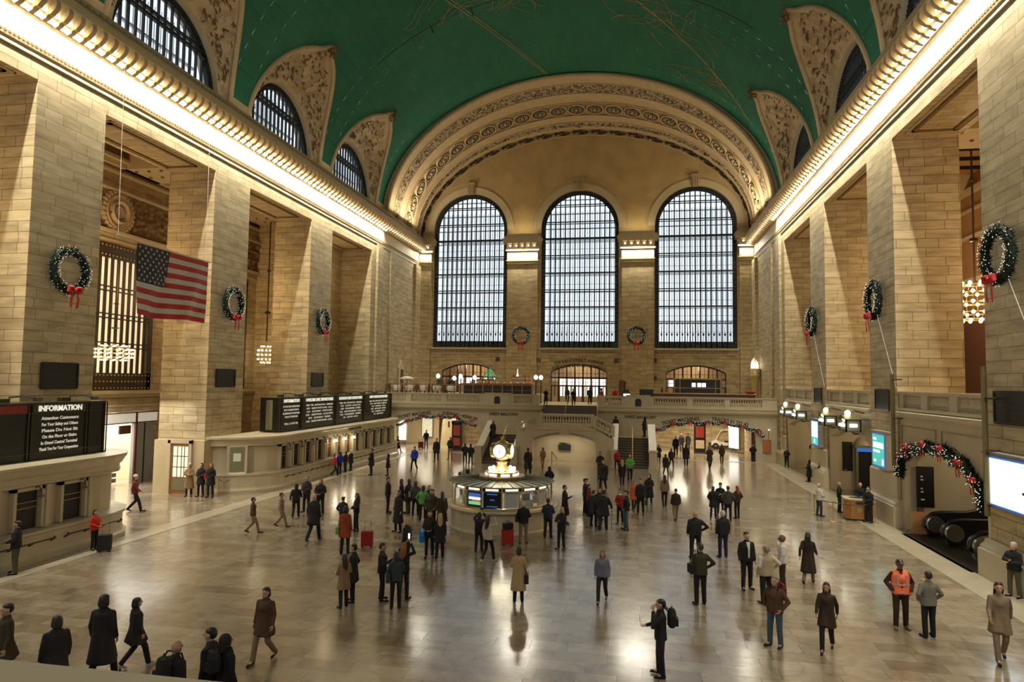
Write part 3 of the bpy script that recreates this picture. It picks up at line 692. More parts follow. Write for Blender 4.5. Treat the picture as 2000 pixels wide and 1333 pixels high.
# windows of the west wall
for c in WC:
    wn += 1; win = empty('window_%d' % wn, (0, 0, 0), kind='structure'); y0 = D+.25
    q = MB(); bt = .42
    q.box(c-WR, c-WR+bt, y0, y0+.3, WZB, WZS); q.box(c+WR-bt, c+WR, y0, y0+.3, WZB, WZS)
    for i in range(40):
        t0, t1 = pi*i/40, pi*(i+1)/40; P = lambda r, tt, y: (c+r*cos(tt), y, WZS+r*sin(tt))
        vs = [P(WR-bt, t0, y0), P(WR, t0, y0), P(WR, t1, y0), P(WR-bt, t1, y0), P(WR-bt, t0, y0+.3), P(WR, t0, y0+.3), P(WR, t1, y0+.3), P(WR-bt, t1, y0+.3)]
        q.add(vs, [(0, 1, 2, 3), (4, 7, 6, 5), (0, 4, 5, 1), (3, 2, 6, 7)])
    q.build('ornate_border', IRON, win)
    q = MB()
    for i in range(26):
        for sx in (-1, 1): q.ball((c+sx*(WR-bt/2), y0-.03, WZB+.5+i*.5), .12, 6, 3)
    for i in range(22):
        t = pi*(i+.5)/22; q.ball((c+(WR-bt/2)*cos(t), y0-.03, WZS+(WR-bt/2)*sin(t)), .13, 6, 3)
    q.build('border_rosettes', DARKTRIM, win)
    q = MB(); NB = 14; hw = WR-bt
    for i in range(1, NB):
        x = c-hw+2*hw*i/NB; h = WZS+sqrt(max(0, (WR-bt/2)**2-(x-c)**2)); q.box(x-.06, x+.06, y0+.05, y0+.2, WZB, h)
    for z, t in ((26.1, .07), (24.2, .09), (22.35, .2), (20.5, .09), (18.56, .13), (16.7, .09), (14.8, .13), (13.2, .08)):
        h = hw if z < WZS else sqrt(max(.1, (WR-bt/2)**2-(z-WZS)**2))
        q.box(c-h, c+h, y0, y0+.22, z-t/2, z+t/2)
        if t < .12: q.box(c-h, c+h, y0, y0+.22, z-t/2-.2, z-t/2-.14)
    q.build('mullions', IRON, win)
    q = MB(); q.box(c-hw, c+hw, y0+.05, y0+.2, WZB, 11.05)
    for i in range(NB):
        x = c-hw+2*hw*(i+.5)/NB
        for k in range(5):
            a = k*1.256; q.tube((x, y0+.02, 12.95), (x+.2*cos(a), y0+.02, 12.95+.2*sin(a)), .035, .02, 4)
        q.ball((x, y0+.02, 11.8), .10, 6, 4, sz=1.6); q.tube((x, y0+.08, 11.05), (x, y0+.08, 12.7), .03, .03, 4)
        for k in range(4): q.ball((x, y0, 10.5+k*.15), .07, 5, 3)
    q.build('cresting', IRON, win)
    q = MB(); q.add([(c+(WR-.1)*cos(pi*i/30), y0+.24, WZS+(WR-.1)*sin(pi*i/30)) for i in range(31)]+[(c-WR+.1, y0+.24, WZB), (c+WR-.1, y0+.24, WZB)], [tuple(range(33))])
    q.build('glazing', GLASS, win)
    q = MB(); y1 = D+2.4     # the outer leaf of the double window with its catwalks
    for i in range(0, 2*NB+1):
        x = c-hw+2*hw*i/(2*NB)+.12; q.box(x-.025, x+.025, y1, y1+.06, WZB, WZS+2.5)
    for z in (27.2, 25.6, 23.9, 22.35, 20.5, 18.56, 16.7, 14.8, 13.2): q.box(c-WR-.2, c+WR+.2, y1-.05, y1+.06, z-.06, z+.06)
    for z in (21.6, 19.5, 17.6, 15.7, 14.0, 12.2): q.box(c-WR-.2, c+WR+.2, y1, y1+.04, z-.02, z+.02)
    q.build('outer_sash', GREY, win)
    q = MB()
    for z in (22.35, 18.56, 14.8): q.box(c-hw, c+hw, y0+.4, y1-.1, z-.05, z+.05)
    q.build('catwalk', GREY, win)
# east wall behind the viewpoint
m = MB(); strip_wall(m, lambda u, z, w: (u, -6-w, z), -18.7, 18.7, 0, 36.5, [(c-WR, c+WR, WZB, rnd_arch(c, WR, WZS)) for c in WC], .6, du=2); m.build('wall_east', STONEB, kind='structure')
# ================================================================ halls behind the arcades, lower arcade
def letter(txt, size, mat, parent, org, right, name='lettering', align='CENTER', sx=1, bold=.0, ext=.01):
    return wallmat(text_mesh(txt, size, mat, parent, name, align, ext, sx, bold), org, right)
# left hall: window wall with bronze grilles and carved friezes
XL = -24.5
m = MB(); strip_wall(m, lambda u, z, w: (XL-w, u, z), 14, 50, 4.4, 20.2, [(19.9, 26.9, 5.75, lambda u: 14.35), (31.2, 38.1, 5.75, lambda u: 14.35), (42.6, 48.6, 5.75, lambda u: 14.35)], .5, du=3)
m.box(XL-.5, XL, 38.6, 50, 0, 4.4).box(XL-.5, XL, 14, 26.0, 0, 4.4)
hall = m.build('wall_ticket_hall', STONEB, kind='structure')
MB().box(XL-.5, -21.0, 50.0, 50.5, 0, 20.2).build('end_wall', STONEB, hall)
MB().box(-21.35, -21.05, 50.0, 58.6, 0, 18.6).build('niche_back', STONEB, hall)
MB().box(XL-.5, -21.0, 13.5, 14.0, 0, 20.2).build('end_wall', STONEB, hall)
q = MB()
for z0, z1, o in ((19.3, 19.5, .5), (19.0, 19.3, .3), (18.6, 18.75, .15), (17.5, 17.62, .3), (15.0, 15.15, .3), (14.5, 14.62, .12), (5.5, 5.72, .25), (5.3, 5.5, .12), (4.75, 4.85, .08)): q.box(XL, XL+o, 14, 50, z0, z1)
q.build('mouldings', PLAIN, hall)
q = MB().grid(lambda u, v: (XL+.05+.35*max(0, noise.noise(Vector((u*120, v*8, 2)))+.12*sin(v*pi)), 14+36*u, 15.2+2.2*v), 420, 26); q.build('scroll_frieze', RELIEF, hall, smooth=True)
for cy in (23.4, 34.7, 45.6):
    q = MB(); q.lathe((0, 0, 0), [(.0001, .25), (.35, .3), (.42, .15), (.62, .42), (.72, .2), (1.0, .32), (1.15, 0)], 20)
    for i in range(26):
        a = i*.2417; q.ball((1.15*cos(a), 1.15*sin(a), .1), .2, 5, 4)
    o = q.build('cartouche', RELIEFL, hall); o.matrix_local = Matrix(((0, 0, 1, XL), (1, 0, 0, cy), (0, 1, 0, 16.3), (0, 0, 0, 1)))
wn_ = wn
for cy, hw in ((23.4, 3.5), (34.65, 3.45), (45.6, 3.0)):
    wn_ += 1; g = empty('window_%d' % wn_, (0, 0, 0), kind='structure')
    q = MB(); q.box(XL-.25, XL+.1, cy-hw, cy-hw+.35, 5.75, 14.35).box(XL-.25, XL+.1, cy+hw-.35, cy+hw, 5.75, 14.35).box(XL-.25, XL+.1, cy-hw, cy+hw, 13.5, 14.35).box(XL-.25, XL+.1, cy-hw, cy+hw, 5.75, 6.75)
    q.build('bronze_frame', BRONZE, g)
    q = MB()
    for i in range(13):
        y = cy-hw+.35+(2*hw-.7)*(i+.5)/13; q.box(XL-.06, XL+.0, y-.11, y+.11, 6.7, 13.6)
    for z in (8.4, 10.1, 11.7): q.box(XL-.12, XL+.06, cy-hw+.3, cy+hw-.3, z-.16, z-.09).box(XL-.12, XL+.06, cy-hw+.3, cy+hw-.3, z+.09, z+.16)
    q.build('bars', BRONZE, g)
    q = MB()
    for i in range(24):
        y = cy-hw+.2+(2*hw-.4)*i/23
        for z in (5.85, 6.25, 6.62, 13.65, 14.2): q.ball((XL+.12, y, z), .06, 5, 3)
    q.build('gilt_beads', GOLD, g)
    MB().box(XL-.16, XL-.12, cy-hw, cy+hw, 5.75, 14.35).build('lit_blind', simple('warm_lit_blind', (.8, .6, .35), .6, var=.1, emit=.85, ecol=(1, .80, .46)), g)
# ceilings of the side halls
for s, x0, x1 in ((-1, -26, -21.0), (1, 21.0, 27.0)):
    c = MB().box(min(x0, x1), max(x0, x1), -6, 61, 20.2, 20.6).build('ceiling_hall', COACH, kind='structure')
    q = MB()
    for a, b in PY: q.box(min(x0, x1), max(x0, x1), a+.3, b-.3, 19.0, 20.2)
    q.build('beams', PLAIN, c)
    q = MB()
    for a, b in PY:
        for k in range(6):
            for j in range(2): q.ball((x0+(x1-x0)*(k+.5)/6, a+.75+j*1.2, 19.0), .12, 6, 3)
    q.build('beam_rosettes', RELIEF, c)
    q = MB()
    for a, b in OY:
        for k in range(4): q.box(min(x0, x1)+.3, max(x0, x1)-.3, a+1.2+k*1.8, a+1.35+k*1.8, 20.0, 20.2)
    q.build('skylight_bars', IRON, c)
# right hall wall (lower passages run beneath it)
m = MB(); m.box(27, 27.4, -6, 61, 0, 20.6); m.box(21.2, 27, 61, 61.4, 0, 20.6); m.box(21.2, 27, -6, -5.6, 0, 20.6)
rh = m.build('wall_right_hall', COACH, kind='structure')
q = MB()
for z0, z1, o in ((18.9, 19.2, .4), (17.8, 17.95, .2), (16.0, 16.2, .3), (13.2, 13.5, .25)): q.box(27-o, 27, -6, 61, z0, z1)
q.build('mouldings', PLAIN, rh)
MB().box(26.2, 26.6, 44, 50.5, 5.6, 11.2).build('dark_doorway', DWOOD, rh)
# floors: upper right hall slab, lower right arcade
MB().box(W+.05, 27, -6, 61, 5.05, 5.45).build('floor_upper_hall', PLAIN, kind='structure')
ar = None
for i, (a, b) in enumerate(OY):
    c = (a+b)/2; P = lambda u, z, w: (W+.10+w, u, z)
    hole = (c-3.75, c+3.75, 0.0, ell_arch(c, 3.78, 2.5, 4.05)) if i == 2 else (a+.35, b-.35, 0, seg_arch(c, 3.8, 3.35, 3.9))
    m = MB(); strip_wall(m, P, a-.01, b+.01, 0, 5.5, [hole], .5)
    w_ = m.build('wall_lower_arcade', MARBLE, kind='structure')
    if i >= 1:
        q = MB()        # sunk panels above the arch, string course, ledge
        for u0, u1 in ((a+.25, c-.25), (c+.25, b-.25)):
            q.box(W+.05, W+.12, u0, u1, 4.72, 4.78)
            if i == 2: q.box(W+.05, W+.12, u0, u0+.05, 3.6 if u0 < c-1 else 4.2, 4.75); q.box(W+.05, W+.12, u1-.05, u1, 4.2 if u1 < c else 3.6, 4.75)
        q.build('panel_moulding', RELIEFL, w_)
        q = MB(); q.prism([(W+.12, 5.12), (W-.02, 5.18), (W-.10, 5.3), (W-.10, 5.38), (W+.12, 5.42)], 'y', a, b); q.build('string_course', MARBLE, w_)
    # passage behind
    q = MB(); q.box(W+.6, 26.8, b-.15, b+.25, 0, 4.6).box(W+.6, 26.8, a-.25, a+.1, 0, 4.6).box(26.4, 26.8, a, b, 0, 4.6)
    q.build('wall_passage', MARBLE, kind='structure'); MB().box(W+.6, 26.8, a-.2, b+.2, 4.6, 4.9).build('ceiling_passage', PLAIN, kind='structure')
bent_text('THE METLIFE BUILDING', .30, INK, None, 'wall_lettering', Vector((W+.095, 30.6+.3, -.9)), 5.05, (0, -1, 0)).name = 'wall_lettering'
# the above two inscriptions follow the arch crown, one on each panel
l1 = bpy.data.objects['wall_lettering']; l1['kind'] = 'structure'
for v in l1.data.vertices:
    p = v.co; dy = p.y-30.9; dz = p.z+.9; ang = .315; p.y = 30.9+dy*cos(ang)+dz*sin(ang); p.z = -.9-dy*sin(ang)+dz*cos(ang)
l2 = bent_text('45TH STREET', .34, INK, None, 'wall_lettering', Vector((W+.095, 30.6-.3, -.9)), 5.05, (0, -1, 0)); l2['kind'] = 'structure'
for v in l2.data.vertices:
    p = v.co; dy = p.y-30.3; dz = p.z+.9; ang = -.33; p.y = 30.3+dy*cos(ang)+dz*sin(ang); p.z = -.9-dy*sin(ang)+dz*cos(ang)

# ---- balustrades
balm = {}
def baluster_mesh(h):
    k = round(h, 2)
    if k not in balm:
        q = MB(); q.box(-.085, .085, -.085, .085, 0, .07*h).box(-.08, .08, -.08, .08, .93*h, h)
        q.lathe((0, 0, 0), [(.05, .07*h), (.085, .12*h), (.06, .18*h), (.105, .34*h), (.10, .42*h), (.055, .62*h), (.045, .8*h), (.075, .86*h), (.05, .93*h)], 10)
        balm[k] = q.mesh('baluster', MARBLE, False)
    return balm[k]
def balustrade(label, p, q, z0, z1, layout, group=None, th=.34, z0b=None, z1b=None, mat=None):
    """layout: list of ('p', length) pedestal / ('b', length, n) baluster panel / ('k', length) block taller than the rail"""
    mat = mat or MARBLE
    p = Vector((p[0], p[1], 0)); q_ = Vector((q[0], q[1], 0)); d = (q_-p); Ln = d.length; ang = math.atan2(d.y, d.x)
    t = empty('balustrade', (p.x, p.y, z0), label, 'balustrade', group, ang)
    h = z1-z0; tot = sum(x[1] for x in layout); sc = Ln/tot; dz = lambda x: 0 if z0b is None else (z0b-z0)*x/Ln
    rail = MB(); base = MB()
    def bar(m_, x0, x1, e, a, b): m_.add([(x0, -th/2-e, a+dz(x0)), (x1, -th/2-e, a+dz(x1)), (x1, th/2+e, a+dz(x1)), (x0, th/2+e, a+dz(x0)), (x0, -th/2-e, b+dz(x0)), (x1, -th/2-e, b+dz(x1)), (x1, th/2+e, b+dz(x1)), (x0, th/2+e, b+dz(x0))],
                     [(0, 3, 2, 1), (4, 5, 6, 7), (0, 1, 5, 4), (1, 2, 6, 5), (2, 3, 7, 6), (3, 0, 4, 7)])
    bar(base, 0, Ln, .03, 0, .16*h/.9); bar(rail, 0, Ln, .02, h-.16, h-.04); bar(rail, 0, Ln, .07, h-.06, h)
    rail.build('top_rail', mat, t); base.build('base_rail', mat, t)
    x = 0; b0 = .16*h/.9
    for L_ in layout:
        l = L_[1]*sc
        if L_[0] == 'p': m_ = MB(); bar(m_, x, x+l, 0, b0, h-.16); m_.build('pedestal', mat, t)
        elif L_[0] == 'k':
            m_ = MB(); bar(m_, x, x+l, .05, 0, h+.1); bar(m_, x-.04, x+l+.04, .09, h+.02, h+.1); m_.build('block', mat, t)
            m_ = MB(); cx = x+l/2; w_ = .27; m_.prism([(cx-w_, .08), (cx+w_, .08), (cx+w_, .62), (cx+w_*.6, .76), (cx-w_*.6, .76), (cx-w_, .62)], 'y', -th/2-.08, -th/2-.04); m_.build('black_hatch', BLACK, t)
        else:
            me = baluster_mesh(h-.16-b0)
            for i in range(L_[2]):
                xx = x+l*(i+.5)/L_[2]; o = bpy.data.objects.new('baluster', me); COL.objects.link(o); o.parent = t; o.location = (xx, 0, b0+dz(xx))
        x += l
    return t
for i, (lab) in ((1, 'stone balustrade at the top of the right arcade wall, nearest the camera'), (2, 'stone balustrade above the escalator arch with the garland'), (3, 'stone balustrade above the two nearer hanging lanterns'), (4, 'stone balustrade above the two farthest hanging lanterns')):
    a, b = OY[i]
    if i == 1: continue
    balustrade(lab, (W+.25, b), (W+.25, a), 5.42, 6.34, [('p', .5), ('b', 2.0, 9), ('p', .7), ('b', 2.1, 10), ('p', .7), ('b', 2.0, 9), ('p', .5)], 'balustrades of the right-hand upper hall')

# ---- west balcony
BY = 61.0
holes = [(-16.4, -8.1, 0, ell_arch(-12.25, 4.2, 2.2, 3.2)), (7.75, 16.15, 0, ell_arch(11.95, 4.25, 2.2, 3.2)), ]
m = MB(); strip_wall(m, lambda u, z, w: (u, BY+w, z), -W, W, 0, 3.95, holes, .7)
wb = m.build('wall_balcony', MARBLE, kind='structure')
q = MB()
for x0, x1 in ((-W, -2.5), (2.6, W)): q.prism([(BY, 3.86), (BY-.10, 3.92), (BY-.25, 4.02), (BY-.30, 4.12), (BY-.3, 4.36), (BY-.36, 4.40), (BY-.36, 4.48), (BY+.2, 4.48), (BY+.2, 3.86)], 'x', x0, x1)
q.build('fascia', MARBLE, wb)
q = MB()
for x0, x1, lo in ((-17.6, -12.5, 2.9), (-12.0, -7.2, 2.9), (7.2, 11.7, 2.9), (12.2, 17.5, 2.9)): q.box(x0, x1, BY-.03, BY+.02, 3.74, 3.78); q.box(x0, x0+.04, BY-.03, BY+.02, 3.4, 3.76); q.box(x1-.04, x1, BY-.03, BY+.02, 3.4, 3.76)
q.build('panel_moulding', RELIEFL, wb)
for txt, cx, sx_, ang in (('TICKET MACHINES', -12.25, .85, -.158), ('SUBWAY \u2022 42ND ST', -12.25, .85, .158), ('TICKET MACHINES', 11.95, .85, -.15), ('TRACKS 31 TO 42', 11.95, .85, .15)):
    R_ = 14.0; zc = 3.56-R_; o = bent_text(txt, .42, INK, wb, 'lettering', Vector((cx, BY-.012, zc)), R_, (1, 0, 0), sx=.92, bold=.012)
    for v in o.data.vertices:
        dx = v.co.x-cx; dz_ = v.co.z-zc; v.co.x = cx+dx*cos(ang)+dz_*sin(ang); v.co.z = zc-dx*sin(ang)+dz_*cos(ang)
letter('WEST BALCONY', .36, INK, wb, (-5.9, BY-.012, 3.58), (1, 0, 0), bold=.012); letter('WEST BALCONY', .36, INK, wb, (6.4, BY-.012, 3.58), (1, 0, 0), bold=.012)
m = MB().box(-W, W, BY+.2, D+.1, 4.1, 4.5); m.build('floor_balcony', PLAIN, kind='structure')
balustrade('long stone balustrade of the balcony, left of the grand staircase', (-17.9, BY+.0), (-2.6, BY), 4.46, 5.44,
           [('b', 2.6, 10), ('p', .55), ('b', 2.9, 12), ('p', .55), ('b', 3.1, 12), ('p', .55), ('k', 2.3), ('p', .4), ('b', 1.7, 7), ('p', .65)], 'balustrades of the west balcony')
balustrade('long stone balustrade of the balcony, right of the grand staircase', (2.6, BY), (17.9, BY), 4.46, 5.44,
           [('p', .75), ('b', 1.7, 7), ('p', .5), ('k', 2.3), ('p', .4), ('b', 3.2, 13), ('p', .55), ('b', 3.0, 13), ('p', .5), ('b', 3.0, 13), ('p', 1.4)], 'balustrades of the west balcony')
bent_text('TO VANDERBILT AVENUE', .46, INK, wallw, 'lettering', Vector((0, D-.012, 8.98-9.5)), 9.5, (1, 0, 0), sx=1.0, bold=.014)
bent_text('THE CAMPBELL APARTMENT', .46, INK, wallw, 'lettering', Vector((0, D-.012, 8.98-9.5-.56)), 9.5, (1, 0, 0), sx=1.0, bold=.014)

# ---- grand staircase
st = MB(); CX = .4
def P_(u, z, w): return (u, 53.6+w, z)
def sttop(u):
    d = abs(u-CX)
    return 3.1 if d < 2.0 else 3.1-(d-2.0)*.5
m = MB(); strip_wall(m, P_, CX-3.9, CX+3.9, 0, sttop, [(CX-2.5, CX+2.5, 0, seg_arch(CX, 2.52, 1.86, 2.42))], .5, du=.2)
stair = m.build('grand_staircase', MARBLE, cat='staircase', label='wide marble double staircase rising to the west balcony, arch in its front')
q = MB(); q.box(CX-2.3, CX+2.3, 53.6+.4, 58.2, 2.85, 3.1).box(CX-2.9, CX+2.9, 58.2, 61, 2.7, 3.0); q.build('landing', PLAIN, stair)
q = MB(); q.box(CX-3.3, CX+3.3, 57.0, 57.3, 0, 2.85).box(CX-3.5, CX-3.2, 54.1, 57.0, 0, 2.85).box(CX+3.2, CX+3.5, 54.1, 57.0, 0, 2.85); q.build('inner_wall', MARBLE, stair)
q = MB()
for x0, x1 in ((CX-2.5, CX-.25), (CX+.25, CX+2.5)): q.box(x0, x1, 53.56, 53.62, 2.74, 2.78)
q.build('panel_moulding', RELIEFL, stair)
for txt, a_ in (('DINING CONCOURSE', -.235), ('TRACKS 100 TO 117', .235)):
    R_ = 5.9; zc = 2.42-R_+.12; o = bent_text(txt, .21, INK, stair, 'lettering', Vector((CX, 53.588, zc)), R_, (1, 0, 0))
    for v in o.data.vertices:
        dx = v.co.x-CX; dz_ = v.co.z-zc; v.co.x = CX+dx*cos(a_)+dz_*sin(a_); v.co.z = zc-dx*sin(a_)+dz_*cos(a_)
NS = 12
for sgn in (-1, 1):
    fl = MB(); no = MB(); xa, xb = sorted((CX+sgn*3.9, CX+sgn*6.75))
    for i in range(NS):
        y = 53.35+i*.405; z = 2.0*i/NS; fl.box(xa, xb, y, 58.3, z, z+2.0/NS-.012); no.box(xa, xb, y-.03, y+.05, z+2.0/NS-.02, z+2.0/NS)
    f = fl.build('flight', STEP, stair, label='dark lower flight'); no.build('nosing', NOSING, f)
    MB().box(*sorted((CX+sgn*2.9, CX+sgn*7.1)), 58.2, 61, 1.6, 2.0).build('landing', PLAIN, stair)
    # side flight up to the centre landing
    fl = MB(); no = MB()
    for i in range(6):
        x0 = CX+sgn*(3.9-i*.2); x0, x1 = sorted((x0, CX+sgn*2.6)); fl.box(x0, x1, 58.3, 61, 2.0+i/6, 2.0+(i+1)/6)
    fl.build('flight', STEP, stair)
    for xo, w_, nm in ((CX+sgn*3.95, .3, 'inner'), (CX+sgn*6.9, .42, 'outer')):
        q = MB(); x0, x1 = xo-w_/2, xo+w_/2
        q.prism([(53.5, 0), (58.3, 0), (58.3, 3.0), (53.5, 1.05)], 'x', x0, x1); q.build('parapet', MARBLE, stair)
        q = MB(); q.prism([(53.5, 1.05), (58.35, 3.02), (58.35, 3.14), (53.5, 1.17)], 'x', x0-.09, x1+.09); q.build('coping', MARBLE, stair)
        q = MB(); q.box(x0-.1, x1+.1, 53.05, 53.5, 0, 1.3).box(x0-.16, x1+.16, 52.98, 53.56, 1.3, 1.42).box(x0-.14, x1+.14, 53.0, 53.55, 0, .18); q.tube((xo, 53.0, .75), (xo, 53.06, .75), .17, .17, 12); q.build('newel', MARBLE, stair)
    q = MB(); xm = CX+sgn*5.35
    q.path([(xm, 53.3, .0), (xm, 53.3, .95), (xm, 58.0, 2.9), (xm, 58.35, 2.9)], .035, 6)
    for yy in (55.0, 56.8): q.tube((xm, yy, (yy-53.3)*.41), (xm, yy, .95+(yy-53.3)*.415), .025, n=5)
    q.build('handrail', BRASS, stair, smooth=True)
    q = MB(); xm = CX+sgn*4.4; q.path([(xm, 58.4, 2.0), (xm, 58.4, 2.95), (xm, 60.5, 2.95), (xm, 60.5, 2.0)], .03, 6); q.build('guard_rail', BRASS, stair)
fl = MB(); no = MB()
for i in range(9):
    y = 58.9+i*.26; z = 3.0+i/6; fl.box(CX-2.55, CX+2.25, y, 61.4, z, z+.155); no.box(CX-2.55, CX+2.25, y-.02, y+.05, z+.145, z+1/6)
f = fl.build('flight', STEP, stair, label='dark upper flight'); no.build('nosing', NOSING, f)
q = MB(); q.path([(CX-.45, 58.7, 3.0), (CX-.45, 58.7, 3.95), (CX-.45, 61.1, 5.4), (CX-.45, 61.1, 4.5)], .03, 6); q.path([(CX-2.6, 58.9, 3.0), (CX-2.6, 58.9, 3.9), (CX-2.6, 61.0, 5.4), (CX-2.6, 61.0, 4.5)], .03, 6)
q.path([(CX+2.3, 58.9, 3.0), (CX+2.3, 58.9, 3.9), (CX+2.3, 61.0, 5.4), (CX+2.3, 61.0, 4.5)], .03, 6); q.build('handrail', BRASS, stair, smooth=True)
balustrade('straight stone balustrade over the arch of the grand staircase', (CX-2.0, 53.75), (CX+2.35, 53.75), 3.1, 4.05, [('p', .25), ('b', 3.8, 17), ('p', .3)], 'balustrades of the grand staircase', th=.3)
balustrade('raking stone balustrade at the left shoulder of the grand staircase', (CX-3.85, 53.85), (CX-2.0, 53.75), 2.2, 3.1, [('p', .3), ('b', 1.3, 5), ('p', .2)], 'balustrades of the grand staircase', th=.3, z0b=3.1)
balustrade('raking stone balustrade at the right shoulder of the grand staircase', (CX+2.35, 53.75), (CX+3.95, 53.85), 3.1, 4.0, [('p', .2), ('b', 1.2, 5), ('p', .3)], 'balustrades of the grand staircase', th=.3, z0b=2.3)
t = empty('planter', (.12, 56.95, .9), 'dark green planter hung on the wall inside the staircase arch', 'planter')
q = MB(); q.prism([(-.5, 0), (.5, 0), (.54, .45), (-.54, .45)], 'y', -.2, .02); q.build('box', IRON, t)
q = MB()
for i in range(30): q.tube((rg.uniform(-.48, .48), rg.uniform(-.15, 0), .42), (rg.uniform(-.5, .5), rg.uniform(-.2, .02), .62), .03, .01, 4)
q.build('greenery', LEAF, t)
t = MB().path([(-.75, 55.2, 0), (-.75, 55.2, .9), (-.45, 56.4, .2)], .03, 6).build('ramp_handrail', BRONZE, cat='handrail', label='short dark handrail on the floor inside the staircase arch')
area('arch_lamp', (CX, 55.4, 2.3), (0, 0, 0), 3.5, .5, 60, (1, .85, .6))
# left and right passages under the balcony
m = MB(); m.box(-18.6, -18.2, 61.7, 90, 0, 3.7).box(18.4, 18.8, 61.7, 90, 0, 3.7).box(-18.6, 18.8, 90, 90.4, 0, 3.7).box(-7.5, 7.0, 61.7, 62, 0, 3.7).box(-7.7, -7.4, 61.7, 90, 0, 3.7).box(7.0, 7.3, 61.7, 90, 0, 3.7)
m.build('wall_passage', MARBLE, kind='structure'); MB().box(-18.6, 18.8, 61.8, 90.4, 3.7, 3.95).build('ceiling_passage', PLAIN, kind='structure')
# ================================================================ ticket counters and departure boards
def offset_path(pts, o):
    out = []; n = len(pts)
    for i, p in enumerate(pts):
        a = Vector(pts[max(0, i-1)]); b = Vector(pts[min(n-1, i+1)]); p = Vector(p)
        d1 = (p-a).normalized() if i > 0 else (b-p).normalized(); d2 = (b-p).normalized() if i < n-1 else d1
        n1 = Vector((d1.y, -d1.x)); n2 = Vector((d2.y, -d2.x)); m = (n1+n2).normalized(); k = o/max(.4, m.dot(n1)); out.append(p+m*k)
    return out
def sweep(mb, pts, prof, closed_prof=False):
    rows = [[(q.x, q.y, z) for q in offset_path(pts, o)] for o, z in prof]; n = len(pts); vs = [v for r in rows for v in r]
    m = len(prof); fs = []
    for j in range(m if closed_prof else m-1):
        k = (j+1) % m
        for i in range(n-1): fs.append((j*n+i, j*n+i+1, k*n+i+1, k*n+i))
    if closed_prof: fs += [tuple(j*n for j in range(m)), tuple(j*n+n-1 for j in range(m))[::-1]]
    return mb.add(vs, fs)
def counter(label, pts, y0, y1, wins, lit, ztop, roofx):
    t = empty('ticket_counter', (-15.05, y0, 0), label, 'ticket counter', 'marble ticket counters'); inv = Matrix.Translation(-t.location)
    def put(mb, nm, mat, par=t, **k):
        mb.v = [(v[0]-t.location.x, v[1]-t.location.y, v[2]) for v in mb.v]; return mb.build(nm, mat, par, **k)
    q = MB(); sweep(q, pts, [(-.25, 1.05), (-.25, 2.72)]); put(q, 'body', MARBLE)
    q = MB(); sweep(q, pts, [(.36, 0), (.36, .16), (.26, .22), (.22, .30), (.22, .92), (.30, .98), (.34, 1.0), (.34, 1.08), (-.3, 1.1)]); put(q, 'base', MARBLE)
    q = MB(); sweep(q, pts, [(.0, 2.62), (.06, 2.66), (.06, 2.72), (.02, 2.76), (.04, 2.95), (.12, 3.0), (.26, ztop-.14), (.30, ztop-.1), (.30, ztop), (-.5, ztop+.02)]); put(q, 'cornice', MARBLE)
    q = MB(); op = offset_path(pts, -.4); q.add([(p.x, p.y, ztop-.02) for p in op]+[(roofx, pts[-1][1], ztop-.02), (roofx, pts[0][1], ztop-.02)], [tuple(range(len(op)+2))]); put(q, 'roof', PLAIN)
    for i, (wy, ww) in enumerate(wins):
        x = -15.05; f = MB(); h0, h1 = 1.12, 2.60
        f.box(x-.26, x-.02, wy-ww/2-.12, wy-ww/2, h0, h1).box(x-.26, x-.02, wy+ww/2, wy+ww/2+.12, h0, h1).box(x-.26, x-.02, wy-ww/2-.12, wy+ww/2+.12, h1-.12, h1)
        w_ = put(f, 'window_surround', MARBLE)
        g = MB(); g.box(x-.6, x-.22, wy-ww/2, wy+ww/2, h0, h1-.1); put(g, 'window_recess', DWOOD if i in lit else BLACK, w_)
        g = MB()
        for z in (1.85, 2.05): g.box(x-.22, x-.18, wy-ww/2, wy+ww/2, z, z+.025)
        g.box(x-.22, x-.17, wy-ww/2, wy-ww/2+.04, h0, h1-.1).box(x-.22, x-.17, wy+ww/2-.04, wy+ww/2, h0, h1-.1)
        put(g, 'bronze_bars', GOLD, w_)
        g = MB(); g.path([(x-.04, wy+.22, 2.55), (x+.10, wy+.22, 2.62), (x+.22, wy+.22, 2.5), (x+.22, wy+.22, 2.36)], .022, 5)
        if i in lit: g.cur = 1; g.lathe((x+.22, wy+.22, 2.2), [(.15, 0), (.13, .09), (.05, .14)], 10)
        else: g.cur = 1; g.lathe((x+.22, wy+.22, 2.24), [(.14, 0), (.15, .03), (.05, .11)], 10)
        put(g, 'bracket_lamp', [BRONZE, BULB if i in lit else GREY], w_)
        if i in lit: point('ticket_window_lamp', (x+.35, wy+.22, 2.15), 14, (1, .88, .6), .08)
        g = MB(); g.box(x-.28, x+.04, wy+ww/2+.14, wy+ww/2+.30, 1.1, 2.58); g.box(x-.28, x+.07, wy+ww/2+.11, wy+ww/2+.33, 2.5, 2.62).box(x-.28, x+.07, wy+ww/2+.11, wy+ww/2+.33, 1.1, 1.2)
        put(g, 'pilaster', MARBLE)
    g = MB(); ys = y0+.3; x = -15.05+.34
    while ys < y1-2:
        g.path([(x+.02, ys, .78), (x+.10, ys, .74), (x+.10, ys+2.6, .74), (x+.02, ys+2.6, .78)], .028, 6)
        for k in (0, .9, 1.7, 2.6): g.tube((x-.1, ys+k, .62), (x+.1, ys+k, .74), .03, .035, 5)
        ys += 3.2
    put(g, 'ledge_handrail', BRONZE); return t
WB = [38.27, 39.79, 41.37, 43.06, 44.56, 46.14, 47.72, 49.39, 51.16, 52.8, 54.34, 55.97]
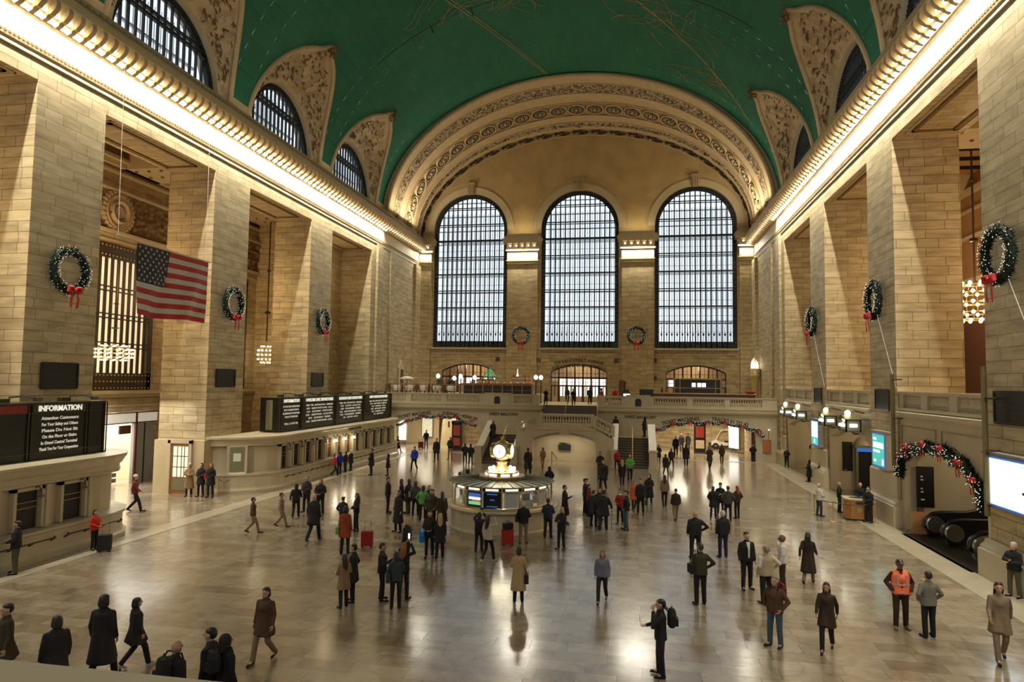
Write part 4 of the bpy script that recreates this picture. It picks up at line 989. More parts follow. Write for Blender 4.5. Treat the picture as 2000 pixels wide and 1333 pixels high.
pB = [(-18.1, 35.0), (-17.3, 35.15), (-16.5, 35.6), (-15.8, 36.2), (-15.3, 36.9), (-15.05, 37.7), (-15.05, 57.2), (-15.3, 58.2), (-16.0, 59.0), (-18.1, 59.3)]
cB = counter('long marble ticket counter with twelve windows, lit lamps over three of them', pB, 37.6, 57.0, [(y+.0, .82) for y in WB], (4, 5, 6), 3.16, -18.1)
# the office window in the rounded end, facing the people by the pier
q = MB(); q.box(-.55, .55, -.14, .0, 0, 1.6); q.cur = 1; q.box(-.38, .38, -.17, -.13, .1, 1.5); q.cur = 2; q.box(-.2, .2, -.19, -.16, .7, 1.15); q.box(-.45, .45, -.2, -.1, -.04, .06)
o = q.build('end_window', [MARBLE, OLIVE, PAPER], cB); o.location = (-16.55+15.05, 35.42-37.6+.12, 1.1); o.rotation_euler.z = radians(34)
letter('HUDSON LINE TICKETS', .22, INK, cB, (.055, 11.0, 2.86), (0, 1, 0))
WA = [2.6, 4.4, 6.2, 8.0, 9.8, 11.6, 13.4, 15.2, 17.0, 18.6, 20.6, 22.55]
pA = [(-15.05, -4), (-15.05, 24.1), (-15.25, 24.9), (-15.8, 25.6), (-16.6, 26.0), (-18.1, 26.1)]
cA = counter('marble ticket counter with bronze windows, nearest the camera, woman in red before it', pA, -4, 25, [(y, 1.0) for y in WA], (), 3.38, -18.1)
# rounding of A overlaps: low dark ledge before the counter
def board(label, y0, y1, z0, z1, divs, heads, red=None):
    t = empty('departure_board', (-16.2, y0, z0), label, 'departure board', 'departure boards'); Ln = y1-y0; h = z1-z0
    MB().box(-1.35, -.02, 0, Ln, 0, h).build('cabinet', SLATE, t)
    q = MB()
    for z in (0, .34, h-.36, h-.02): q.box(-.02, .03, 0, Ln, z, z+.035)
    for y in [0, Ln-.05]+[d-y0 for d in divs]: q.box(-.02, .035, y-.02, y+.03, 0, h); q.box(-.02, .03, y+.13, y+.15, 0, h)
    for x in (-1.3, -1.05, -.35, -.1): q.box(x, x+.03, -.03, 0, 0, h)
    for z in (.3, h-.36): q.box(-1.35, 0, -.03, 0, z, z+.03)
    q.box(-.95, -.45, -.02, 0, .1, h-.1); q.box(-1.38, .04, 0, Ln, h, h+.05)
    q.build('trim', DARKTRIM, t)
    MB().box(-.92, -.48, -.04, -.015, .12, h-.12).build('end_panel', OLIVE, t)
    ed = [y0]+list(divs)+[y1]
    for i, (hd, lines) in enumerate(heads):
        if hd is None: continue
        a, b = ed[i]-y0+.18, ed[i+1]-y0-.05; c = (a+b)/2
        p = MB().box(-.02, .015, a, b, h-.33, h-.04).build('header', REDPAN if red == i else DARKTRIM, t)
        letter(hd, .30, CREAM, t, (.03, c, h-.19), (0, 1, 0), 'header_lettering', sx=min(1.15, (b-a)/(len(hd)*.2)) if len(hd) > 11 else 1.0, bold=.008)
        n = len(lines); hh = (h-.36-.36)/(n+.3)
        for k, ln in enumerate(lines):
            letter(ln, hh*.72, FLAP, t, (.03, c, h-.42-hh*(k+.6)), (0, 1, 0), 'flap_lettering', sx=min(1.6, (b-a)*.92/(max(8, len(ln))*hh*.42)), bold=.006, ext=.003)
    q = MB(); y = 1.2
    while y < Ln:
        q.path([(-.5, y, h+.05), (-.5, y, h+.25), (-.2, y+.3, h+.3), (.15, y+.5, h+.22)], .035, 5); q.tube((.15, y+.42, h+.18), (.15, y+.72, h+.18), .08, .08, 6); q.box(-.6, -.35, y-.5, y-.1, h+.05, h+.2); y += 2.7
    q.build('clip_lamps', DARKTRIM, t)
    return t
board('long black departure board on the farther ticket counter', 39.5, 59.4, 3.18, 5.3, [42.27, 47.6, 52.97],
      [('INFORMATION', ['IF YOU SEE SOMETHING', 'SAY SOMETHING', 'BE SUSPICIOUS OF ANYTHING', 'UNATTENDED', '', 'TELL A COP OR']),
       ('HARLEM LINE DEPARTURES', ['TIME  TRK  DESTINATION   REMARKS', '12:07    NORTH WHITE PLAINS   LOCAL', '12:13    SOUTHEAST   WHITE PLAINS', '12:22    CRESTWOOD   LOCAL STOPS', '12:37    SOUTHEAST   EXPRESS', '12:48    NORTH WHITE PLAINS   LOCAL']),
       ('HUDSON LINE DEPARTURES', ['TIME  TRK  DESTINATION   REMARKS', '12:10    CROTON   LOCAL STOPS', '12:20    POUGHKEEPSIE   EXPRESS', '12:43    CROTON HARMON   LOCAL', '12:50    POUGHKEEPSIE   YONKERS', '1:10    CROTON   LOCAL']),
       ('NEW HAVEN DEPARTURES', ['TIME  TRK  DESTINATION   REMARKS', '12:07    NEW HAVEN   STAMFORD', '12:14    STAMFORD   LOCAL', '12:34    NEW HAVEN   EXPRESS', '12:37    STAMFORD   LOCAL', '1:07    NEW HAVEN'])])
board('black departure board with INFORMATION notice, on the nearer ticket counter', 1.0, 25.15, 3.28, 5.47, [8, 14.5, 21.45, 24.15],
      [('HARLEM LINE DEPARTURES', ['']), ('HUDSON LINE DEPARTURES', ['']), ('NEW HAVEN DEPARTURES', ['TIME   DESTINATION   REMARKS', '12:07   NEW HAVEN', '12:14   STAMFORD', '12:34   CONN', '12:37   57', '1:07   NEW HAVEN']),
       ('INFORMATION', ['Attention Customers:', 'For Your Safety and Others', 'Please Do Not Sit', 'On the Floor or Stairs', 'In Grand Central Terminal', 'Thank You For Your Cooperation'])], red=2)
# ---- vents set in the piers
def vent(x, y, z, sy, sz, s, label):
    t = MB().box(-.04 if s > 0 else 0, 0 if s > 0 else .04, -sy/2, sy/2, -sz/2, sz/2).build('wall_grille', BLACK, loc=(x, y, z), label=label, cat='wall grille', group='black wall grilles in the piers')
    q = MB(); e = -.05*s
    for k in range(9): z_ = -sz/2+sz*(k+.5)/9; q.box(*sorted((e, e*1.4)), -sy/2+.08, sy/2-.08, z_-.015, z_+.015)
    for a in (-1, 1): q.box(*sorted((e*.6, e*1.5)), a*sy/2-.04, a*sy/2+.04, -sz/2, sz/2); q.box(*sorted((e*.6, e*1.5)), -sy/2, sy/2, a*sz/2-.04, a*sz/2+.04)
    q.build('slats', SLATE, t)
vent(-W+.002, 24.66, 6.54, 1.85, 1.04, -1, 'square black grille low on the left pier nearest the camera, over the INFORMATION board'); vent(-W+.002, 36.45, 6.54, 1.9, 1.0, -1, 'square black grille on the pier beside the flag, under its wreath')
vent(-W+.002, 48.3, 6.52, 1.9, 1.0, -1, 'square black grille above the long departure board, on the farthest left pier')
vent(W-.002, 24.9, 5.9, 2.0, 1.05, 1, 'square black grille on the right pier nearest the camera, above the big white screen'); vent(W-.002, 36.6, 5.9, 1.85, 1.0, 1, 'square black grille on the right pier above the teal screen'); vent(W-.002, 48.5, 5.9, 1.75, 1.0, 1, 'square black grille above the far white and teal screen')
# ================================================================ wreaths, garlands, flag
def leaves(q, p, n, r, ln, rr, flat=None):
    for _ in range(n):
        d = Vector((rr.gauss(0, 1), rr.gauss(0, 1), rr.gauss(0, 1))).normalized(); b = Vector(p)+d*r*rr.uniform(.5, 1); t = d*ln*rr.uniform(.6, 1.1)+Vector((rr.uniform(-.05, .05), rr.uniform(-.05, .05), rr.uniform(-.06, .03)))
        s = t.cross(Vector((rr.gauss(0, 1), rr.gauss(0, 1), rr.gauss(0, 1)))).normalized()*ln*.16
        q.add([b-s, b+s, b+t], [(0, 1, 2)])
def bow(parent, loc, k=1.0, name='bow'):
    q = MB()
    for sx in (-1, 1):
        q.path([(0, 0, 0), (sx*.16*k, -.05*k, .12*k), (sx*.30*k, -.06*k, .10*k), (sx*.32*k, -.05*k, -.04*k), (sx*.18*k, -.05*k, -.08*k), (0, 0, 0)], lambda u: .062*k*(1+.5*sin(pi*u)), 6)
        v = [(0, -.02*k, 0), (sx*.07*k, -.07*k, -.02*k), (sx*.13*k, -.08*k, -.40*k), (sx*.10*k, -.03*k, -.78*k), (sx*.22*k, -.05*k, -.72*k), (sx*.24*k, -.07*k, -.38*k), (sx*.13*k, -.06*k, -.02*k)]
        v2 = [(a, b+.02*k, c) for a, b, c in v]; n = 7
        q.add(v+v2, [(0, 1, 6), (1, 2, 5, 6), (2, 3, 4, 5), (7, 13, 8), (8, 13, 12, 9), (9, 12, 11, 10)]+[(i, (i+1) % n, (i+1) % n+n, i+n) for i in range(n)])
    q.ball((0, -.07*k, 0), .075*k, 8, 6)
    return q.build(name, RED, parent, smooth=False, loc=loc)
def wreath_proto():
    t = empty('wreath', (0, 0, 0)); rr = random.Random(11); q = MB(); R = .84
    q.path([(R*cos(2*pi*i/40), 0, R*sin(2*pi*i/40)) for i in range(40)], .13, 7, True)
    for i in range(150):
        a = 2*pi*i/150; leaves(q, (R*cos(a), 0, R*sin(a)), 16, .12, .17, rr)
    q.build('evergreen_ring', PINE, t)
    q = MB()
    for i in range(150):
        a = rr.uniform(0, 2*pi); b = rr.uniform(-pi, pi); ro = .235; q.ball(((R+ro*cos(b))*cos(a), -abs(ro*sin(b)), (R+ro*cos(b))*sin(a)), .013, 4, 3)
    q.build('fairy_lights', TWINK, t, kind='stuff'); bow(t, (0, -.24, -R), 1.0); return t
WRE = [((-W+.33, 24.6, 11.0), 90, 'lit evergreen wreath with red bow on the pier nearest the camera, left of the flag'), ((-W+.33, 36.5, 11.0), 90, 'lit evergreen wreath with red bow on the pier right of the flag'),
       ((-W+.33, 48.35, 11.0), 90, 'lit evergreen wreath with red bow over the long departure board'), ((-6.25, D-.74, 11.6), 0, 'round lit wreath with red bow between the left and middle west windows'),
       ((6.1, D-.74, 11.6), 0, 'round lit wreath with red bow between the middle and right west windows'), ((W-.35, 24.75, 11.0), -90, 'largest wreath, lit with red bow, beside the hanging crystal chandelier'),
       ((W-.33, 36.7, 10.95), -90, 'lit wreath with red bow on the right pier above the teal screen'), ((W-.33, 48.8, 10.95), -90, 'lit wreath with red bow on the farthest right pier, above the white screen')]
wp = wreath_proto()
for i, (loc, rz, lab) in enumerate(WRE):
    o = wp if i == 0 else copy_tree(wp); o.location = loc; o.rotation_euler.z = radians(rz); tag(o, lab, 'wreath', 'christmas wreaths on the piers'); o['category'] = 'wreath'
for i, (y, lab) in enumerate(((24.75, 'thin pale guy line slanting down from the largest wreath'), (36.7, 'thin pale guy line slanting down from the wreath above the teal screen'), (48.8, 'thin pale guy line slanting down from the farthest right wreath'))):
    MB().tube((W-.35, y-.6, 10.1), (W-.15, y-2.3, 6.5), .012, n=5).build('guy_wire', WHITE, label=lab, cat='wire')
def garland(label, pts, org, rz, bows, seed, k=1.0):
    t = empty('garland', org, label, 'garland', 'lit garlands over the passage arches', radians(rz)); rr = random.Random(seed)
    dense = []
    for a, b in zip(pts, pts[1:]):
        sag = .10*(b[0]-a[0]) if len(a) < 3 else a[2]; n = 14
        for i in range(n): u = i/n; dense.append((a[0]+(b[0]-a[0])*u, -.14, a[1]+(b[1]-a[1])*u-4*sag*u*(1-u)))
    dense.append((pts[-1][0], -.14, pts[-1][1])); q = MB(); q.path(dense, .09*k, 6)
    for p in dense: leaves(q, p, int(34*k), .09*k, .17*k, rr)
    q.build('evergreen_rope', PINE, t); q = MB()
    for p in dense:
        for _ in range(3): q.ball((p[0]+rr.uniform(-.16, .16)*k, p[1]-rr.uniform(.08, .2)*k, p[2]+rr.uniform(-.17, .17)*k), .014, 4, 3)
    q.build('fairy_lights', TWINK, t, kind='stuff')
    for b in bows: bow(t, (b[0], -.3, b[1]), .52*k)
    return t
garland('lit green garland with red bows over the left passage, below the SUBWAY lettering', [(-3.9, 2.35), (-2.9, 2.85), (-1.5, 3.28), (.2, 3.36), (1.8, 3.3), (3.7, 2.5)], (-12.2, BY, 0), 0, [(-2.9, 2.85), (-1.5, 3.28), (.2, 3.34), (1.8, 3.28), (3.3, 2.9)], 1)
garland('lit green garland with red bows over the right passage, below TRACKS 31 TO 42', [(-4.3, 2.5), (-2.8, 3.1), (-1.3, 3.32), (.2, 3.32), (1.6, 3.3), (3.0, 3.05), (4.4, 2.7), (4.75, 2.2, 0)], (11.97, BY, 0), 0, [(-4.2, 2.6), (-2.8, 3.1), (-1.3, 3.3), (.2, 3.3), (1.6, 3.28), (3.0, 3.02), (4.4, 2.65)], 2)
garland('thick lit garland with red bows around the escalator arch', [(-3.85, 2.5, 0), (-3.75, 3.25), (-2.65, 3.8), (-.9, 4.12), (.75, 4.1), (2.4, 3.75), (3.65, 3.0), (3.85, 2.3, 0)], (W+.10, 30.6, 0), -90,
        [(-3.75, 3.35), (-2.65, 3.85), (-.9, 4.12), (.75, 4.1), (2.3, 3.7), (3.4, 3.2)], 3, 1.35)
# flag hung from a wire-held pole
FW, FH = 5.43, 3.38
def flagp(u, v):   # u along the fly 0..1, v down 0..1
    wv = .16*sin(u*9+v*2.2)*v+.07*sin(u*23+v*5)*v+.12*(v**2)*cos(u*5)
    return (wv, u*FW+.10*sin(v*3)*(1-u)*-1, -v*FH*(1+.02*sin(u*6))-.02)
fl = empty('flag', (-17.3, 27.84, 12.9), 'large hanging striped flag, red and white, with starred navy canton', 'flag')
for i in range(2):
    pass
q = MB(); n = 78
for r in range(13):
    for c in range(40):
        u0, u1 = c/40, (c+1)/40
        if r < 7 and u1 <= .42: continue
        for k in range(3):
            v0, v1 = (r+k/3)/13, (r+(k+1)/3)/13; q.cur = r % 2; q.add([flagp(u0, v0), flagp(u1, v0), flagp(u1, v1), flagp(u0, v1)], [(0, 1, 2, 3)])
o = q.build('stripes', [REDF, WHITEF], fl, smooth=True)
q = MB(); q.grid(lambda u, v: flagp(u*.425, v*7/13), 17, 21); q.build('canton', NAVYF, fl, smooth=True)
q = MB()
for r in range(9):
    for c in range(6 if r % 2 == 0 else 5):
        u = .425*((c+.5)/6 if r % 2 == 0 else (c+1)/6); v = 7/13*(r+.75)/9.5; p = Vector(flagp(u, v)); p.x += .012; R_ = .085
        vs = [(p.x, p.y+(R_ if i % 2 == 0 else R_*.42)*sin(i*pi/5), p.z+(R_ if i % 2 == 0 else R_*.42)*cos(i*pi/5)) for i in range(10)]
        q.add(vs, [tuple(range(10))])
q.build('stars', WHITEF, fl)
q = MB(); q.tube((0, -1.3, .06), (0, FW+.15, .02), .035, n=6)
for i in range(9): q.tube((0, .3+i*.6, .05), (0, .3+i*.6, -.04), .02, n=5)
q.build('header_pole', CREAM if False else GREYP, fl)
for y in (-1.2, 5.2): MB().tube((0, y, .05), (-.1, y, 8.2), .012, n=4).build('suspension_cable', PAPER, fl)

# ================================================================ information kiosk and clock
kx, ky = -.15, 30.8
ki = empty('information_kiosk', (kx, ky, 0), 'round marble and glass information booth in the middle of the floor', 'information booth')
q = MB(); q.lathe((0, 0, 0), [(2.38, 0), (2.38, .08), (2.33, .12), (2.33, .9), (2.05, .9), (2.05, 0)], 64); q.build('drum', MARBLE, ki, smooth=False)
q = MB(); q.lathe((0, 0, 0), [(2.30, .90), (2.58, .93), (2.60, .98), (2.58, 1.02), (2.28, 1.06), (1.9, 1.06), (1.9, .9)], 64); q.build('counter_ledge', MARBLE, ki)
q = MB(); q.lathe((0, 0, 0), [(2.42, 1.02), (2.45, 1.04), (2.42, 1.07), (2.39, 1.04), (2.42, 1.02)], 64); q.build('brass_rail', BRASS, ki)
NF = 16; q = MB()
A0 = -pi/2+pi/NF
for i in range(NF):
    a = A0+2*pi*i/NF; q.tube((2.26*cos(a), 2.26*sin(a), 1.04), (2.26*cos(a), 2.26*sin(a), 2.02), .028, n=6)
q.lathe((0, 0, 0), [(2.22, 1.04), (2.28, 1.04), (2.28, 1.10), (2.22, 1.10)], NF, a0=A0, a1=A0+2*pi); q.lathe((0, 0, 0), [(2.22, 1.80), (2.28, 1.80), (2.28, 1.83), (2.22, 1.83)], NF, a0=A0, a1=A0+2*pi)
q.lathe((0, 0, 0), [(2.20, 1.97), (2.38, 1.97), (2.40, 2.0), (2.38, 2.04), (2.20, 2.04)], NF, a0=A0, a1=A0+2*pi); q.build('brass_frame', BRASS, ki)
q = MB(); q.lathe((0, 0, 0), [(2.25, 1.1), (2.25, 1.97)], NF, a0=A0, a1=A0+2*pi); q.build('glazing', PANEG, ki)
for i in range(NF):     # lit header box of every bay
    a = A0+2*pi*(i+.5)/NF; q = MB(); q.cbox(0, 0, 0, .10, .84, .15); q.cur = 1; q.cbox(.055, 0, .0, .02, .56, .075)
    o = q.build('light_box', [BLACK, TUBE], ki); o.location = (2.12*cos(a), 2.12*sin(a), 1.89); o.rotation_euler.z = a
def bay(i, fn, name, mats):
    a = A0+2*pi*(i+.5)/NF; q = MB(); fn(q); o = q.build(name, mats, ki); o.location = (2.10*cos(a), 2.10*sin(a), 1.46); o.rotation_euler.z = a; return o
def scr(q):
    q.cbox(0, 0, 0, .05, .78, .72); q.cur = 1; q.cbox(.03, 0, .16, .01, .62, .16); q.cur = 2; q.cbox(.03, 0, .02, .01, .62, .12); q.cur = 3; q.cbox(.03, .08, -.07, .01, .42, .06); q.cur = 4; q.cbox(.03, 0, -.18, .01, .62, .14)
bay(NF-2, scr, 'screen', [BLACK, SCREENB, SCREENW, SCREENR, SCREENG])
def scr2(q):
    q.cbox(0, 0, 0, .05, .78, .72); q.cur = 1; q.cbox(.03, 0, .24, .01, .46, .05); q.cbox(.03, 0, 0, .01, .2, .05); q.cbox(.03, 0, -.28, .01, .5, .04)
bay(NF-1, scr2, 'screen', [SLATE, SCREENB])
def pst(q):
    q.cbox(0, 0, 0, .03, .62, .70); q.cur = 1
    for k in range(9): q.cbox(.02, 0, .26-.065*k, .005, .5, .018)
bay(0, pst, 'timetable', [PAPER, GREYP]); bay(2, pst, 'timetable', [PAPER, GREYP]); bay(4, pst, 'timetable', [PAPER, GREYP]); bay(NF-5, pst, 'timetable', [PAPER, GREYP])
q = MB(); q.lathe((0, 0, 0), [(2.42, 2.03), (.95, 2.12)], 64); q.build('roof', simple('frosted_roof_panels', (.42, .44, .36), .3, var=.15), ki)
q = MB()
for i in range(32):
    a = 2*pi*i/32; q.tube((2.42*cos(a), 2.42*sin(a), 2.045), (.95*cos(a), .95*sin(a), 2.135), .022, n=4)
q.build('roof_ribs', DARKTRIM, ki)
q = MB(); q.lathe((0, 0, 0), [(.92, 2.10), (1.04, 2.10), (1.06, 2.14), (1.0, 2.16), (1.0, 2.22), (1.05, 2.25), (.92, 2.26)], 32)
for i in range(40):
    a = 2*pi*i/40; q.ball((1.03*cos(a), 1.03*sin(a), 2.19), .04, 5, 3)
q.build('gilt_cresting', GOLD, ki)
q = MB(); q.lathe((0, 0, 0), [(.72, 2.2), (.76, 2.22), (.74, 2.26), (.74, 2.38), (.78, 2.40), (.78, 2.43), (.5, 2.46)], 32); q.build('gallery', BRASS, ki)
for i in range(8):
    a = pi/8+2*pi*i/8; q = MB(); q.cbox(0, 0, 0, .02, .40 if i % 2 else .42, .10); o = q.build('lit_panel', LUM, ki); o.location = (.745*cos(a), .745*sin(a), 2.32); o.rotation_euler.z = a
for i in range(8):
    a = 2*pi*i/8+.2; MB().ball((0, 0, 0), .085, 10, 7).build('globe_bulb', BULB, ki, loc=(.55*cos(a), .55*sin(a), 2.56), smooth=True)
q = MB(); q.lathe((0, 0, 0), [(.0001, 0), (2.0, 0)], 32); q.build('inner_floor', DWOOD, ki, loc=(0, 0, .3))
for i in range(6):
    a = i*1.05+.4; q = MB(); q.cbox(0, 0, 0, .4, .5, .35); q.cur = 1; q.cbox(.0, 0, .3, .05, .42, .3); o = q.build('desk_equipment', [GREYP, BLACK], ki); o.location = (1.6*cos(a), 1.6*sin(a), 1.15); o.rotation_euler.z = a
point('kiosk_inner_lamp', (kx, ky, 1.75), 90, (1, .97, .88), .25); point('kiosk_globe_lamps', (kx, ky-.2, 2.75), 70, (1, .9, .65), .5)
ck = empty('clock', (kx, ky, 2.43), 'golden four-faced ball clock on top of the information booth', 'clock')
q = MB(); q.lathe((0, 0, 0), [(.44, 0), (.46, .05), (.34, .10), (.26, .20), (.22, .30), (.20, .36), (.27, .40), (.27, .43), (.18, .46), (.0001, .48)], 28); q.build('pedestal', CLOCKG, ck, smooth=True)
q = MB(); q.ball((0, 0, .94), .46, 28, 18); q.build('ball', CLOCKG, ck, smooth=True)
q = MB(); q.lathe((0, 0, 0), [(.24, 1.30), (.2, 1.36), (.07, 1.42), (.05, 1.46), (.08, 1.50), (.06, 1.56), (.0001, 1.60)], 16); q.build('finial', BRASS, ck, smooth=True)
for k in range(4):
    a = radians(-90-6+90*k); c_, s_ = cos(a), sin(a)
    q = MB(); q.lathe((0, 0, 0), [(.0001, .0), (.30, .0)], 28); q.cur = 1; q.lathe((0, 0, 0), [(.30, -.20), (.345, -.19), (.345, .03), (.30, .02)], 28)
    q.cur = 2; q.box(-.012, .012, -.02, .24, .01, .016); q.add([(-.015, 0, .012), (.015, 0, .012), (.045, -.15, .012), (.02, -.16, .012)], [(0, 1, 2, 3)])
    for h in range(12): b = h*pi/6; q.tube((.25*cos(b), .25*sin(b), .008), (.28*cos(b), .28*sin(b), .008), .008, n=4)
    o = q.build('dial', [DIALM, BRASS, BLACK], ck); Mx = Matrix(((-s_, 0, c_, .462*c_), (c_, 0, s_, .462*s_), (0, 1, 0, .94), (0, 0, 0, 1))); o.matrix_local = Mx
# ================================================================ right wall: lanterns, screens, posts, escalators, police desk
def lantern(y, z, label, dx=.75, k=1.2):
    t = empty('hanging_lantern', (W-dx, y, z), label, 'lantern', 'bronze lanterns of the right-hand wall')
    q = MB(); a, b, h = .30*k, .50*k, .26*k
    for sx in (-1, 1):
        q.box(*sorted((sx*a, sx*(a-.05))), -b, b, h-.07, h).box(*sorted((sx*a, sx*(a-.05))), -b, b, -h, -h+.07); q.box(*sorted((sx*a, sx*(a-.05))), -b, -b+.1, -h, h).box(*sorted((sx*a, sx*(a-.05))), b-.1, b, -h, h)
    for sy in (-1, 1): q.box(-a, a, *sorted((sy*b, sy*(b-.04))), h-.07, h).box(-a, a, *sorted((sy*b, sy*(b-.04))), -h, -h+.07); q.box(-a, -a+.08, *sorted((sy*b, sy*(b-.04))), -h, h).box(a-.08, a, *sorted((sy*b, sy*(b-.04))), -h, h)
    q.prism([(-b-.05, h), (b+.05, h), (.12, h+.20), (-.12, h+.20)], 'x', -a-.04, a+.04); q.build('case', OLIVE if False else BRONZE_L, t)
    q = MB(); q.box(-a+.06, a-.06, -b+.06, b-.06, -h+.06, h-.06); q.build('shade', SHADE, t)
    q = MB(); q.tube((-a-.0, -b*.55, 0), (-a-.0, b*.55, 0), .075*k, n=8); q.tube((-.18, -b-.0, 0), (.18, -b, 0), .07*k, n=8); q.build('lamp_tube', TUBE, t, smooth=True)
    MB().ball((-.1, 0, h+.30), .12*k, 12, 8).build('globe', BULB, t, smooth=True)
    q = MB(); q.path([(-.1, .35, h+.12), (-.1, .45, h+.35), (-.1, .2, h+.5), (.2, .0, h+.45), (dx, 0, h+.30)], .03, 5); q.path([(0, 0, -h), (.3, 0, -h-.12), (dx, .0, -h+.0)], .03, 5); q.path([(0, -.3, -h), (.2, 0, -h-.18), (dx, .0, -h-.1)], .02, 5)
    q.build('bracket', BRONZE, t)
    point('lantern_lamp', (W-dx-.35, y, z+.3), 22, (1, .93, .72), .12)
BRONZE_L = simple('olive_bronze', (.16, .13, .055), .4, .5, var=.2, scale=6); SHADE = simple('dim_glass_shade', (.25, .26, .2), .3, var=0)
lantern(54.6, 4.55, 'bronze lantern hanging from the right wall, farthest of the four'); lantern(50.7, 4.5, 'bronze lantern hanging right of the farthest one, both beyond the far wall screen')
lantern(43.6, 4.5, 'bronze lantern hanging between the two wall screens, the farther of that pair'); lantern(39.4, 4.46, 'largest bronze lantern on the right wall, hung next to the teal screen', k=1.3)
def wallscreen(y, z, hy, hz, label, content, d=.32):
    t = empty('wall_screen', (W, y, z), label, 'screen', 'lit advertising screens on the right wall')
    MB().box(-d, 0, -hy-.12, hy+.12, -hz-.1, hz+.12).box(-d-.05, 0, -hy-.18, hy+.18, hz+.08, hz+.16).build('housing', GREYP if content != 'teal' else MARBLE, t)
    MB().box(-d-.02, -d+.01, -hy-.03, hy+.03, -hz-.03, hz+.03).build('screen_edge', SCREENB, t)
    q = MB(); x0, x1 = -d-.03, -d-.015
    if content == 'white': q.box(x0, x1, -hy+.03, hy-.03, -hz+.03, hz-.03); q.cur = 1; q.box(x0-.004, x1, -hy+.5, -hy+.7, -hz+.6, -hz+.68); q.build('picture', [SCREENW, BLACK], t)
    elif content == 'half': q.box(x0, x1, -hy+.04, hy-.04, -hz*.35, hz-.04); q.cur = 1; q.box(x0, x1, -hy+.04, hy-.04, -hz+.04, -hz*.35); q.cur = 0; q.ball((x0, 0, -hz*.68), .16, 8, 5, sx=.2); q.build('picture', [SCREENW, SCREENC], t)
    else:
        q.box(x0, x1, -hy+.04, hy-.04, -hz+.04, hz-.04); q.cur = 1
        q.box(x0-.006, x0, .2, hy-.15, hz-.32, hz-.2).box(x0-.006, x0, -hy+.1, hy-.15, .1, .38).box(x0-.006, x0, -.25, hy-.15, -.12, .0); q.box(x0-.006, x0, .3, hy-.2, -hz+.2, -hz+.32); q.box(x0-.006, x0, -hy+.1, -hy+.35, -hz+.1, -hz+.4)
        q.build('picture', [SCREENC, SCREENW], t)
wallscreen(24.55, 3.42, 1.5, .80, 'big white lit screen on the right pier at the edge of the picture', 'white'); wallscreen(36.35, 3.42, .83, .80, 'tall teal and white lit screen on the pier beyond the escalators', 'teal'); wallscreen(48.3, 3.42, .82, .80, 'farthest wall screen, mostly white with a teal foot', 'half')
area('screen_glow', (W-.45, 24.55, 3.42), (0, radians(90), 0), 1.5, 2.8, 30, (.85, .95, 1))
for y, z0, z1, lab in ((34.1, 2.9, 7.15, 'tall slim bronze mast on the right wall beside the teal screen'), (25.75, 2.2, 7.3, 'tall slim bronze mast on the right wall at the near side of the escalator arch')):
    t = MB().tube((0, 0, 0), (0, 0, z1-z0), .09, n=10).build('mast', BRONZE_L, loc=(W-.42, y, z0), label=lab, cat='mast', group='masts on the right wall')
    q = MB()
    for z in (.4, 2.2, 4.0): q.tube((0, 0, z), (.42, 0, z), .035, n=6); q.ball((.0, -.14, z), .06, 6, 4)
    q.build('bracket', BRONZE, t)
t = empty('wall_poster', (19.0, 34.13, 1.98), 'tall black framed display panel on the wall inside the escalator arch', 'poster', rz=0)
q = MB(); q.box(-.33, .33, 0, .05, -.9, .9); q.build('panel', SLATE, t); q = MB()
for z, w_ in ((.45, .10), (.30, .12), (-.1, .09), (-.25, .12), (-.6, .16)): q.box(-.2, -.2+w_, -.01, 0, z, z+.06)
q.build('print', PAPER, t); q = MB(); q.box(-.36, -.33, -.02, .05, -.93, .93).box(.33, .36, -.02, .05, -.93, .93).box(-.36, .36, -.02, .05, .9, .93).box(-.36, .36, -.02, .05, -.93, -.9); q.build('frame', BLACK, t)
t = empty('wall_poster', (19.25, 46.42, 2.1), 'tall black panel on the passage wall behind the two nearer lanterns', 'poster'); MB().box(-.30, .30, 0, .05, -.92, .92).build('panel', SLATE, t); MB().box(-.2, -.05, -.01, 0, -.86, -.82).build('print', PAPER, t)
t = empty('doorway_booth', (20.2, 46.35, 0), 'narrow dark doorway with carved hood beside the teal screen', 'doorway')
q = MB(); q.box(-.55, -.42, -.3, .1, 0, 2.7).box(.42, .55, -.3, .1, 0, 2.7).box(-.65, .65, -.4, .1, 2.7, 2.85); q.build('frame', OLIVE, t); MB().box(-.42, .42, -.1, .05, 0, 2.7).build('opening', BLACK, t); MB().box(-.5, .5, -.34, -.28, 2.45, 2.68).build('sign_band', SCREENB, t)
q = MB(); q.lathe((0, 0, 2.85), [(.5, 0), (.46, .25), (.3, .45), (.1, .55)], 14, a0=pi, a1=2*pi); q.build('hood', MARBLE, t, smooth=True)
MB().tube((20.0, 58.30, 1.62), (20.0, 58.36, 1.62), .2, n=18).build('wall_medallion', BRONZE, label='small round bronze medallion on the wall of the farthest right passage', cat='medallion')
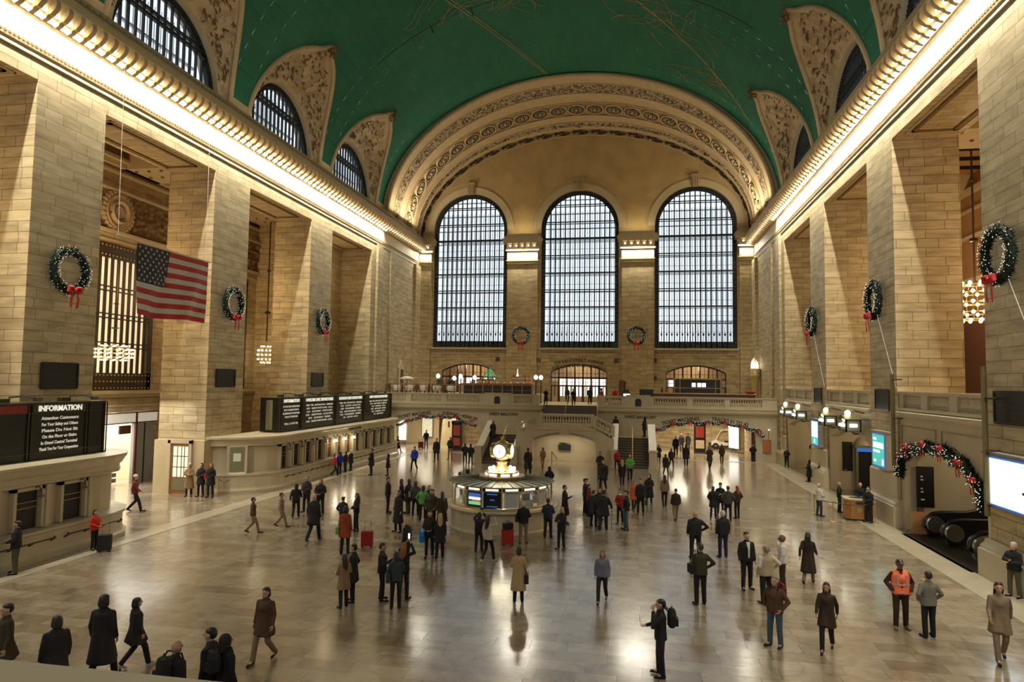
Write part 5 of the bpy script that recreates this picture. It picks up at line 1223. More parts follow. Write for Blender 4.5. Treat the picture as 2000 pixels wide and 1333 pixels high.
# escalators run away from the hall through the arch
for j, (y, lab) in enumerate(((33.0, 'black escalator balustrade with the orange panel at its foot'), (31.2, 'black rubber escalator balustrade, middle of the three'), (28.9, 'black escalator balustrade nearest the camera, its round newel shining'))):
    t = empty('escalator', (19.0, y, 0), lab, 'escalator', 'escalators inside the right arch'); q = MB()
    pr_ = [(-.35, 0), (-.45, .35), (-.42, .7), (-.2, .92), (.2, 1.0), (1.2, 1.02), (2.0, 1.25), (6.5, 4.1), (6.9, 3.3), (2.4, .35), (1.2, 0)]
    q.prism([(x, z) for x, z in pr_], 'y', -.14, .14); q.build('balustrade_panel', GREY if j == 2 else RUBBER, t)
    q = MB(); q.path([(.6, 0, .06), (-.2, 0, .1), (-.5, 0, .4), (-.42, 0, .78), (-.18, 0, .98), (.2, 0, 1.05), (1.2, 0, 1.08), (2.0, 0, 1.3), (6.6, 0, 4.2)], .085, 8); q.build('handrail', RUBBER, t, smooth=True)
    q = MB()
    for sy in (-1, 1): q.tube((-.15, sy*.16, .55), (-.15, sy*.30, .55), .36, .34, 20)
    q.build('newel_drum', GREY, t, smooth=False)
    q = MB()
    for i in range(14):
        x = .9+i*.4; z = 0 if i < 2 else (i-2)*.26+.05; q.box(x, x+.4, -1.5 if j < 2 else -1.2, -.2, z-.3, z+.02)
    q.build('steps', GREYP, t)
t = MB().box(-.1, .85, -.06, .06, 0, .95).build('orange_barrier', ORANGEB, loc=(18.3, 33.55, 0), label='orange board with lettering at the foot of the farthest escalator', cat='barrier'); t.rotation_euler.z = radians(-12); letter('OTIS', .2, BLACK, t, (.45, -.065, .35), (1, 0, 0))
MB().box(17.6, 19.2, 26.9, 33.2, -.01, .012).build('comb_plate', BLACK, label='dark landing plate on the floor before the escalators', cat='floor plate')
# police desk, stanchions
t = empty('reception_desk', (16.75, 36.3, 0), 'round-cornered oak desk with marble top, rope before it', 'desk', rz=radians(-8))
q = MB(); pl = [(-.62, -.35), (-.45, -.52), (.45, -.52), (.62, -.35), (.62, .5), (-.62, .5)]; q.prism(pl, 'z', .08, .98); q.build('body', WOOD, t); q = MB(); q.prism([(x*.94, y*.94) for x, y in pl], 'z', 0, .08); q.build('plinth', BLACK, t)
q = MB(); q.prism([(x*1.08, y*1.1) for x, y in pl], 'z', .98, 1.04); q.build('top', MARBLE, t); q = MB(); q.lathe((0, .05, 1.04), [(.0001, 0), (.36, 0), (.36, .015)], 20, sx=1.1, sy=.7); q.build('desk_well', BLACK, t)
q = MB(); q.prism([(-.12, .62), (.12, .62), (.12, .5), (0, .38), (-.12, .5)], 'y', -.54, -.53); q.build('shield_emblem', GOLD, t); q = MB()
for x in (-.4, .4): q.box(x-.01, x+.01, -.535, -.52, .12, .95)
q.build('panel_lines', DWOOD, t); MB().box(-.15, .15, -.545, -.53, .8, .9).build('name_plate', BLACK, t)
sp = []
for x, y, lab in ((15.35, 35.35, 'brass rope stanchion left of the oak desk'), (17.25, 35.4, 'brass rope stanchion right of the oak desk'), (15.0, 37.4, 'brass rope stanchion beside the man in the white shirt')):
    t = empty('rope_stanchion', (x, y, 0), lab, 'stanchion', 'brass stanchions at the oak desk'); MB().lathe((0, 0, 0), [(.0001, .05), (.05, .04), (.16, .02), (.17, 0)], 16).build('base', BRASS, t); MB().tube((0, 0, .02), (0, 0, .95), .025, n=8).build('post', BRASS, t); MB().ball((0, 0, .98), .045, 8, 6).build('knob', BRASS, t)
for a, b, lab in (((15.35, 35.35), (17.25, 35.4), 'dark belt strung in front of the oak desk'), ((15.0, 37.4), (15.35, 35.35), 'dark belt strung toward the man in the white shirt')):
    MB().path([(a[0]+(b[0]-a[0])*i/10, a[1]+(b[1]-a[1])*i/10, .92-.10*sin(pi*i/10)) for i in range(11)], .022, 5).build('barrier_rope', BLACK, label=lab, cat='rope')
# chandeliers in the side halls
def chandelier(x, y, z, label, ztop, k=1.0):
    t = empty('chandelier', (x, y, z), label, 'chandelier', 'tiered globe chandeliers in the side halls')
    q = MB(); q.tube((0, 0, .9), (0, 0, ztop-z), .05, n=6); q.ball((0, 0, 3.2), .22, 10, 6, sz=.6); q.ball((0, 0, 6.5), .16, 8, 6, sz=.6); q.build('stem', BRONZE, t)
    q = MB()
    for j, (r, zz) in enumerate(((.62, .75), (.95, .3), (1.0, -.25), (.95, -.8), (.6, -1.15))): q.lathe((0, 0, zz*k), [(r*k, -.04), (r*k+.04, 0), (r*k, .05), (r*k-.03, 0), (r*k, -.04)], 24)
    for i in range(12): a = 2*pi*i/12; q.path([(.62*k*cos(a), .62*k*sin(a), .75*k), (.95*k*cos(a), .95*k*sin(a), .3*k), (1.0*k*cos(a), 1.0*k*sin(a), -.25*k), (.95*k*cos(a), .95*k*sin(a), -.8*k), (.6*k*cos(a), .6*k*sin(a), -1.15*k)], .018, 4)
    q.build('cage', BRASS, t)
    me = MB().ball((0, 0, 0), .10*k, 8, 5).mesh('globe', BULB, True)
    for r, zz, n in ((.62, .82, 8), (.98, .32, 12), (1.03, -.23, 12), (.98, -.8, 12), (.62, -1.2, 8)):
        for i in range(n):
            a = 2*pi*i/n; o = bpy.data.objects.new('globe', me); COL.objects.link(o); o.parent = t; o.location = (r*k*cos(a), r*k*sin(a), zz*k)
    return t
chandelier(24.0, 40.1, 11.4, 'bright tiered globe chandelier hanging in the right hall, beside the largest wreath', 20.2)
chandelier(-22.6, 48.6, 8.55, 'bright globe chandelier seen between the left piers, above the long departure board', 20.2, .62)
o = chandelier(-23.2, 33.55, 7.95, 'row of bright globes before the left bronze window, under the flag', 20.2, .95); o.scale = (1, 1, .42)
WC_ = (1, .70, .36)
for s, x in ((-1, -22.6), (1, 23.8)):
    for (a, b) in OY[1:4]: point('side_hall_lamp', (x, (a+b)/2+.2, 12.6), 520, WC_, .7)
    point('side_hall_lamp', (s*19.8, 54.3, 15.8), 110, WC_, .5)
for (a, b) in OY[2:5]: point('passage_lamp', (21.5, (a+b)/2, 4.1), 130, (1, .84, .56), .3)
# ================================================================ doorways, balcony restaurant, passages, shop
def arched_doors(c, label_n, solid=False, glass=True):
    d = empty('door_%d' % label_n, (0, 0, 0), kind='structure'); y = D+.35; f = seg_arch(c, 3.05, 7.75, 8.55); q = MB()
    for i in range(8):
        x = c-3.05+6.1*i/7; h = f(min(max(x, c-3.04), c+3.04)); q.box(x-.08 if i else x, x+.08 if i < 7 else x, y, y+.22, 4.5, h)
    q.box(c-3.05, c+3.05, y, y+.22, 7.0, 7.18).box(c-3.05, c+3.05, y, y+.22, 6.15, 6.28)
    for i in range(24):
        x0 = c-3.05+6.1*i/24; x1 = x0+6.1/24; q.add([(x0, y, f(x0)-.14), (x1, y, f(min(x1, c+3.05))-.14), (x1, y, f(min(x1, c+3.05))), (x0, y, f(x0))], [(0, 1, 2, 3)])
    for i in range(7):
        x = c-3.05+6.1*(i+.5)/7; q.box(x-.02, x+.02, y+.05, y+.12, 6.28, f(x)-.05); q.box(x-.4, x+.4, y+.05, y+.12, 7.55, 7.59); q.box(x-.4, x+.4, y+.05, y+.12, 6.6, 6.64)
        q.box(x-.36, x-.30, y+.05, y+.15, 4.5, 6.15).box(x+.30, x+.36, y+.05, y+.15, 4.5, 6.15)
        if label_n == 2: q.box(x-.05, x+.05, y+.05, y+.15, 4.5, 6.15)
    q.build('frame', DWOOD if label_n != 2 else BRONZE, d)
    if label_n == 2:
        q = MB()
        for i in range(7): x = c-3.05+6.1*(i+.5)/7; q.box(x-.3, x+.3, y+.02, y+.1, 4.5, 5.1)
        q.build('kick_panel', BRASS, d)
        q = MB()
        for i in range(14): x = c-3.05+6.1*(i+.5)/14; q.box(x-.012, x+.012, y-.04, y-.02, 5.2, 6.0)
        q.build('door_handle', BRASS, d)
    q = MB(); q.box(c-3.0, c+3.0, y+.12, y+.125, 4.5, 8.5); q.build('glazing', PANEG, d)
    # room beyond
    b = simple('room_beyond_%d' % label_n, (.45, .32, .16), .8, var=.3, scale=1)
    m = MB(); m.box(c-4, c+4, D+5, D+5.2, 4.5, 9).box(c-4.2, c-4, D+.9, D+5.2, 4.5, 9).box(c+4, c+4.2, D+.9, D+5.2, 4.5, 9).box(c-4.2, c+4.2, D+.9, D+5.2, 9, 9.2).box(c-4.2, c+4.2, D+.9, D+5.2, 4.3, 4.5); m.build('vestibule', b, d)
    point('vestibule_lamp', (c, D+3, 8.3), 160, (1, .82, .55), .3)
    if label_n == 2:
        q = MB()
        for i in range(7): x = c-2.7+5.4*(i+.5)/7; q.box(x-.3, x+.3, D+4.9, D+4.98, 4.9, 6.1); q.box(x-.33, x+.33, D+4.9, D+4.98, 6.3, 7.0)
        q.build('street_daylight', LUMB, d)
    else:
        q = MB()
        for i in range(5): x = c-2.2+1.1*i; q.box(x-.32, x+.32, D+4.9, D+4.98, 6.2, 7.0)
        q.build('street_daylight', LUMB, d)
arched_doors(-12.22, 1); arched_doors(0, 2); arched_doors(12.22, 3)
# restaurant rail, tables, chairs
t = empty('terrace_railing', (-17.6, 62.3, 5.35), 'slim copper-topped railing along the left half of the balcony restaurant', 'railing'); q = MB(); q.box(0, 14.2, -.06, .06, .85, .92).box(0, 14.2, -.03, .03, .4, .43); q.build('top_rail', WOOD, t); q = MB()
for i in range(16): q.box(i*.945, i*.945+.04, -.03, .03, 0, .88)
q.build('uprights', BRONZE, t); MB().box(0, 14.2, -.1, .1, 0, .04).build('kerb', MARBLE, t)
MB().box(-17.9, -3.4, 62.0, 72.2, 4.5, 5.35).build('floor_terrace', PLAIN, kind='structure'); MB().box(3.6, 17.9, 62.0, 72.2, 4.5, 4.75).build('floor_terrace', PLAIN, kind='structure')
TZ = 5.35
t0 = empty('cafe_table', (0, 0, 0)); q = MB(); q.lathe((0, 0, 0), [(.42, .25), (.46, .5), (.45, .74), (.0001, .76)], 14); q.build('tablecloth_top', WHITE, t0); MB().lathe((0, 0, 0), [(.25, 0), (.05, .04), (.05, .5)], 10).build('pedestal', BRONZE, t0)
ch0 = empty('cafe_chair', (0, 0, 0)); q = MB(); q.box(-.22, .22, -.22, .22, .42, .48); q.build('seat', DWOOD, ch0); q = MB(); q.box(-.22, .22, .18, .23, .48, .95); q.build('backrest', RED2 if False else simple('oxblood_leather', (.16, .03, .02), .4, var=.2), ch0)
for sx in (-1, 1):
    for sy in (-1, 1): MB().box(sx*.2-.02, sx*.2+.02, sy*.2-.02, sy*.2+.02, 0, .42).build('leg', DWOOD, ch0)
tn = [(-17.0, 63.3), (-15.7, 63.2), (-14.3, 63.4), (-12.9, 63.1), (-11.9, 64.6), (-14.9, 65.4), (-16.5, 65.6)]
tl = ['white-clothed cafe table at the far left end of the balcony rail', 'white-clothed cafe table second from the left end of the balcony rail', 'white-clothed cafe table under the round white shade on the balcony', 'white-clothed cafe table in front of the potted palm', 'white-clothed cafe table right of the potted palm', 'white-clothed cafe table in the second row of the balcony, left of the palm', 'white-clothed cafe table in the second row, deepest in the left corner']
fc = True
for i, (x, y) in enumerate(tn):
    o = t0 if i == 0 else copy_tree(t0); o.location = (x, y, TZ); tag(o, tl[i], 'table', 'cafe tables on the balcony'); o['category'] = 'table'
    for j, (dx, dy, rz) in enumerate(((-.62, 0, pi/2), (.62, 0, -pi/2))):
        if abs(x+11.9) < .1 and j: continue
        c_ = ch0 if fc else copy_tree(ch0); fc = False; c_.location = (x+dx, y+dy, TZ); c_.rotation_euler.z = rz
        c_['label'] = 'dark chair %s the %s' % ('left of' if j == 0 else 'right of', tl[i].replace('white-clothed ', '').replace(' of the balcony', '')); c_['category'] = 'chair'; c_['group'] = 'cafe chairs on the balcony'
def globe_lamp(x, y, z0, z, label):
    t = empty('globe_lamp', (x, y, z0), label, 'lamp', 'globe lamps of the balcony restaurant'); h = z-z0; MB().lathe((0, 0, 0), [(.14, 0), (.12, .05), (.05, .12), (.045, h-.25), (.09, h-.18)], 10).build('pole', BLACK, t); MB().ball((0, 0, h), .20, 14, 10, sz=1.15).build('globe', BULBS, t, smooth=True)
for x, z, l in ((-13.7, 7.05, 'white globe lamp left of the potted palm on the balcony'), (-12.0, 6.85, 'smaller globe lamp just right of the potted palm'), (-11.35, 7.05, 'globe lamp between the palm and the bar, under the arched left doorway'), (-9.9, 6.95, 'globe lamp at the left end of the bar counter'),
                (-3.6, 7.03, 'left one of the twin globe lamps at the head of the stairs'), (-3.1, 7.02, 'right one of the twin globe lamps at the head of the stairs')): globe_lamp(x, 66 if x < -4 else 65.4, 5.35 if x < -3.4 else 4.5, z, l)
t = empty('potted_palm', (-13.0, 66.4, TZ), 'tall dark potted palm standing on the balcony among the tables', 'plant'); MB().lathe((0, 0, 0), [(.22, 0), (.3, .45), (.28, .5), (.0001, .46)], 14).build('pot', BRONZE, t)
q = MB(); rr = random.Random(4)
for i in range(34):
    a = rr.uniform(0, 6.28); l = rr.uniform(.7, 1.2); up = rr.uniform(.5, 1.2); pts = [(0, 0, .45), (cos(a)*l*.3, sin(a)*l*.3, .45+up*.7), (cos(a)*l*.65, sin(a)*l*.65, .45+up), (cos(a)*l, sin(a)*l, .45+up*.75)]
    q.path(pts, .012, 4)
    for k in range(12):
        u = .3+.7*k/12; p = Vector(pts[1]).lerp(Vector(pts[3]), u); s = Vector((-sin(a), cos(a), 0)); 
        for g in (-1, 1): q.add([p, p+s*g*.22+Vector((cos(a)*.12, sin(a)*.12, -.12)), p+Vector((cos(a)*.06, sin(a)*.06, .02))], [(0, 1, 2)])
q.build('fronds', LEAF, t)
t = empty('table_umbrella', (-16.4, 64.3, TZ), 'small white domed shade standing over the balcony tables', 'umbrella'); q = MB(); q.lathe((0, 0, 1.35), [(.75, 0), (.6, .14), (.3, .25), (.0001, .3)], 16); q.build('canopy', WHITE, t, smooth=True); MB().tube((0, 0, 0), (0, 0, 1.6), .03, n=6).build('pole', BRONZE, t)
# bar
t = empty('bar_counter', (-7.3, 64.6, TZ), 'long red-brown bar counter on the left half of the balcony', 'bar counter'); MB().box(-3.3, 3.5, -.4, .4, 0, .95).build('body', BLACK, t); MB().box(-3.45, 3.6, -.55, .5, .95, 1.03).build('worktop', WOOD, t); q = MB()
for i in range(8): q.box(-3.3+i*.97, -3.26+i*.97, -.42, -.4, 0, .95)
q.build('brass_strips', BRASS, t)
def back_shelf(x, y, w, h, label, n):
    t = empty('bottle_shelf', (x, y, TZ), label, 'shelf', 'bar shelves'); q = MB()
    for sx in (-w/2, -w/6, w/6, w/2): q.box(sx-.03, sx+.03, -.15, .15, 0, h)
    for z in (.9, 1.25, 1.6, h-.03): q.box(-w/2, w/2, -.15, .15, z, z+.03)
    q.build('frame', WOOD, t); MB().box(-w/2, w/2, .14, .16, .9, h-.02).build('lit_back', simple('amber_lit_back', (.5, .25, .1), .5, var=.2, emit=.25, ecol=(1, .55, .25)), t); return t
back_shelf(-5.2, 66.6, 2.1, 1.75, 'lit bottle shelf at the right end of the bar', 0); back_shelf(-8.9, 66.8, 1.9, 1.45, 'low glass shelf under the green lattice pyramid', 0)
bt = MB().lathe((0, 0, 0), [(.045, 0), (.045, .18), (.015, .24), (.015, .32)], 7).build('bottle', BOTTLE); first = True
gl0 = None
for (sx, sy, w, zs, where) in ((-5.2, 66.55, 2.0, (.93, 1.28, 1.63), 'the lit shelf right of the bar'), (-8.9, 66.72, 1.8, (.93, 1.28), 'the low shelf under the green pyramid')):
    for k, z in enumerate(zs):
        for i in range(13):
            o = bt if first else bt.copy(); 
            if not first: COL.objects.link(o)
            first = False; o.location = (sx-w/2+.1+w*.95*i/13, sy, TZ+z); o['label'] = 'dark bottle on the %s row of %s' % (('lowest', 'middle', 'top')[k], where); o['category'] = 'bottle'; o['group'] = 'bottles, %s row, %s' % (('lowest', 'middle', 'top')[k], where)
lm = MB().lathe((0, 0, 0), [(.09, 0), (.12, .06), (.11, .16), (.04, .20)], 10)
g0 = lm.build('glass_jar', WHITE); 
for i in range(9):
    o = g0 if i == 0 else g0.copy()
    if i: COL.objects.link(o)
    o.location = (-9.9+i*.66, 64.45+.1*(i % 2), TZ+1.03); o['label'] = 'small pale jar on the red-brown bar worktop'; o['category'] = 'jar'; o['group'] = 'jars on the bar worktop'
t = empty('lattice_pyramid', (-8.65, 67.6, 7.0), 'green lit triangular lattice tree above the bar', 'christmas decoration'); q = MB()
for r in range(6):
    for c in range(6-r): cx = (c-(5-r)/2)*.24; cz = r*.17+.1; q.add([(cx-.10, 0, cz), (cx, -.03, cz-.08), (cx+.10, 0, cz), (cx, -.03, cz+.08), (cx, .04, cz)], [(0, 1, 3), (1, 2, 3), (0, 4, 1), (1, 4, 2), (2, 4, 3), (3, 4, 0)])
q.build('glass_diamonds', GREENGLOW, t); q = MB(); q.tube((-.75, .05, 0), (0, .05, 1.15), .02, n=5).tube((.75, .05, 0), (0, .05, 1.15), .02, n=5).tube((-.75, .05, 0), (.75, .05, 0), .02, n=5).tube((0, .05, -1.6), (0, .05, 0), .03, n=5); q.build('frame', IRON, t)
point('bar_lamp', (-5.2, 65.9, 8.2), 90, (1, .85, .6), .2)
MB().lathe((0, 0, 0), [(.09, 0), (.1, .1), (.03, .3), (.02, .7)], 8).build('spire_lamp', BULBS, loc=(-5.6, 66.4, TZ+1.78), label='slim glowing spire lamp on top of the lit bottle shelf', cat='lamp')
for x, z, lab, w_ in ((5.2, 5.9, 'open black laptop at the host stand right of the stairs', .5), (6.75, 5.75, 'dark monitor on the host stand right of the stairs', .35)): pass
t = empty('display_screen', (6.95, 62.0, 5.3), 'large blank black screen behind the balcony rail, right of the stairs', 'screen'); MB().box(-.62, .62, -.05, .05, .1, .75).build('panel', SLATE, t); MB().box(-.2, .2, -.1, .1, -.55, .1).build('stand', BLACK, t)
t = empty('host_stand', (5.2, 62.6, 4.5), 'pale host stand with papers beside the person in red', 'stand'); MB().box(-.35, .35, -.25, .25, 0, 1.25).build('body', DWOOD, t); q = MB()
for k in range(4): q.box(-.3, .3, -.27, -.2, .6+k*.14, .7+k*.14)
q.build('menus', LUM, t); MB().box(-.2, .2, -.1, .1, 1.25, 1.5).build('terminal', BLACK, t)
t = empty('folded_banner', (4.5, D-.9, 4.5), 'tall narrow dark panel standing left of the right window pilaster', 'panel'); MB().box(-.2, .2, -.05, .05, 0, 2.4).build('leaf', DWOOD, t); MB().box(.25, .5, -.05, .05, 0, 2.3).build('leaf', BLACK, t)
t = empty('back_bar', (12.2, 70.9, 4.75), 'large dark bar with bronze frame inside the right arched doorway', 'bar'); MB().box(-2.3, 2.3, 0, .3, 0, 2.3).build('cabinet', BLACK, t); q = MB()
for x in (-2.3, -1.75, 1.75, 2.24): q.box(x, x+.06, -.06, 0, 0, 2.35)
for z in (.75, 1.4, 2.3): q.box(-2.4, 2.4, -.06, .0, z, z+.06)
q.box(-2.4, 2.4, -.2, .3, 2.3, 2.42); q.build('bronze_frame', GOLD, t); q = MB()
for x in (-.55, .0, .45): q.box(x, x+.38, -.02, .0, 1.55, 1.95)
q.build('painted_reflections', LUMB, t)  # bright reflections put in as glowing panels
t = empty('bar_counter', (12.0, 64.0, 4.75), 'long low bar front with patterned stone top on the right of the balcony', 'bar counter'); MB().box(-5.0, 4.6, -.35, .35, 0, .92).build('body', DWOOD, t); MB().box(-5.1, 4.7, -.5, .45, .92, 1.0).build('worktop', RELIEFL, t)
t = empty('serving_bowl', (16.2, 63.9, 5.75), 'wide dark red bowl at the right end of the balcony bar', 'bowl'); MB().lathe((0, 0, 0), [(.25, 0), (.55, .18), (.58, .2), (.5, .2), (.2, .03), (.0001, .03)], 18).build('bowl', RED, t)
bt2 = MB().lathe((0, 0, 0), [(.08, 0), (.09, .25), (.04, .4), (.04, .5)], 8).build('bottle', BOTTLE, loc=(8.4, 64.0, 5.75), label='single dark bottle at the left end of the right balcony bar', cat='bottle')
# torch-shaped wall lamps in the west corners
t = empty('wall_torch', (17.55, 69.6, 4.75), 'tall carved bronze torch lamp in the right corner of the balcony', 'lamp'); q = MB(); q.lathe((0, 0, 0), [(.22, 0), (.30, .1), (.26, .3), (.36, 1.8), (.44, 2.6), (.50, 2.75), (.42, 2.8), (.56, 3.4), (.5, 3.45)], 14); q.build('stem', GOLD, t, smooth=True); q = MB()
for i in range(7): a = i*.9; q.lathe((.3*cos(a), .3*sin(a), 3.4), [(.05, 0), (.07, .3), (.0001, .75+.2*(i % 3))], 7)
q.build('glass_flames', BULBS, t, smooth=True)
t = empty('wall_niche', (-W, 66.9, 5.4), 'narrow dark doorway with lit pediment in the left corner of the balcony', 'doorway'); q = MB(); q.box(0, .25, -.62, -.45, 0, 2.3).box(0, .25, .45, .62, 0, 2.3).box(0, .3, -.7, .7, 2.3, 2.45); q.build('surround', MARBLE, t); MB().box(0, .05, -.45, .45, 0, 2.3).build('opening', DWOOD, t); q = MB(); q.prism([(-.7, 2.45), (.7, 2.45), (0, 3.3)], 'x', 0, .2); q.build('pediment', MARBLE, t)
t = MB().box(-.38, .38, -.08, 0, 0, 1.2).build('wall_cabinet', WOOD, loc=(-15.0-2.2, D-.02, 5.6), label='small red-brown cabinet door on the far left of the west wall', cat='cabinet')
t = empty('wall_cabinet', (17.05, BY-.03, .75), 'small orange-brown cabinet on the wall right of the right passage', 'cabinet'); MB().box(-.34, .34, -.08, .0, 0, 1.15).build('body', WOOD, t); MB().box(-.22, .22, -.1, -.08, .15, 1.0).build('door', simple('orange_oak', (.45, .16, .05), .4, var=.2), t); MB().tube((.15, -.02, 1.15), (.15, -.02, 1.95), .02, n=5).build('conduit', RED, t); MB().ball((.17, -.05, 2.0), .05, 8, 6).build('lamp', BULBS, t)
# ---- left passage
def backlit(x, y, w, h, z, rz, mat, label, name='display_case', frame=GREYP):
    t = empty(name, (x, y, z), label, 'display', rz=radians(rz)); MB().box(-w/2, w/2, -.03, 0, 0, h).build('lit_face', mat, t); q = MB(); q.box(-w/2-.08, w/2+.08, 0, .12, -.08, h+.08).box(-w/2-.08, -w/2, -.06, 0, -.08, h+.08).box(w/2, w/2+.08, -.06, 0, -.08, h+.08); q.build('frame', frame, t); return t
SHOPV = simple('shop_window_goods', (.7, .6, .4), .5, var=.7, scale=6, emit=.35, ecol=(1, .93, .75))
backlit(-17.4, 66.2, .8, 2.2, .5, 0, LUM, 'white lit ticket machine front at the left of the left passage'); backlit(-15.6, 68.8, 1.1, 1.9, .7, 0, SHOPV, 'lit shop window with colourful goods in the left passage'); backlit(-17.9, 64.4, .5, 2.2, .3, 30, REDPAN, 'tall dark red panel by the left jamb of the left passage')
MB().box(-18.0, -14.4, 69.0, 69.2, 0, 3.6).build('wall_passage', PLAIN, kind='structure'); MB().box(-14.4, -12.6, 72, 72.2, 0, 3.6).build('wall_passage', MARBLE, kind='structure')
def ad_kiosk(x, y, label, top, p1, p2, w=1.0, h=2.9):
    t = empty('advertising_pillar', (x, y, 0), label, 'advertising pillar', 'advertising pillars in the passages'); MB().box(-w/2, w/2, -.3, .3, 0, h).build('body', BLACK, t); q = MB(); q.box(-w/2+.14, w/2-.14, -.33, -.3, h*.50, h*.86); q.build('upper_poster', p1, t); q = MB(); q.box(-w/2+.14, w/2-.14, -.33, -.3, h*.16, h*.42); q.build('lower_poster', p2, t); MB().box(-w/2-.04, w/2+.04, -.34, .34, h-.25, h).build('header', IRON, t)
    q = MB(); q.box(-.2, .2, -.35, -.34, h-.15, h-.1); q.build('header_mark', top, t)
    MB().box(-w/2+.05, w/2-.05, -.35, .35, 0, .12).build('foot', DWOOD, t)
ad_kiosk(-10.75, 62.9, 'black advertising pillar with glowing red poster in the left passage', GREYP, POSTER, POSTER, .95, 2.75); ad_kiosk(12.05, 67.0, 'black advertising pillar with red and tan posters in the right passage', SCREENG, POSTER, POSTERY, 1.05, 3.0)
t = empty('tapering_column', (-12.5, 66.2, 0), 'pale tapering lit column with small dark slot in the left passage', 'column'); q = MB(); q.prism([(-.9, 0), (.7, 0), (.5, 2.6), (-.1, 3.3), (-.7, 2.6)], 'y', 0, .8); q.build('shaft', PLAIN, t); MB().box(-.12, .06, -.02, 0, 1.9, 2.5).build('slot', DARKTRIM, t)
backlit(-9.3, 68.5, 1.6, .5, 2.4, 0, LUMB, 'cool blue lit sign band at the right side of the left passage'); backlit(-9.3, 72.5, 1.8, 1.3, .9, 0, SHOPV, 'glowing shop counter at the right side of the left passage')
for x, y, p in ((-15, 64.5, 260), (-10.6, 66, 260), (9.6, 66, 330), (13.6, 68, 330), (10, 76, 330), (15, 77, 300), (11, 84, 260), (-12, 78, 200)): area('passage_ceiling_lamp', (x, y, 3.62), (0, 0, 0), 2.4, 1.2, p, (1, .90, .68))
# ---- right passage
m = MB(); m.box(16.0, 18.4, 61.7, 66, 0, 3.6); m.build('wall_passage', STONEB, kind='structure')
backlit(15.35, 68.0, 1.5, 2.1, .5, -62, LUM, 'slanting bright white panel at the right side of the right passage')
MB().box(-.09, .09, -.09, .09, 0, 3.1).build('post', DWOOD, loc=(15.95, 61.5, 0), label='dark wooden post behind the guard at the right passage', cat='post')
backlit(9.0, 86, 2.4, 1.7, .6, 0, SHOPV, 'far lit shop front at the end of the right passage'); backlit(13.5, 88, 3.4, 1.9, .4, 0, SHOPV, 'far lit shop front behind the white utility cart')
t = empty('utility_cart', (14.9, 72.8, 0), 'small white electric utility cart with roof, parked in the right passage', 'cart', rz=radians(4))
q = MB(); q.prism([(-1.3, .35), (-1.2, .75), (-.75, .95), (-.45, .72), (.55, .62), (.75, 1.0), (1.3, 1.05), (1.35, .35)], 'y', -.6, .6); q.build('body', CARTW, t); q = MB(); q.path([(-.8, -.55, .95), (-.35, -.5, 1.75), (.2, -.5, 2.0), (1.0, -.5, 1.85), (1.2, -.55, 1.0)], .04, 6).path([(-.8, .55, .95), (-.35, .5, 1.75), (.2, .5, 2.0), (1.0, .5, 1.85), (1.2, .55, 1.0)], .04, 6).box(-.35, 1.0, -.5, .5, 1.85, 1.93); q.build('roof_frame', CARTW, t); q = MB(); q.box(.1, .65, -.5, .5, .65, .8).box(.6, .75, -.5, .5, .8, 1.35); q.build('seat', BLACK, t)
for sx in (-.85, .95):
    for sy in (-.6, .6): q = MB(); q.tube((sx, sy-.1, .3), (sx, sy+.1, .3), .3, n=18); q.cur = 1; q.tube((sx, sy-.12, .3), (sx, sy+.12, .3), .14, n=12); q.build('wheel', [RUBBER, GREY], t)
q = MB(); q.box(-.5, -.45, -.5, .5, .9, 1.6); q.build('windscreen', PANEG, t); q = MB(); q.box(-1.45, -1.3, -.5, .5, .35, .6); q.build('bumper', RUBBER, t)
# ---- news shop beyond the left arcade
t = empty('news_shop', (XL, 40.2, 0), 'brightly lit shop front with white awning band beyond the left pier', 'shop')
MB().box(-9, -.2, -1.5, -1.3, 0, 4.4).build('side_wall', PLAIN, t); MB().box(-9, -8.8, -14, 1, 0, 4.4).build('glowing_back_wall', LUM, t)  # back wall glows by itself to stand for a bright shop interior
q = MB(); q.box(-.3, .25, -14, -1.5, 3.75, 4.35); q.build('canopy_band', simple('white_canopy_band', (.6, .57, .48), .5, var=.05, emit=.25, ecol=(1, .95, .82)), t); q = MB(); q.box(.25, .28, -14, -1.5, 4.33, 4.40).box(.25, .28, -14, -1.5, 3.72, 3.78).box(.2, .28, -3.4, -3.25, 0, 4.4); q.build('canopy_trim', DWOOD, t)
MB().box(-.1, .1, -3.3, -1.6, 0, 3.7).build('side_panel', GREYP, t); MB().box(.1, .13, -2.45, -2.38, 0, 3.7).build('panel_joint', BLACK, t)
q = MB()
for k in range(4): q.box(-1.4, -.5, -5.0, -3.9, .15+k*.33, .38+k*.33)
q.build('magazine_rack', GREY, t); MB().box(.1, .2, -4.6, -3.7, 3.1, 3.6).build('hanging_sign', DWOOD, t)
for k, mt in enumerate((POSTER, SCREENB, SCREENR, GREYP, WHITE, POSTERY)): q = MB(); rr = random.Random(k); [q.cbox(-8.6, -13+rr.uniform(0, 12), 1+rr.uniform(0, 2.2), .1, .35, .3) for _ in range(9)]; q.build('goods', mt, t)
area('shop_light', (XL-4, 34.5, 4.2), (0, 0, 0), 7, 9, 1500, (1, .97, .92)); area('hall_floor_fill', (-21.5, 31.5, 5.2), (0, 0, 0), 5, 6, 260, (1, .95, .84)); MB().box(-34, XL-.5, 20, 48, 4.4, 4.6).build('ceiling_shop', WHITE, kind='structure'); MB().box(-34.4, -34, 20, 48, 0, 4.6).box(-34, XL-.5, 47.8, 48, 0, 4.6).box(-34, XL-.5, 20, 20.2, 0, 4.6).build('wall_shop', WHITE, kind='structure')  # the hall floor lamp is added, standing for light spilled from the shop
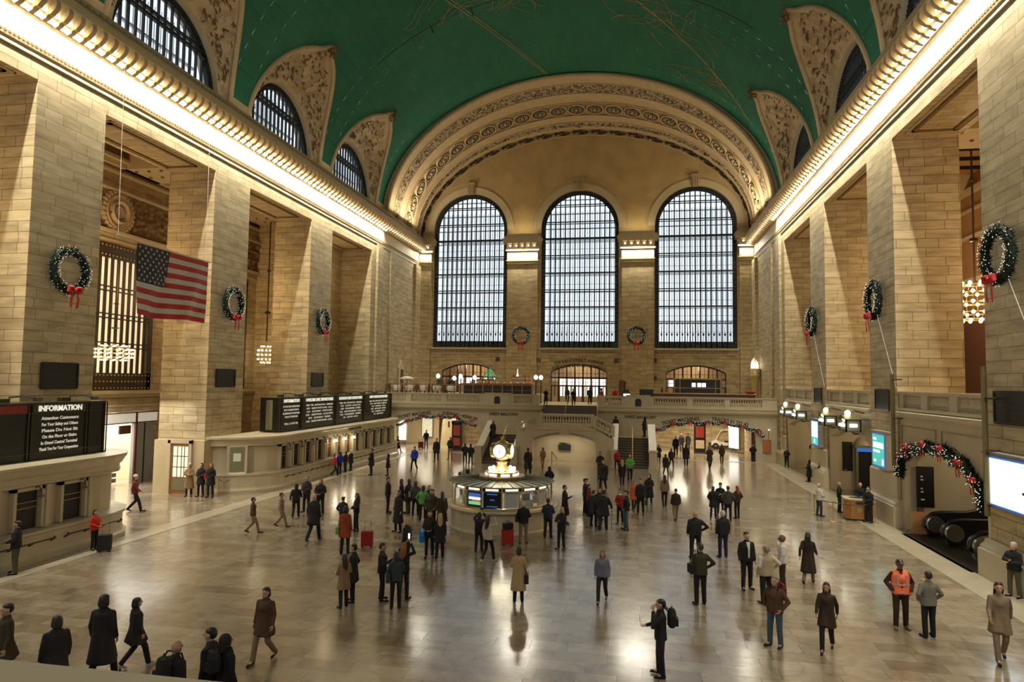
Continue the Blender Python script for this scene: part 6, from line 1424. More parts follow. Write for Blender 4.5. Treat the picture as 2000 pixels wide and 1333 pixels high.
t = empty('queue_barrier', (-21.6, 36.6, 0), 'low metal queue barrier before the grey shop panel', 'barrier'); q = MB(); q.path([(-.5, 0, 0), (-.5, 0, 1.0), (.6, -.2, 1.0), (.6, -.2, 0)], .035, 6); q.build('hoop', GREY, t); MB().path([(-.5, 0, .92), (.6, -.2, .92)], .05, 6).build('belt', BLACK, t)
t = empty('queue_barrier', (-16.5, 34.3, 0), 'small brass queue barrier by the rounded end of the long counter', 'barrier'); q = MB(); q.tube((-.3, 0, 0), (-.35, 0, .95), .025, n=6).tube((.3, .1, 0), (.3, .1, .95), .025, n=6); q.build('posts', BRASS, t); MB().path([(-.35, 0, .92), (0, .05, .75), (.3, .1, .92)], .02, 5).build('rope', BLACK, t)
# service door in the pier dado
t = empty('service_door', (-W-1.25, 34.74-.31, 0), 'narrow wooden service door with lit glass panes in the left pier', 'door'); q = MB(); q.box(-.75, -.58, -.12, .02, 0, 3.0).box(.58, .75, -.12, .02, 0, 3.0).box(-.75, .75, -.12, .02, 2.82, 3.05); q.build('surround', MARBLE, t)
MB().box(-.58, .58, -.02, .04, 0, 2.82).build('leaf', WOOD, t); MB().box(-.42, .48, -.04, -.02, .95, 2.65).build('panes', simple('lit_door_panes', (.7, .7, .5), .4, var=.1, emit=.6, ecol=(1, .97, .75)), t); q = MB()
for x in (-.16, .1, .28): q.box(x-.02, x+.02, -.055, -.04, .95, 2.65)
for z in (1.5, 2.1): q.box(-.42, .48, -.055, -.04, z-.02, z+.02)
q.build('glazing_bars', DWOOD, t); MB().box(-.42, .48, -.05, -.02, .2, .85).build('kick_plate', OLIVE, t)
PEOPLE = [
(-2.38, 11.32, 0, 1.74, -15, 's', 'dn', 'K', 'j', 'K', 'bald', 'pack', 'bald man in black jacket seen from behind at the bottom left edge'),
(-2.07, 11.87, 0, 1.8, 100, 's', 'dn', 'K', 'c', 'K', 'short', '', 'dark-haired man in black coat facing left, at the bottom edge'),
(-1.67, 11.78, 0, 1.74, -25, 's', 'dn', 'K', 'j', 'K', 'hood', 'pack', 'hooded person with black backpack close behind the man at the bottom edge'),
(6.42, 15.86, 0, 1.69, 92, 's', 'phone+face', 'K', 'j', 'K', 'short', 'pack', 'young man in black looking down at his phone, black backpack on'),
(9.32, 18.22, 0, 1.74, 140, 's', 'pk', 'brown', 'j', 'jean', 'grey', 'packr', 'man in glasses, brown jacket and blue jeans with a dark red backpack'),
(10.54, 18.22, 0, 1.66, 160, 'w', 'sw', 'dkbrown', 'c', 'K', 'long', '', 'person in dark brown coat striding alone left of the orange vest'),
(12.96, 20.28, 0, 1.84, 180, 's', 'pk', 'maroon', 'j', 'dkbrown', 'cap', 'vest', 'worker in orange safety vest and black cap, hands in pockets'),
(13.45, 19.75, 0, 1.7, 12, 's', 'pk', 'grey', 'j', 'K', 'short', '', 'man in grey hooded sweatshirt beside the orange-vested worker, back turned'),
(17.59, 24.03, 0, 1.71, 120, 's', 'fold', 'K', 'j', 'olive', 'white', '', 'guard in black jacket and pale cap leaning by the right wall plinth'),
(14.51, 18.45, 0, 1.86, 165, 'w', 'sw', 'taupe', 'c', 'taupe', 'long', '', 'pale brown clad person walking at the bottom right edge'),
(9.4, 23.03, 0, 1.81, 195, 's', 'dn', 'K', 'j', 'K', 'short', 'shirt', 'man in black suit and open white shirt, arms hanging'),
(9.75, 21.68, 0, 1.71, 25, 's', 'hip', 'sand', 'j', 'K', 'grey', '', 'stout man in sand vest with white sleeves, back to the picture'),
(10.55, 23.29, 0, 1.73, 75, 's', 'dn', 'white', 'j', 'dkbrown', 'bald', '', 'man in white shirt sleeves looking left behind the stout man'),
(7.78, 21.14, 0, 1.8, 18, 's', 'hip', 'olivek', 'j', 'K', 'short', 'bagl', 'man in dark olive leather jacket with shoulder bag, back turned'),
(8.11, 26.58, 0, 1.77, 5, 's', 'hip', 'K', 'j', 'K', 'bald', '', 'broad man in black jacket just beyond the olive leather jacket'),
(9.16, 26.98, 0, 1.76, 15, 's', 'dn', 'K', 'j', 'navy', 'white', '', 'white-haired man in black jacket and navy trousers, back turned'),
(9.66, 34.59, 0, 1.58, -20, 's', 'pk', 'K', 'c', 'K', 'long', '', 'woman with long hair at the left of the huddle of four'),
(10.12, 35.62, 0, 1.6, 170, 's', 'fold', 'K', 'j', 'K', 'hat', '', 'man with knitted hat facing the camera in the huddle of four'),
(10.29, 34.12, 0, 1.68, 0, 's', 'pk', 'dkgrey', 'j', 'K', 'short', '', 'man in dark grey jacket with pale band, back turned in the huddle of four'),
(10.82, 34.88, 0, 1.61, 30, 's', 'pk', 'dkbrown', 'j', 'K', 'ginger', '', 'ginger-haired woman at the right of the huddle of four'),
(11.51, 24.07, 0, 1.7, -25, 'w', 'sw', 'dkbrown', 'k', 'taupe', 'long', '', 'long-haired woman in dark coat walking away near the right-hand trio'),
(7.82, 33.63, 0, 1.53, 10, 'w', 'dn', 'dkbrown', 'j', 'taupe', 'short', '', 'person with dark backpack walking away, between the red group and the huddle'),
(7.45, 37.06, 0, 1.72, 5, 'w', 'dn', 'taupe', 'j', 'K', 'long', '', 'slim long-haired woman in taupe top walking away'),
(6.66, 37.79, 0, 1.62, 160, 's', 'hold', 'K', 'k', 'K', 'hood', '', 'person in long black hooded coat with folded hands right of the dark couple'),
(6.17, 34.75, 0, 1.77, 175, 's', 'dn', 'K', 'j', 'K', 'short', '', 'tall man in black before the orange coat, green bag by his side'),
(5.84, 35.77, 0, 1.52, 190, 'w', 'dn', 'orange', 'c', 'K', 'long', '', 'person in orange coat half hidden behind the tall man in black'),
(5.21, 32.26, 0, 1.6, 160, 's', 'hold', 'red', 'j', 'K', 'dark', '', 'dark-haired woman in red jacket and white scarf'),
(5.5, 30.99, 0, 1.76, 100, 's', 'pk', 'K', 'j', 'jean', 'cap', '', 'man in black cap, black jacket and blue jeans beside the red jacket'),
(4.49, 30.74, 0, 1.76, 5, 's', 'cane', 'K', 'c', 'K', 'flat', '', 'stout old man in flat cap and black coat leaning on a cane'),
(4.03, 31.28, 0, 1.66, -40, 's', 'pk', 'K', 'c', 'K', 'dark', '', 'man in black coat left of the old man with the cane'),
(3.67, 33.59, 0, 1.59, -80, 's', 'hold', 'redk', 'j', 'K', 'dark', '', 'woman in dark red scarf facing the old man with the cane'),
(3.44, 34.33, 0, 1.75, -75, 's', 'face', 'K', 'j', 'K', 'flat', '', 'man in flat cap with his hand at his mouth, far left of the cane group'),
(4.22, 32.97, 0, 1.5, 200, 's', 'pk', 'K', 'j', 'K', 'ginger', '', 'ginger-haired person behind the old man with the cane'),
(4.01, 41.68, 0, 1.9, 170, 'w', 'dn', 'K', 'c', 'K', 'dark', '', 'person in black coat walking alone beyond the cane group'),
(5.11, 44.07, 0, 1.69, 5, 'w', 'dn', 'K', 'c', 'K', 'blond', '', 'blond woman in black coat walking away, before the right stairs'),
(5.58, 46.03, 0, 1.83, 185, 'w', 'hold', 'green', 'j', 'K', 'grey', '', 'person in green jacket coming from the right stairs'),
(4.59, 52.27, 0, 1.5, 170, 'w', 'dn', 'red', 'j', 'K', 'dark', '', 'person in red jacket at the foot of the right stairs'),
(3.6, 46.44, 0, 1.9, 175, 's', 'hold', 'K', 'j', 'K', 'dark', '', 'dark-haired woman in black by the left newel of the right stairs'),
(-1.53, 47.59, 0, 1.9, 0, 'w', 'dn', 'K', 'k', 'K', 'short', '', 'man in long black coat walking toward the staircase arch'),
(-1.09, 52.19, 0, 1.5, 20, 'w', 'dn', 'tan', 'j', 'tan', 'dark', '', 'person in tan jacket passing in front of the staircase arch'),
(0.88, 40.45, 0, 1.51, 0, 's', 'pk', 'K', 'j', 'K', 'hood', '', 'short hooded person in black just beyond the kiosk roof, at its right end'),
(2.34, 31.54, 0, 1.78, -85, 's', 'phone', 'K', 'k', 'K', 'short', '', 'man in long black overcoat holding a phone, right of the kiosk'),
(2.28, 28.58, 0, 1.66, -10, 's', 'hold', 'navy', 'j', 'K', 'short', '', 'man in navy jacket at the right side of the kiosk counter'),
(1.43, 27.36, 0, 1.7, 5, 's', 'hold', 'K', 'j', 'khaki', 'white', 'bagl', 'white-haired man with black shoulder bag and khaki trousers at the kiosk'),
(3.03, 26.8, 0, 1.65, 150, 's', 'fold', 'K', 'j', 'K', 'blond', '', 'blond woman in black jacket standing front right of the kiosk'),
(-0.02, 25.67, 0, 1.51, -5, 's', 'raise', 'K', 'j', 'K', 'dark', '', 'person in black raising both hands to photograph, left of the kiosk front'),
(0.62, 24.31, 0, 1.67, -25, 'w', 'raise1', 'beige', 'j', 'K', 'long', '', 'woman in beige top with pale shoes reaching up beside the photographer'),
(2.46, 20.13, 0, 1.63, 10, 's', 'hold', 'camel', 'k', 'K', 'dark', '', 'woman in long camel coat in the middle foreground'),
(4.9, 20.78, 0, 1.51, 175, 'w', 'dn', 'slate', 'j', 'K', 'ginger', '', 'person in slate blue jacket walking toward the camera in the centre'),
(-2.37, 18.59, 0, 1.52, 50, 's', 'hold', 'tan', 'c', 'K', 'long', '', 'woman in knee-length tan coat with long dark hair, map in hand'),
(-2.32, 19.11, 0, 1.69, 95, 's', 'pk', 'K', 'c', 'K', 'short', '', 'man with glasses in black coat beside the tan-coated woman'),
(-1.54, 19.43, 0, 1.69, -75, 's', 'phone', 'K', 'j', 'K', 'short', '', 'young man in black hooded jacket taking a phone picture'),
(-0.89, 18.83, 0, 1.61, 20, 's', 'hold', 'dkteal', 'j', 'K', 'dark', 'packs', 'woman in dark teal jacket with small satchel, back turned'),
(-0.95, 19.66, 0, 1.68, -10, 's', 'raise', 'K', 'j', 'K', 'ginger', '', 'ginger long-haired woman holding a phone above her head'),
(-1.83, 22.46, 0, 1.85, 80, 's', 'dn', 'K', 'j', 'K', 'blondshort', '', 'short-haired blonde woman in black jacket looking left'),
(-1.62, 24.44, 0, 1.72, 190, 's', 'hold', 'K', 'j', 'K', 'dark', '', 'smiling woman with bright blue bag, hugging pair'),
(-1.21, 24.39, 0, 1.66, 20, 's', 'dn', 'K', 'c', 'K', 'blond', '', 'woman with long blond hair, back turned, hugging pair'),
(-2.29, 29.07, 0, 1.69, 30, 'w', 'dn', 'dkbrown', 'k', 'K', 'long', '', 'long-haired person in brown coat beside the kiosk ledge'),
(-2.98, 29.11, 0, 1.74, 170, 's', 'pk', 'olivek', 'j', 'K', 'short', '', 'burly man in dark olive jacket behind the hugging pair'),
(-3.88, 30.7, 0, 1.63, 15, 's', 'pk', 'green', 'j', 'K', 'dark', 'puffer', 'person in bright green puffer vest, back turned'),
(-3.89, 31.68, 0, 1.5, 200, 's', 'pk', 'K', 'j', 'K', 'dark', '', 'dark-haired woman facing the green puffer vest'),
(-4.59, 31.76, 0, 1.67, 0, 's', 'hold', 'dkgrey', 'j', 'K', 'dark', '', 'person in dark grey with pale bag left of the green puffer vest'),
(-5.51, 32.32, 0, 1.66, -60, 's', 'hold', 'K', 'c', 'K', 'dark', '', 'woman in black with pink scarf, left one of the kissing pair'),
(-5.09, 32.16, 0, 1.69, 70, 's', 'hold', 'K', 'c', 'olive', 'dark', '', 'person in black coat and olive trousers, right one of the kissing pair'),
(-4.19, 28.19, 0, 1.79, 150, 's', 'dn', 'K', 'k', 'K', 'dark', '', 'woman in wide long black coat in front of the kissing pair'),
(-6.1, 32.03, 0, 1.77, -80, 's', 'dn', 'K', 'j', 'K', 'short', '', 'man in black jacket at the left end of the crowd near the kiosk'),
(-11.93, 44.35, 0, 1.82, 90, 's', 'hold', 'K', 'c', 'K', 'short', '', 'man in black with white paper, before the long counter handrail'),
(-10.77, 44.42, 0, 1.5, 100, 's', 'pk', 'K', 'c', 'K', 'hood', '', 'woman in dark hood with brown bag right of the man with white paper'),
(-9.88, 47.45, 0, 1.77, 175, 'w', 'dn', 'blue', 'j', 'K', 'short', '', 'man in bright blue jacket walking toward the camera'),
(-9.97, 53.34, 0, 1.9, 180, 's', 'dn', 'K', 'c', 'K', 'short', '', 'man in black coat standing before the left passage'),
(-9.29, 55.06, 0, 1.9, 170, 's', 'hold', 'K', 'j', 'tan', 'blond', '', 'woman in black jacket and tan trousers by the advertising pillar'),
(-7.49, 53.0, 0, 1.59, 0, 's', 'pk', 'K', 'j', 'K', 'dark', '', 'left one of two people in black at the foot of the left stairs'),
(-6.74, 51.84, 0, 1.67, 0, 's', 'pk', 'K', 'j', 'K', 'dark', '', 'right one of two people in black at the foot of the left stairs'),
(-14.05, 63.53, 0, 1.78, 170, 's', 'hold', 'K', 'j', 'jean', 'short', '', 'person in black with a red suitcase in the left passage'),
(-15.18, 58.71, 0, 1.5, -60, 'w', 'dn', 'K', 'j', 'khaki', 'short', '', 'man in khaki trousers carrying a bag past the far end of the counter'),
(-15.32, 44.19, 0, 1.59, 60, 's', 'pk', 'blue', 'j', 'K', 'dark', '', 'person with blue sleeve at the lit ticket windows'),
(-14.75, 45.18, 0, 1.5, 80, 's', 'hold', 'K', 'j', 'K', 'dark', '', 'middle one of three customers at the lit ticket windows'),
(-14.47, 46.11, 0, 1.5, 80, 's', 'hold', 'K', 'c', 'K', 'white', '', 'pale-haired customer in black coat at the ticket windows'),
(-14.21, 43.44, 0, 1.5, -85, 'w', 'dn', 'redor', 'j', 'K', 'dark', '', 'person in vivid red jacket rushing past the ticket windows'),
(-14.78, 22.63, 0, 1.5, -95, 's', 'hold', 'redor', 'j', 'K', 'dark', '', 'woman in red coat with a wheeled suitcase at the nearer counter'),
(-14.53, 19.33, 0, 1.73, 120, 's', 'hold', 'K', 'j', 'camo', 'short', '', 'soldier in black vest and camouflage trousers at the left edge'),
(-18.32, 33.85, 0, 1.82, 200, 's', 'fold', 'tan', 'k', 'K', 'beret', '', 'woman in long tan fur-trimmed coat by the service door'),
(-17.64, 33.9, 0, 1.84, 180, 's', 'hold', 'K', 'c', 'K', 'dark', '', 'woman in black coat, middle of the three by the service door'),
(-17.01, 33.85, 0, 1.87, 185, 's', 'hold', 'K', 'c', 'K', 'ginger', '', 'ginger woman in black with red purse, right of the three by the service door'),
(-18.04, 29.39, 0, 1.77, -60, 'w', 'sw', 'redk', 'j', 'K', 'whitehat', '', 'person in dark red with white hat hurrying past the nearer counter end'),
(-10.05, 26.55, 0, 1.5, -60, 'w', 'dn', 'brown', 'j', 'taupe', 'short', '', 'person in brown bending forward while walking, far left of the middle crowd'),
(-6.92, 25.8, 0, 1.88, 0, 'w', 'dn', 'K', 'c', 'K', 'bald', '', 'tall man in long black coat walking away, middle of the left crowd'),
(-10.01, 31.24, 0, 1.78, 170, 's', 'hold', 'dkbrown', 'j', 'K', 'grey', '', 'person in dark brown jacket, left one behind the tall walking man'),
(-9.03, 30.72, 0, 1.74, 185, 's', 'hold', 'K', 'j', 'K', 'ginger', '', 'red-haired person in black behind the tall walking man'),
(-9.87, 29.92, 0, 1.6, 20, 'w', 'sw', 'K', 'j', 'K', 'dark', '', 'thin person in black striding, left of the walking crowd'),
(-9.52, 27.93, 0, 1.5, -70, 'w', 'dn', 'taupe', 'j', 'taupe', 'short', '', 'person in pale taupe clothes walking beside the long counter'),
(-6.47, 27.63, 0, 1.5, -10, 's', 'pk', 'K', 'j', 'K', 'flat', '', 'man in black cap next to a red bag'),
(-4.82, 24.14, 0, 1.8, 0, 's', 'dn', 'rust', 'c', 'K', 'dark', '', 'woman in rust red coat with green handbag'),
(-6.0, 27.95, 0, 1.62, 130, 's', 'hold', 'K', 'j', 'K', 'long', '', 'slim long-haired woman in black, arms folded, right of the rust red coat'),
(-2.61, 14.77, 0, 1.67, 175, 'w', 'dn', 'brown', 'c', 'khaki', 'dark', '', 'person in wide brown coat walking in the left foreground'),
(-5.58, 12.02, 0, 1.72, 60, 'w', 'dn', 'K', 'c', 'K', 'dark', '', 'dark-coated person third from the left in the bottom left corner'),
(-5.39, 13.04, 0, 1.84, 10, 'w', 'dn', 'K', 'k', 'K', 'dark', '', 'tall person in black coat in the bottom left corner crowd'),
(-5.21, 13.81, 0, 1.55, -30, 'w', 'dn', 'K', 'c', 'K', 'dark', '', 'person in black with white-edged shoes right of the bottom left crowd'),
(-7.09, 12.33, 0, 1.75, 150, 'w', 'dn', 'olivek', 'c', 'khaki', 'short', '', 'person in olive coat cut by the left picture edge'),
(15.03, 36.59, 0, 1.63, -70, 's', 'hold', 'white', 'j', 'dkgrey', 'white', '', 'bald man in white jacket waiting at the oak desk rope'),
(16.35, 37.89, 0, 1.58, -100, 's', 'hip', 'K', 'j', 'K', 'bald', '', 'police officer in black left of the oak desk'),
(17.07, 36.9, 0, 1.72, 170, 's', 'hold', 'K', 'j', 'K', 'bald', '', 'bald officer behind the oak desk'),
(17.01, 35.51, 0, 1.72, 120, 's', 'hold', 'K', 'j', 'K', 'short', '', 'officer in black with gear behind the right side of the oak desk'),
(18.06, 58.19, 0, 1.52, 180, 's', 'hold', 'K', 'j', 'K', 'dark', '', 'person in dark suit standing alone before the farthest right pier'),
(17.62, 49.37, 0, 1.5, 90, 's', 'hold', 'K', 'k', 'K', 'hood', '', 'person in long black coat and hood leaning by the far wall screen'),
(17.97, 48.05, 0, 1.5, 70, 's', 'phone', 'K', 'j', 'K', 'bald', '', 'man in black crouching forward beside the long black hooded coat'),
(15.88, 60.8, 0, 1.52, 180, 's', 'pk', 'K', 'j', 'K', 'hat', '', 'guard in black uniform standing by the right passage post'),
(11.6, 54.32, 0, 1.84, 190, 'w', 'hold', 'dkbrown', 'c', 'K', 'dark', '', 'woman in brown coat striding, in front of the right advertising pillar'),
(12.98, 58.08, 0, 1.67, 0, 'w', 'dn', 'dkbrown', 'j', 'K', 'long', '', 'long-haired woman walking into the right passage'),
(9.95, 55.79, 0, 1.78, 0, 'w', 'dn', 'K', 'c', 'K', 'dark', '', 'slim person in black walking into the right passage'),
(9.58, 62.94, 0, 1.9, 180, 'w', 'dn', 'K', 'j', 'K', 'ginger', '', 'ginger person leading the crowd out of the right passage'),
(10.38, 67.36, 0, 1.86, 180, 'w', 'dn', 'K', 'j', 'K', 'dark', '', 'person in black in the crowd of the right passage, beside the ginger one'),
(11.18, 69.66, 0, 1.67, 0, 'w', 'dn', 'K', 'c', 'K', 'short', '', 'person in black coat at the right of the passage crowd'),
(12.13, 74.46, 0, 1.57, 0, 'w', 'dn', 'K', 'j', 'K', 'dark', '', 'far person in black beside the right advertising pillar'),
(8.78, 75.8, 0, 1.5, 0, 'w', 'dn', 'K', 'j', 'K', 'dark', '', 'person in black at the left jamb of the right passage'),
(7.82, 56.54, 0, 1.65, 180, 's', 'hold', 'K', 'c', 'K', 'dark', '', 'woman in black at the right newel of the right stairs'),
(8.11, 50.34, 0, 1.5, -20, 'w', 'dn', 'K', 'c', 'K', 'dark', '', 'person in black coat hurrying right of the right stairs'),
(8.74, 54.76, 0, 1.5, -20, 'w', 'dn', 'dkbrown', 'j', 'K', 'dark', '', 'person in brown following toward the right passage'),
(-3.35, 37.12, 0, 1.62, 40, 's', 'pk', 'K', 'j', 'K', 'hood', '', 'bending person in black beyond the kiosk roof'),
(-3.53, 36.11, 0, 1.6, 0, 's', 'pk', 'K', 'j', 'K', 'dark', '', 'person whose head shows over the left of the kiosk roof'),
(-6.05, 56.9, 1.5, 1.7, 180, 'w', 'dn', 'K', 'k', 'K', 'hood', '', 'person in long black coat coming down the left stairs'),
(6.75, 59.0, 2.0, 1.7, 60, 's', 'hold', 'K', 'c', 'K', 'hood', '', 'person in black leaning on the right stair parapet'),
(4.3, 59.3, 2.0, 1.75, 20, 'w', 'dn', 'dkbrown', 'c', 'K', 'dark', '', 'person in dark coat on the landing behind the right stair railing'),
(-2.14, 61.84, 4.5, 1.5, 170, 's', 'hold', 'K', 'k', 'K', 'dark', '', 'woman in black coat at the head of the stairs, beside the twin globe lamps'),
(0.4, 61.92, 4.5, 1.5, 180, 's', 'hold', 'K', 'j', 'K', 'short', '', 'man in black before the middle doorway, over the stairs handrail'),
(-0.73, 67.81, 4.5, 1.59, 10, 'w', 'dn', 'dkgrey', 'c', 'K', 'dark', '', 'person in dark grey walking out of the middle doorway'),
(1.64, 65.89, 4.5, 1.64, 0, 's', 'dn', 'navy', 'j', 'K', 'short', '', 'man in navy jacket right of the middle doorway centre'),
(2.95, 62.1, 4.5, 1.6, -60, 's', 'hold', 'redor', 'j', 'K', 'dark', '', 'person in red leaning on the balcony rail end'),
(4.1, 63.2, 4.5, 1.66, 150, 's', 'hold', 'redor', 'j', 'K', 'short', '', 'person in red jacket at the host stand on the balcony'),
]
# ================================================================ people
CLR = {'K': (.012, .012, .014), 'brown': (.075, .040, .020), 'dkbrown': (.032, .020, .014), 'maroon': (.055, .012, .012), 'grey': (.17, .155, .125), 'dkgrey': (.04, .04, .042), 'taupe': (.20, .15, .10), 'sand': (.38, .32, .20),
       'white': (.62, .60, .54), 'olivek': (.035, .030, .015), 'olive': (.075, .065, .035), 'camo': (.06, .06, .035), 'orange': (.50, .11, .03), 'red': (.30, .02, .018), 'redk': (.14, .018, .018), 'redor': (.50, .03, .015), 'green': (.10, .30, .06), 'navy': (.012, .018, .045),
       'tan': (.26, .17, .085), 'camel': (.42, .29, .15), 'beige': (.50, .43, .33), 'slate': (.13, .15, .20), 'blue': (.01, .03, .30), 'rust': (.24, .045, .015), 'dkteal': (.02, .04, .042), 'khaki': (.20, .15, .085), 'jean': (.06, .095, .125), 'black': (.01, .01, .01)}
CM = {}
def cmat(k):
    if k not in CM: CM[k] = simple('cloth_'+k, CLR[k], .75, var=.18, scale=9, spec=.25)
    return CM[k]
SKIN = [simple('skin_%d' % i, c, .55, var=.06, scale=10) for i, c in enumerate(((.50, .29, .19), (.42, .235, .15), (.16, .075, .042)))]
HAIRM = {'black': simple('hair_black', (.010, .008, .007), .5, var=.3), 'ginger': simple('hair_ginger', (.24, .075, .02), .5, var=.3), 'blond': simple('hair_blond', (.48, .31, .13), .5, var=.3), 'grey': simple('hair_grey', (.20, .18, .15), .6, var=.2), 'white': simple('hair_white', (.50, .47, .42), .6, var=.1)}
HATM = {'cap': BLACK, 'hat': cmat('K'), 'flat': cmat('K'), 'beret': cmat('white'), 'whitehat': cmat('white'), 'hood': cmat('K')}
VEST = simple('hi_vis_orange', (.85, .16, .055), .6, var=.05, emit=.04); REFL = simple('reflective_grey_tape', (.42, .40, .33), .4, var=0); PUFF = simple('green_puffer', (.10, .36, .07), .5, var=.1)
MC = {}
def blob(key, prims, vox, sm=3):
    if key in MC: return MC[key]
    q = MB()
    for p in prims:
        if p[0] == 'c':
            a, b = Vector(p[1]), Vector(p[2]); q.tube(a, b, p[3], p[4], 12); q.ball(a, p[3], 12, 8); q.ball(b, p[4], 12, 8)
        elif p[0] == 't': q.tube(p[1], p[2], p[3], p[4], 14)
        elif p[0] == 'e': q.lathe(p[1], [(max(sin(pi*j/10), 1e-4), -p[4]*cos(pi*j/10)) for j in range(11)], 14, sx=p[2], sy=p[3])
        elif p[0] == 'f': q.add(p[1], p[2])
    me = bpy.data.meshes.new('m'); me.from_pydata(q.v, [], q.f); o = bpy.data.objects.new('tmp', me); COL.objects.link(o)
    bm = bmesh.new(); bm.from_mesh(me); bmesh.ops.remove_doubles(bm, verts=bm.verts, dist=1e-5); bmesh.ops.recalc_face_normals(bm, faces=bm.faces); bm.to_mesh(me); bm.free()
    m = o.modifiers.new('r', 'REMESH'); m.mode = 'VOXEL'; m.voxel_size = vox
    if sm: s = o.modifiers.new('s', 'SMOOTH'); s.iterations = sm; s.factor = .5
    dg = bpy.context.evaluated_depsgraph_get(); r = bpy.data.meshes.new_from_object(o.evaluated_get(dg)); bpy.data.objects.remove(o)
    r.polygons.foreach_set('use_smooth', [True]*len(r.polygons)); r.materials.clear(); r.materials.append(cmat('K')); MC[key] = r; return r
ARM = {'dn': ((.212, -.02, 1.13), (.222, .05, .89)), 'pk': ((.29, -.07, 1.16), (.20, .09, .97)), 'hold': ((.245, .02, 1.14), (.07, .24, 1.06)), 'ph': ((.235, .06, 1.15), (.09, .30, 1.28)), 'phl': ((.235, .05, 1.13), (.10, .30, 1.10)),
       'fc': ((.20, .17, 1.18), (.05, .15, 1.50)), 'ra': ((.27, .17, 1.42), (.09, .25, 1.68)), 'hip': ((.36, -.04, 1.18), (.2, .06, 1.02)), 'swf': ((.215, .08, 1.14), (.22, .25, .99)), 'swb': ((.225, -.14, 1.16), (.23, -.17, .93)),
       'fr': ((.25, .06, 1.15), (.0, .21, 1.20)), 'fl': ((.25, .06, 1.14), (-.01, .24, 1.13)), 'cn': ((.27, .02, 1.14), (.31, .14, .92))}
ARMS = {'dn': ('dn', 'dn'), 'pk': ('pk', 'pk'), 'hold': ('hold', 'hold'), 'phone': ('ph', 'dn'), 'phone+face': ('phl', 'fc'), 'face': ('fc', 'dn'), 'raise': ('ra', 'ra'), 'raise1': ('ra', 'dn'), 'hip': ('hip', 'dn'), 'sw': ('swf', 'swb'), 'fold': ('fr', 'fl'), 'cane': ('cn', 'dn')}
def armpts(arms):
    r, l = ARMS[arms]; out = []
    for sx, k in ((1, r), (-1, l)): e, w = ARM[k]; out.append((sx, k, Vector((sx*.158, -.005, 1.39)), Vector((sx*e[0], e[1], e[2])), Vector((sx*w[0], w[1], w[2]))))
    return out
def legpts(st):
    if st == 'w': return [(1, (.09, 0, .93), (.10, .17, .53), (.09, .27, .10), (.09, .43, .04)), (-1, (-.09, 0, .93), (-.10, .03, .50), (-.10, -.27, .17), (-.10, -.16, .035))]
    return [(1, (.09, 0, .93), (.105, .03, .50), (.115, .02, .09), (.15, .17, .035)), (-1, (-.09, 0, .93), (-.105, .0, .50), (-.115, -.04, .09), (-.15, .11, .035))]
def body_prims(arms, st, fingers):
    P = [('e', (0, .005, 1.640), .074, .092, .112), ('e', (0, .034, 1.572), .054, .058, .058), ('c', (0, .100, 1.640), (0, .122, 1.608), .009, .014), ('c', (0, -.012, 1.44), (0, .0, 1.57), .056, .050),
         ('e', (.078, -.002, 1.625), .012, .02, .034), ('e', (-.078, -.002, 1.625), .012, .02, .034), ('c', (-.03, .082, 1.665), (.03, .082, 1.665), .014, .014), ('c', (-.018, .094, 1.575), (.018, .094, 1.575), .009, .009),
         ('c', (0, 0, 1.0), (0, 0, 1.34), .085, .085), ('c', (-.13, 0, 1.39), (.13, 0, 1.39), .045, .045), ('c', (-.06, 0, .95), (.06, 0, .95), .08, .08)]
    for sx, k, S, E, Wr in armpts(arms):
        P += [('c', S, E, .048, .038), ('c', E, Wr, .038, .025)]
        d = (Wr-E).normalized(); n = Vector((-sx, 0, 0)) if k in ('dn', 'swf', 'swb', 'cn', 'pk', 'hip') else Vector((0, -.3, 1 if k not in ('ra', 'fc') else 0)); 
        if k in ('ra', 'fc', 'ph'): n = Vector((-sx, .2, 0))
        n = (n-d*n.dot(d)).normalized(); lat = d.cross(n).normalized()
        if lat.y < 0 or (abs(lat.y) < .1 and lat.z < 0): lat = -lat
        for j in (-1.3, -.45, .45, 1.3): P.append(('c', Wr, Wr+d*.085+lat*j*.019, .016, .0125))
        if fingers:
            for j, ln in ((-1.3, .032), (-.45, .038), (.45, .040), (1.3, .036)):
                a = Wr+d*.085+lat*j*.021; b = a+(d*.92+n*.38)*ln; c = b+(d*.55+n*.84)*ln*.95; P += [('c', a, b, .0105, .0095), ('c', b, c, .0095, .008)]
            a = Wr+d*.03+lat*.030; b = a+(d*.5+lat*.75+n*.35)*.042; P += [('c', a, b, .013, .011), ('c', b, b+(d*.9+n*.4)*.032, .011, .009)]
        else: P.append(('c', Wr+d*.085, Wr+d*.14+n*.035, .022, .014))
    for sx, h, k, a, t in legpts(st): P += [('c', h, k, .072, .048), ('c', k, a, .046, .033), ('c', a, t, .034, .024)]
    return P
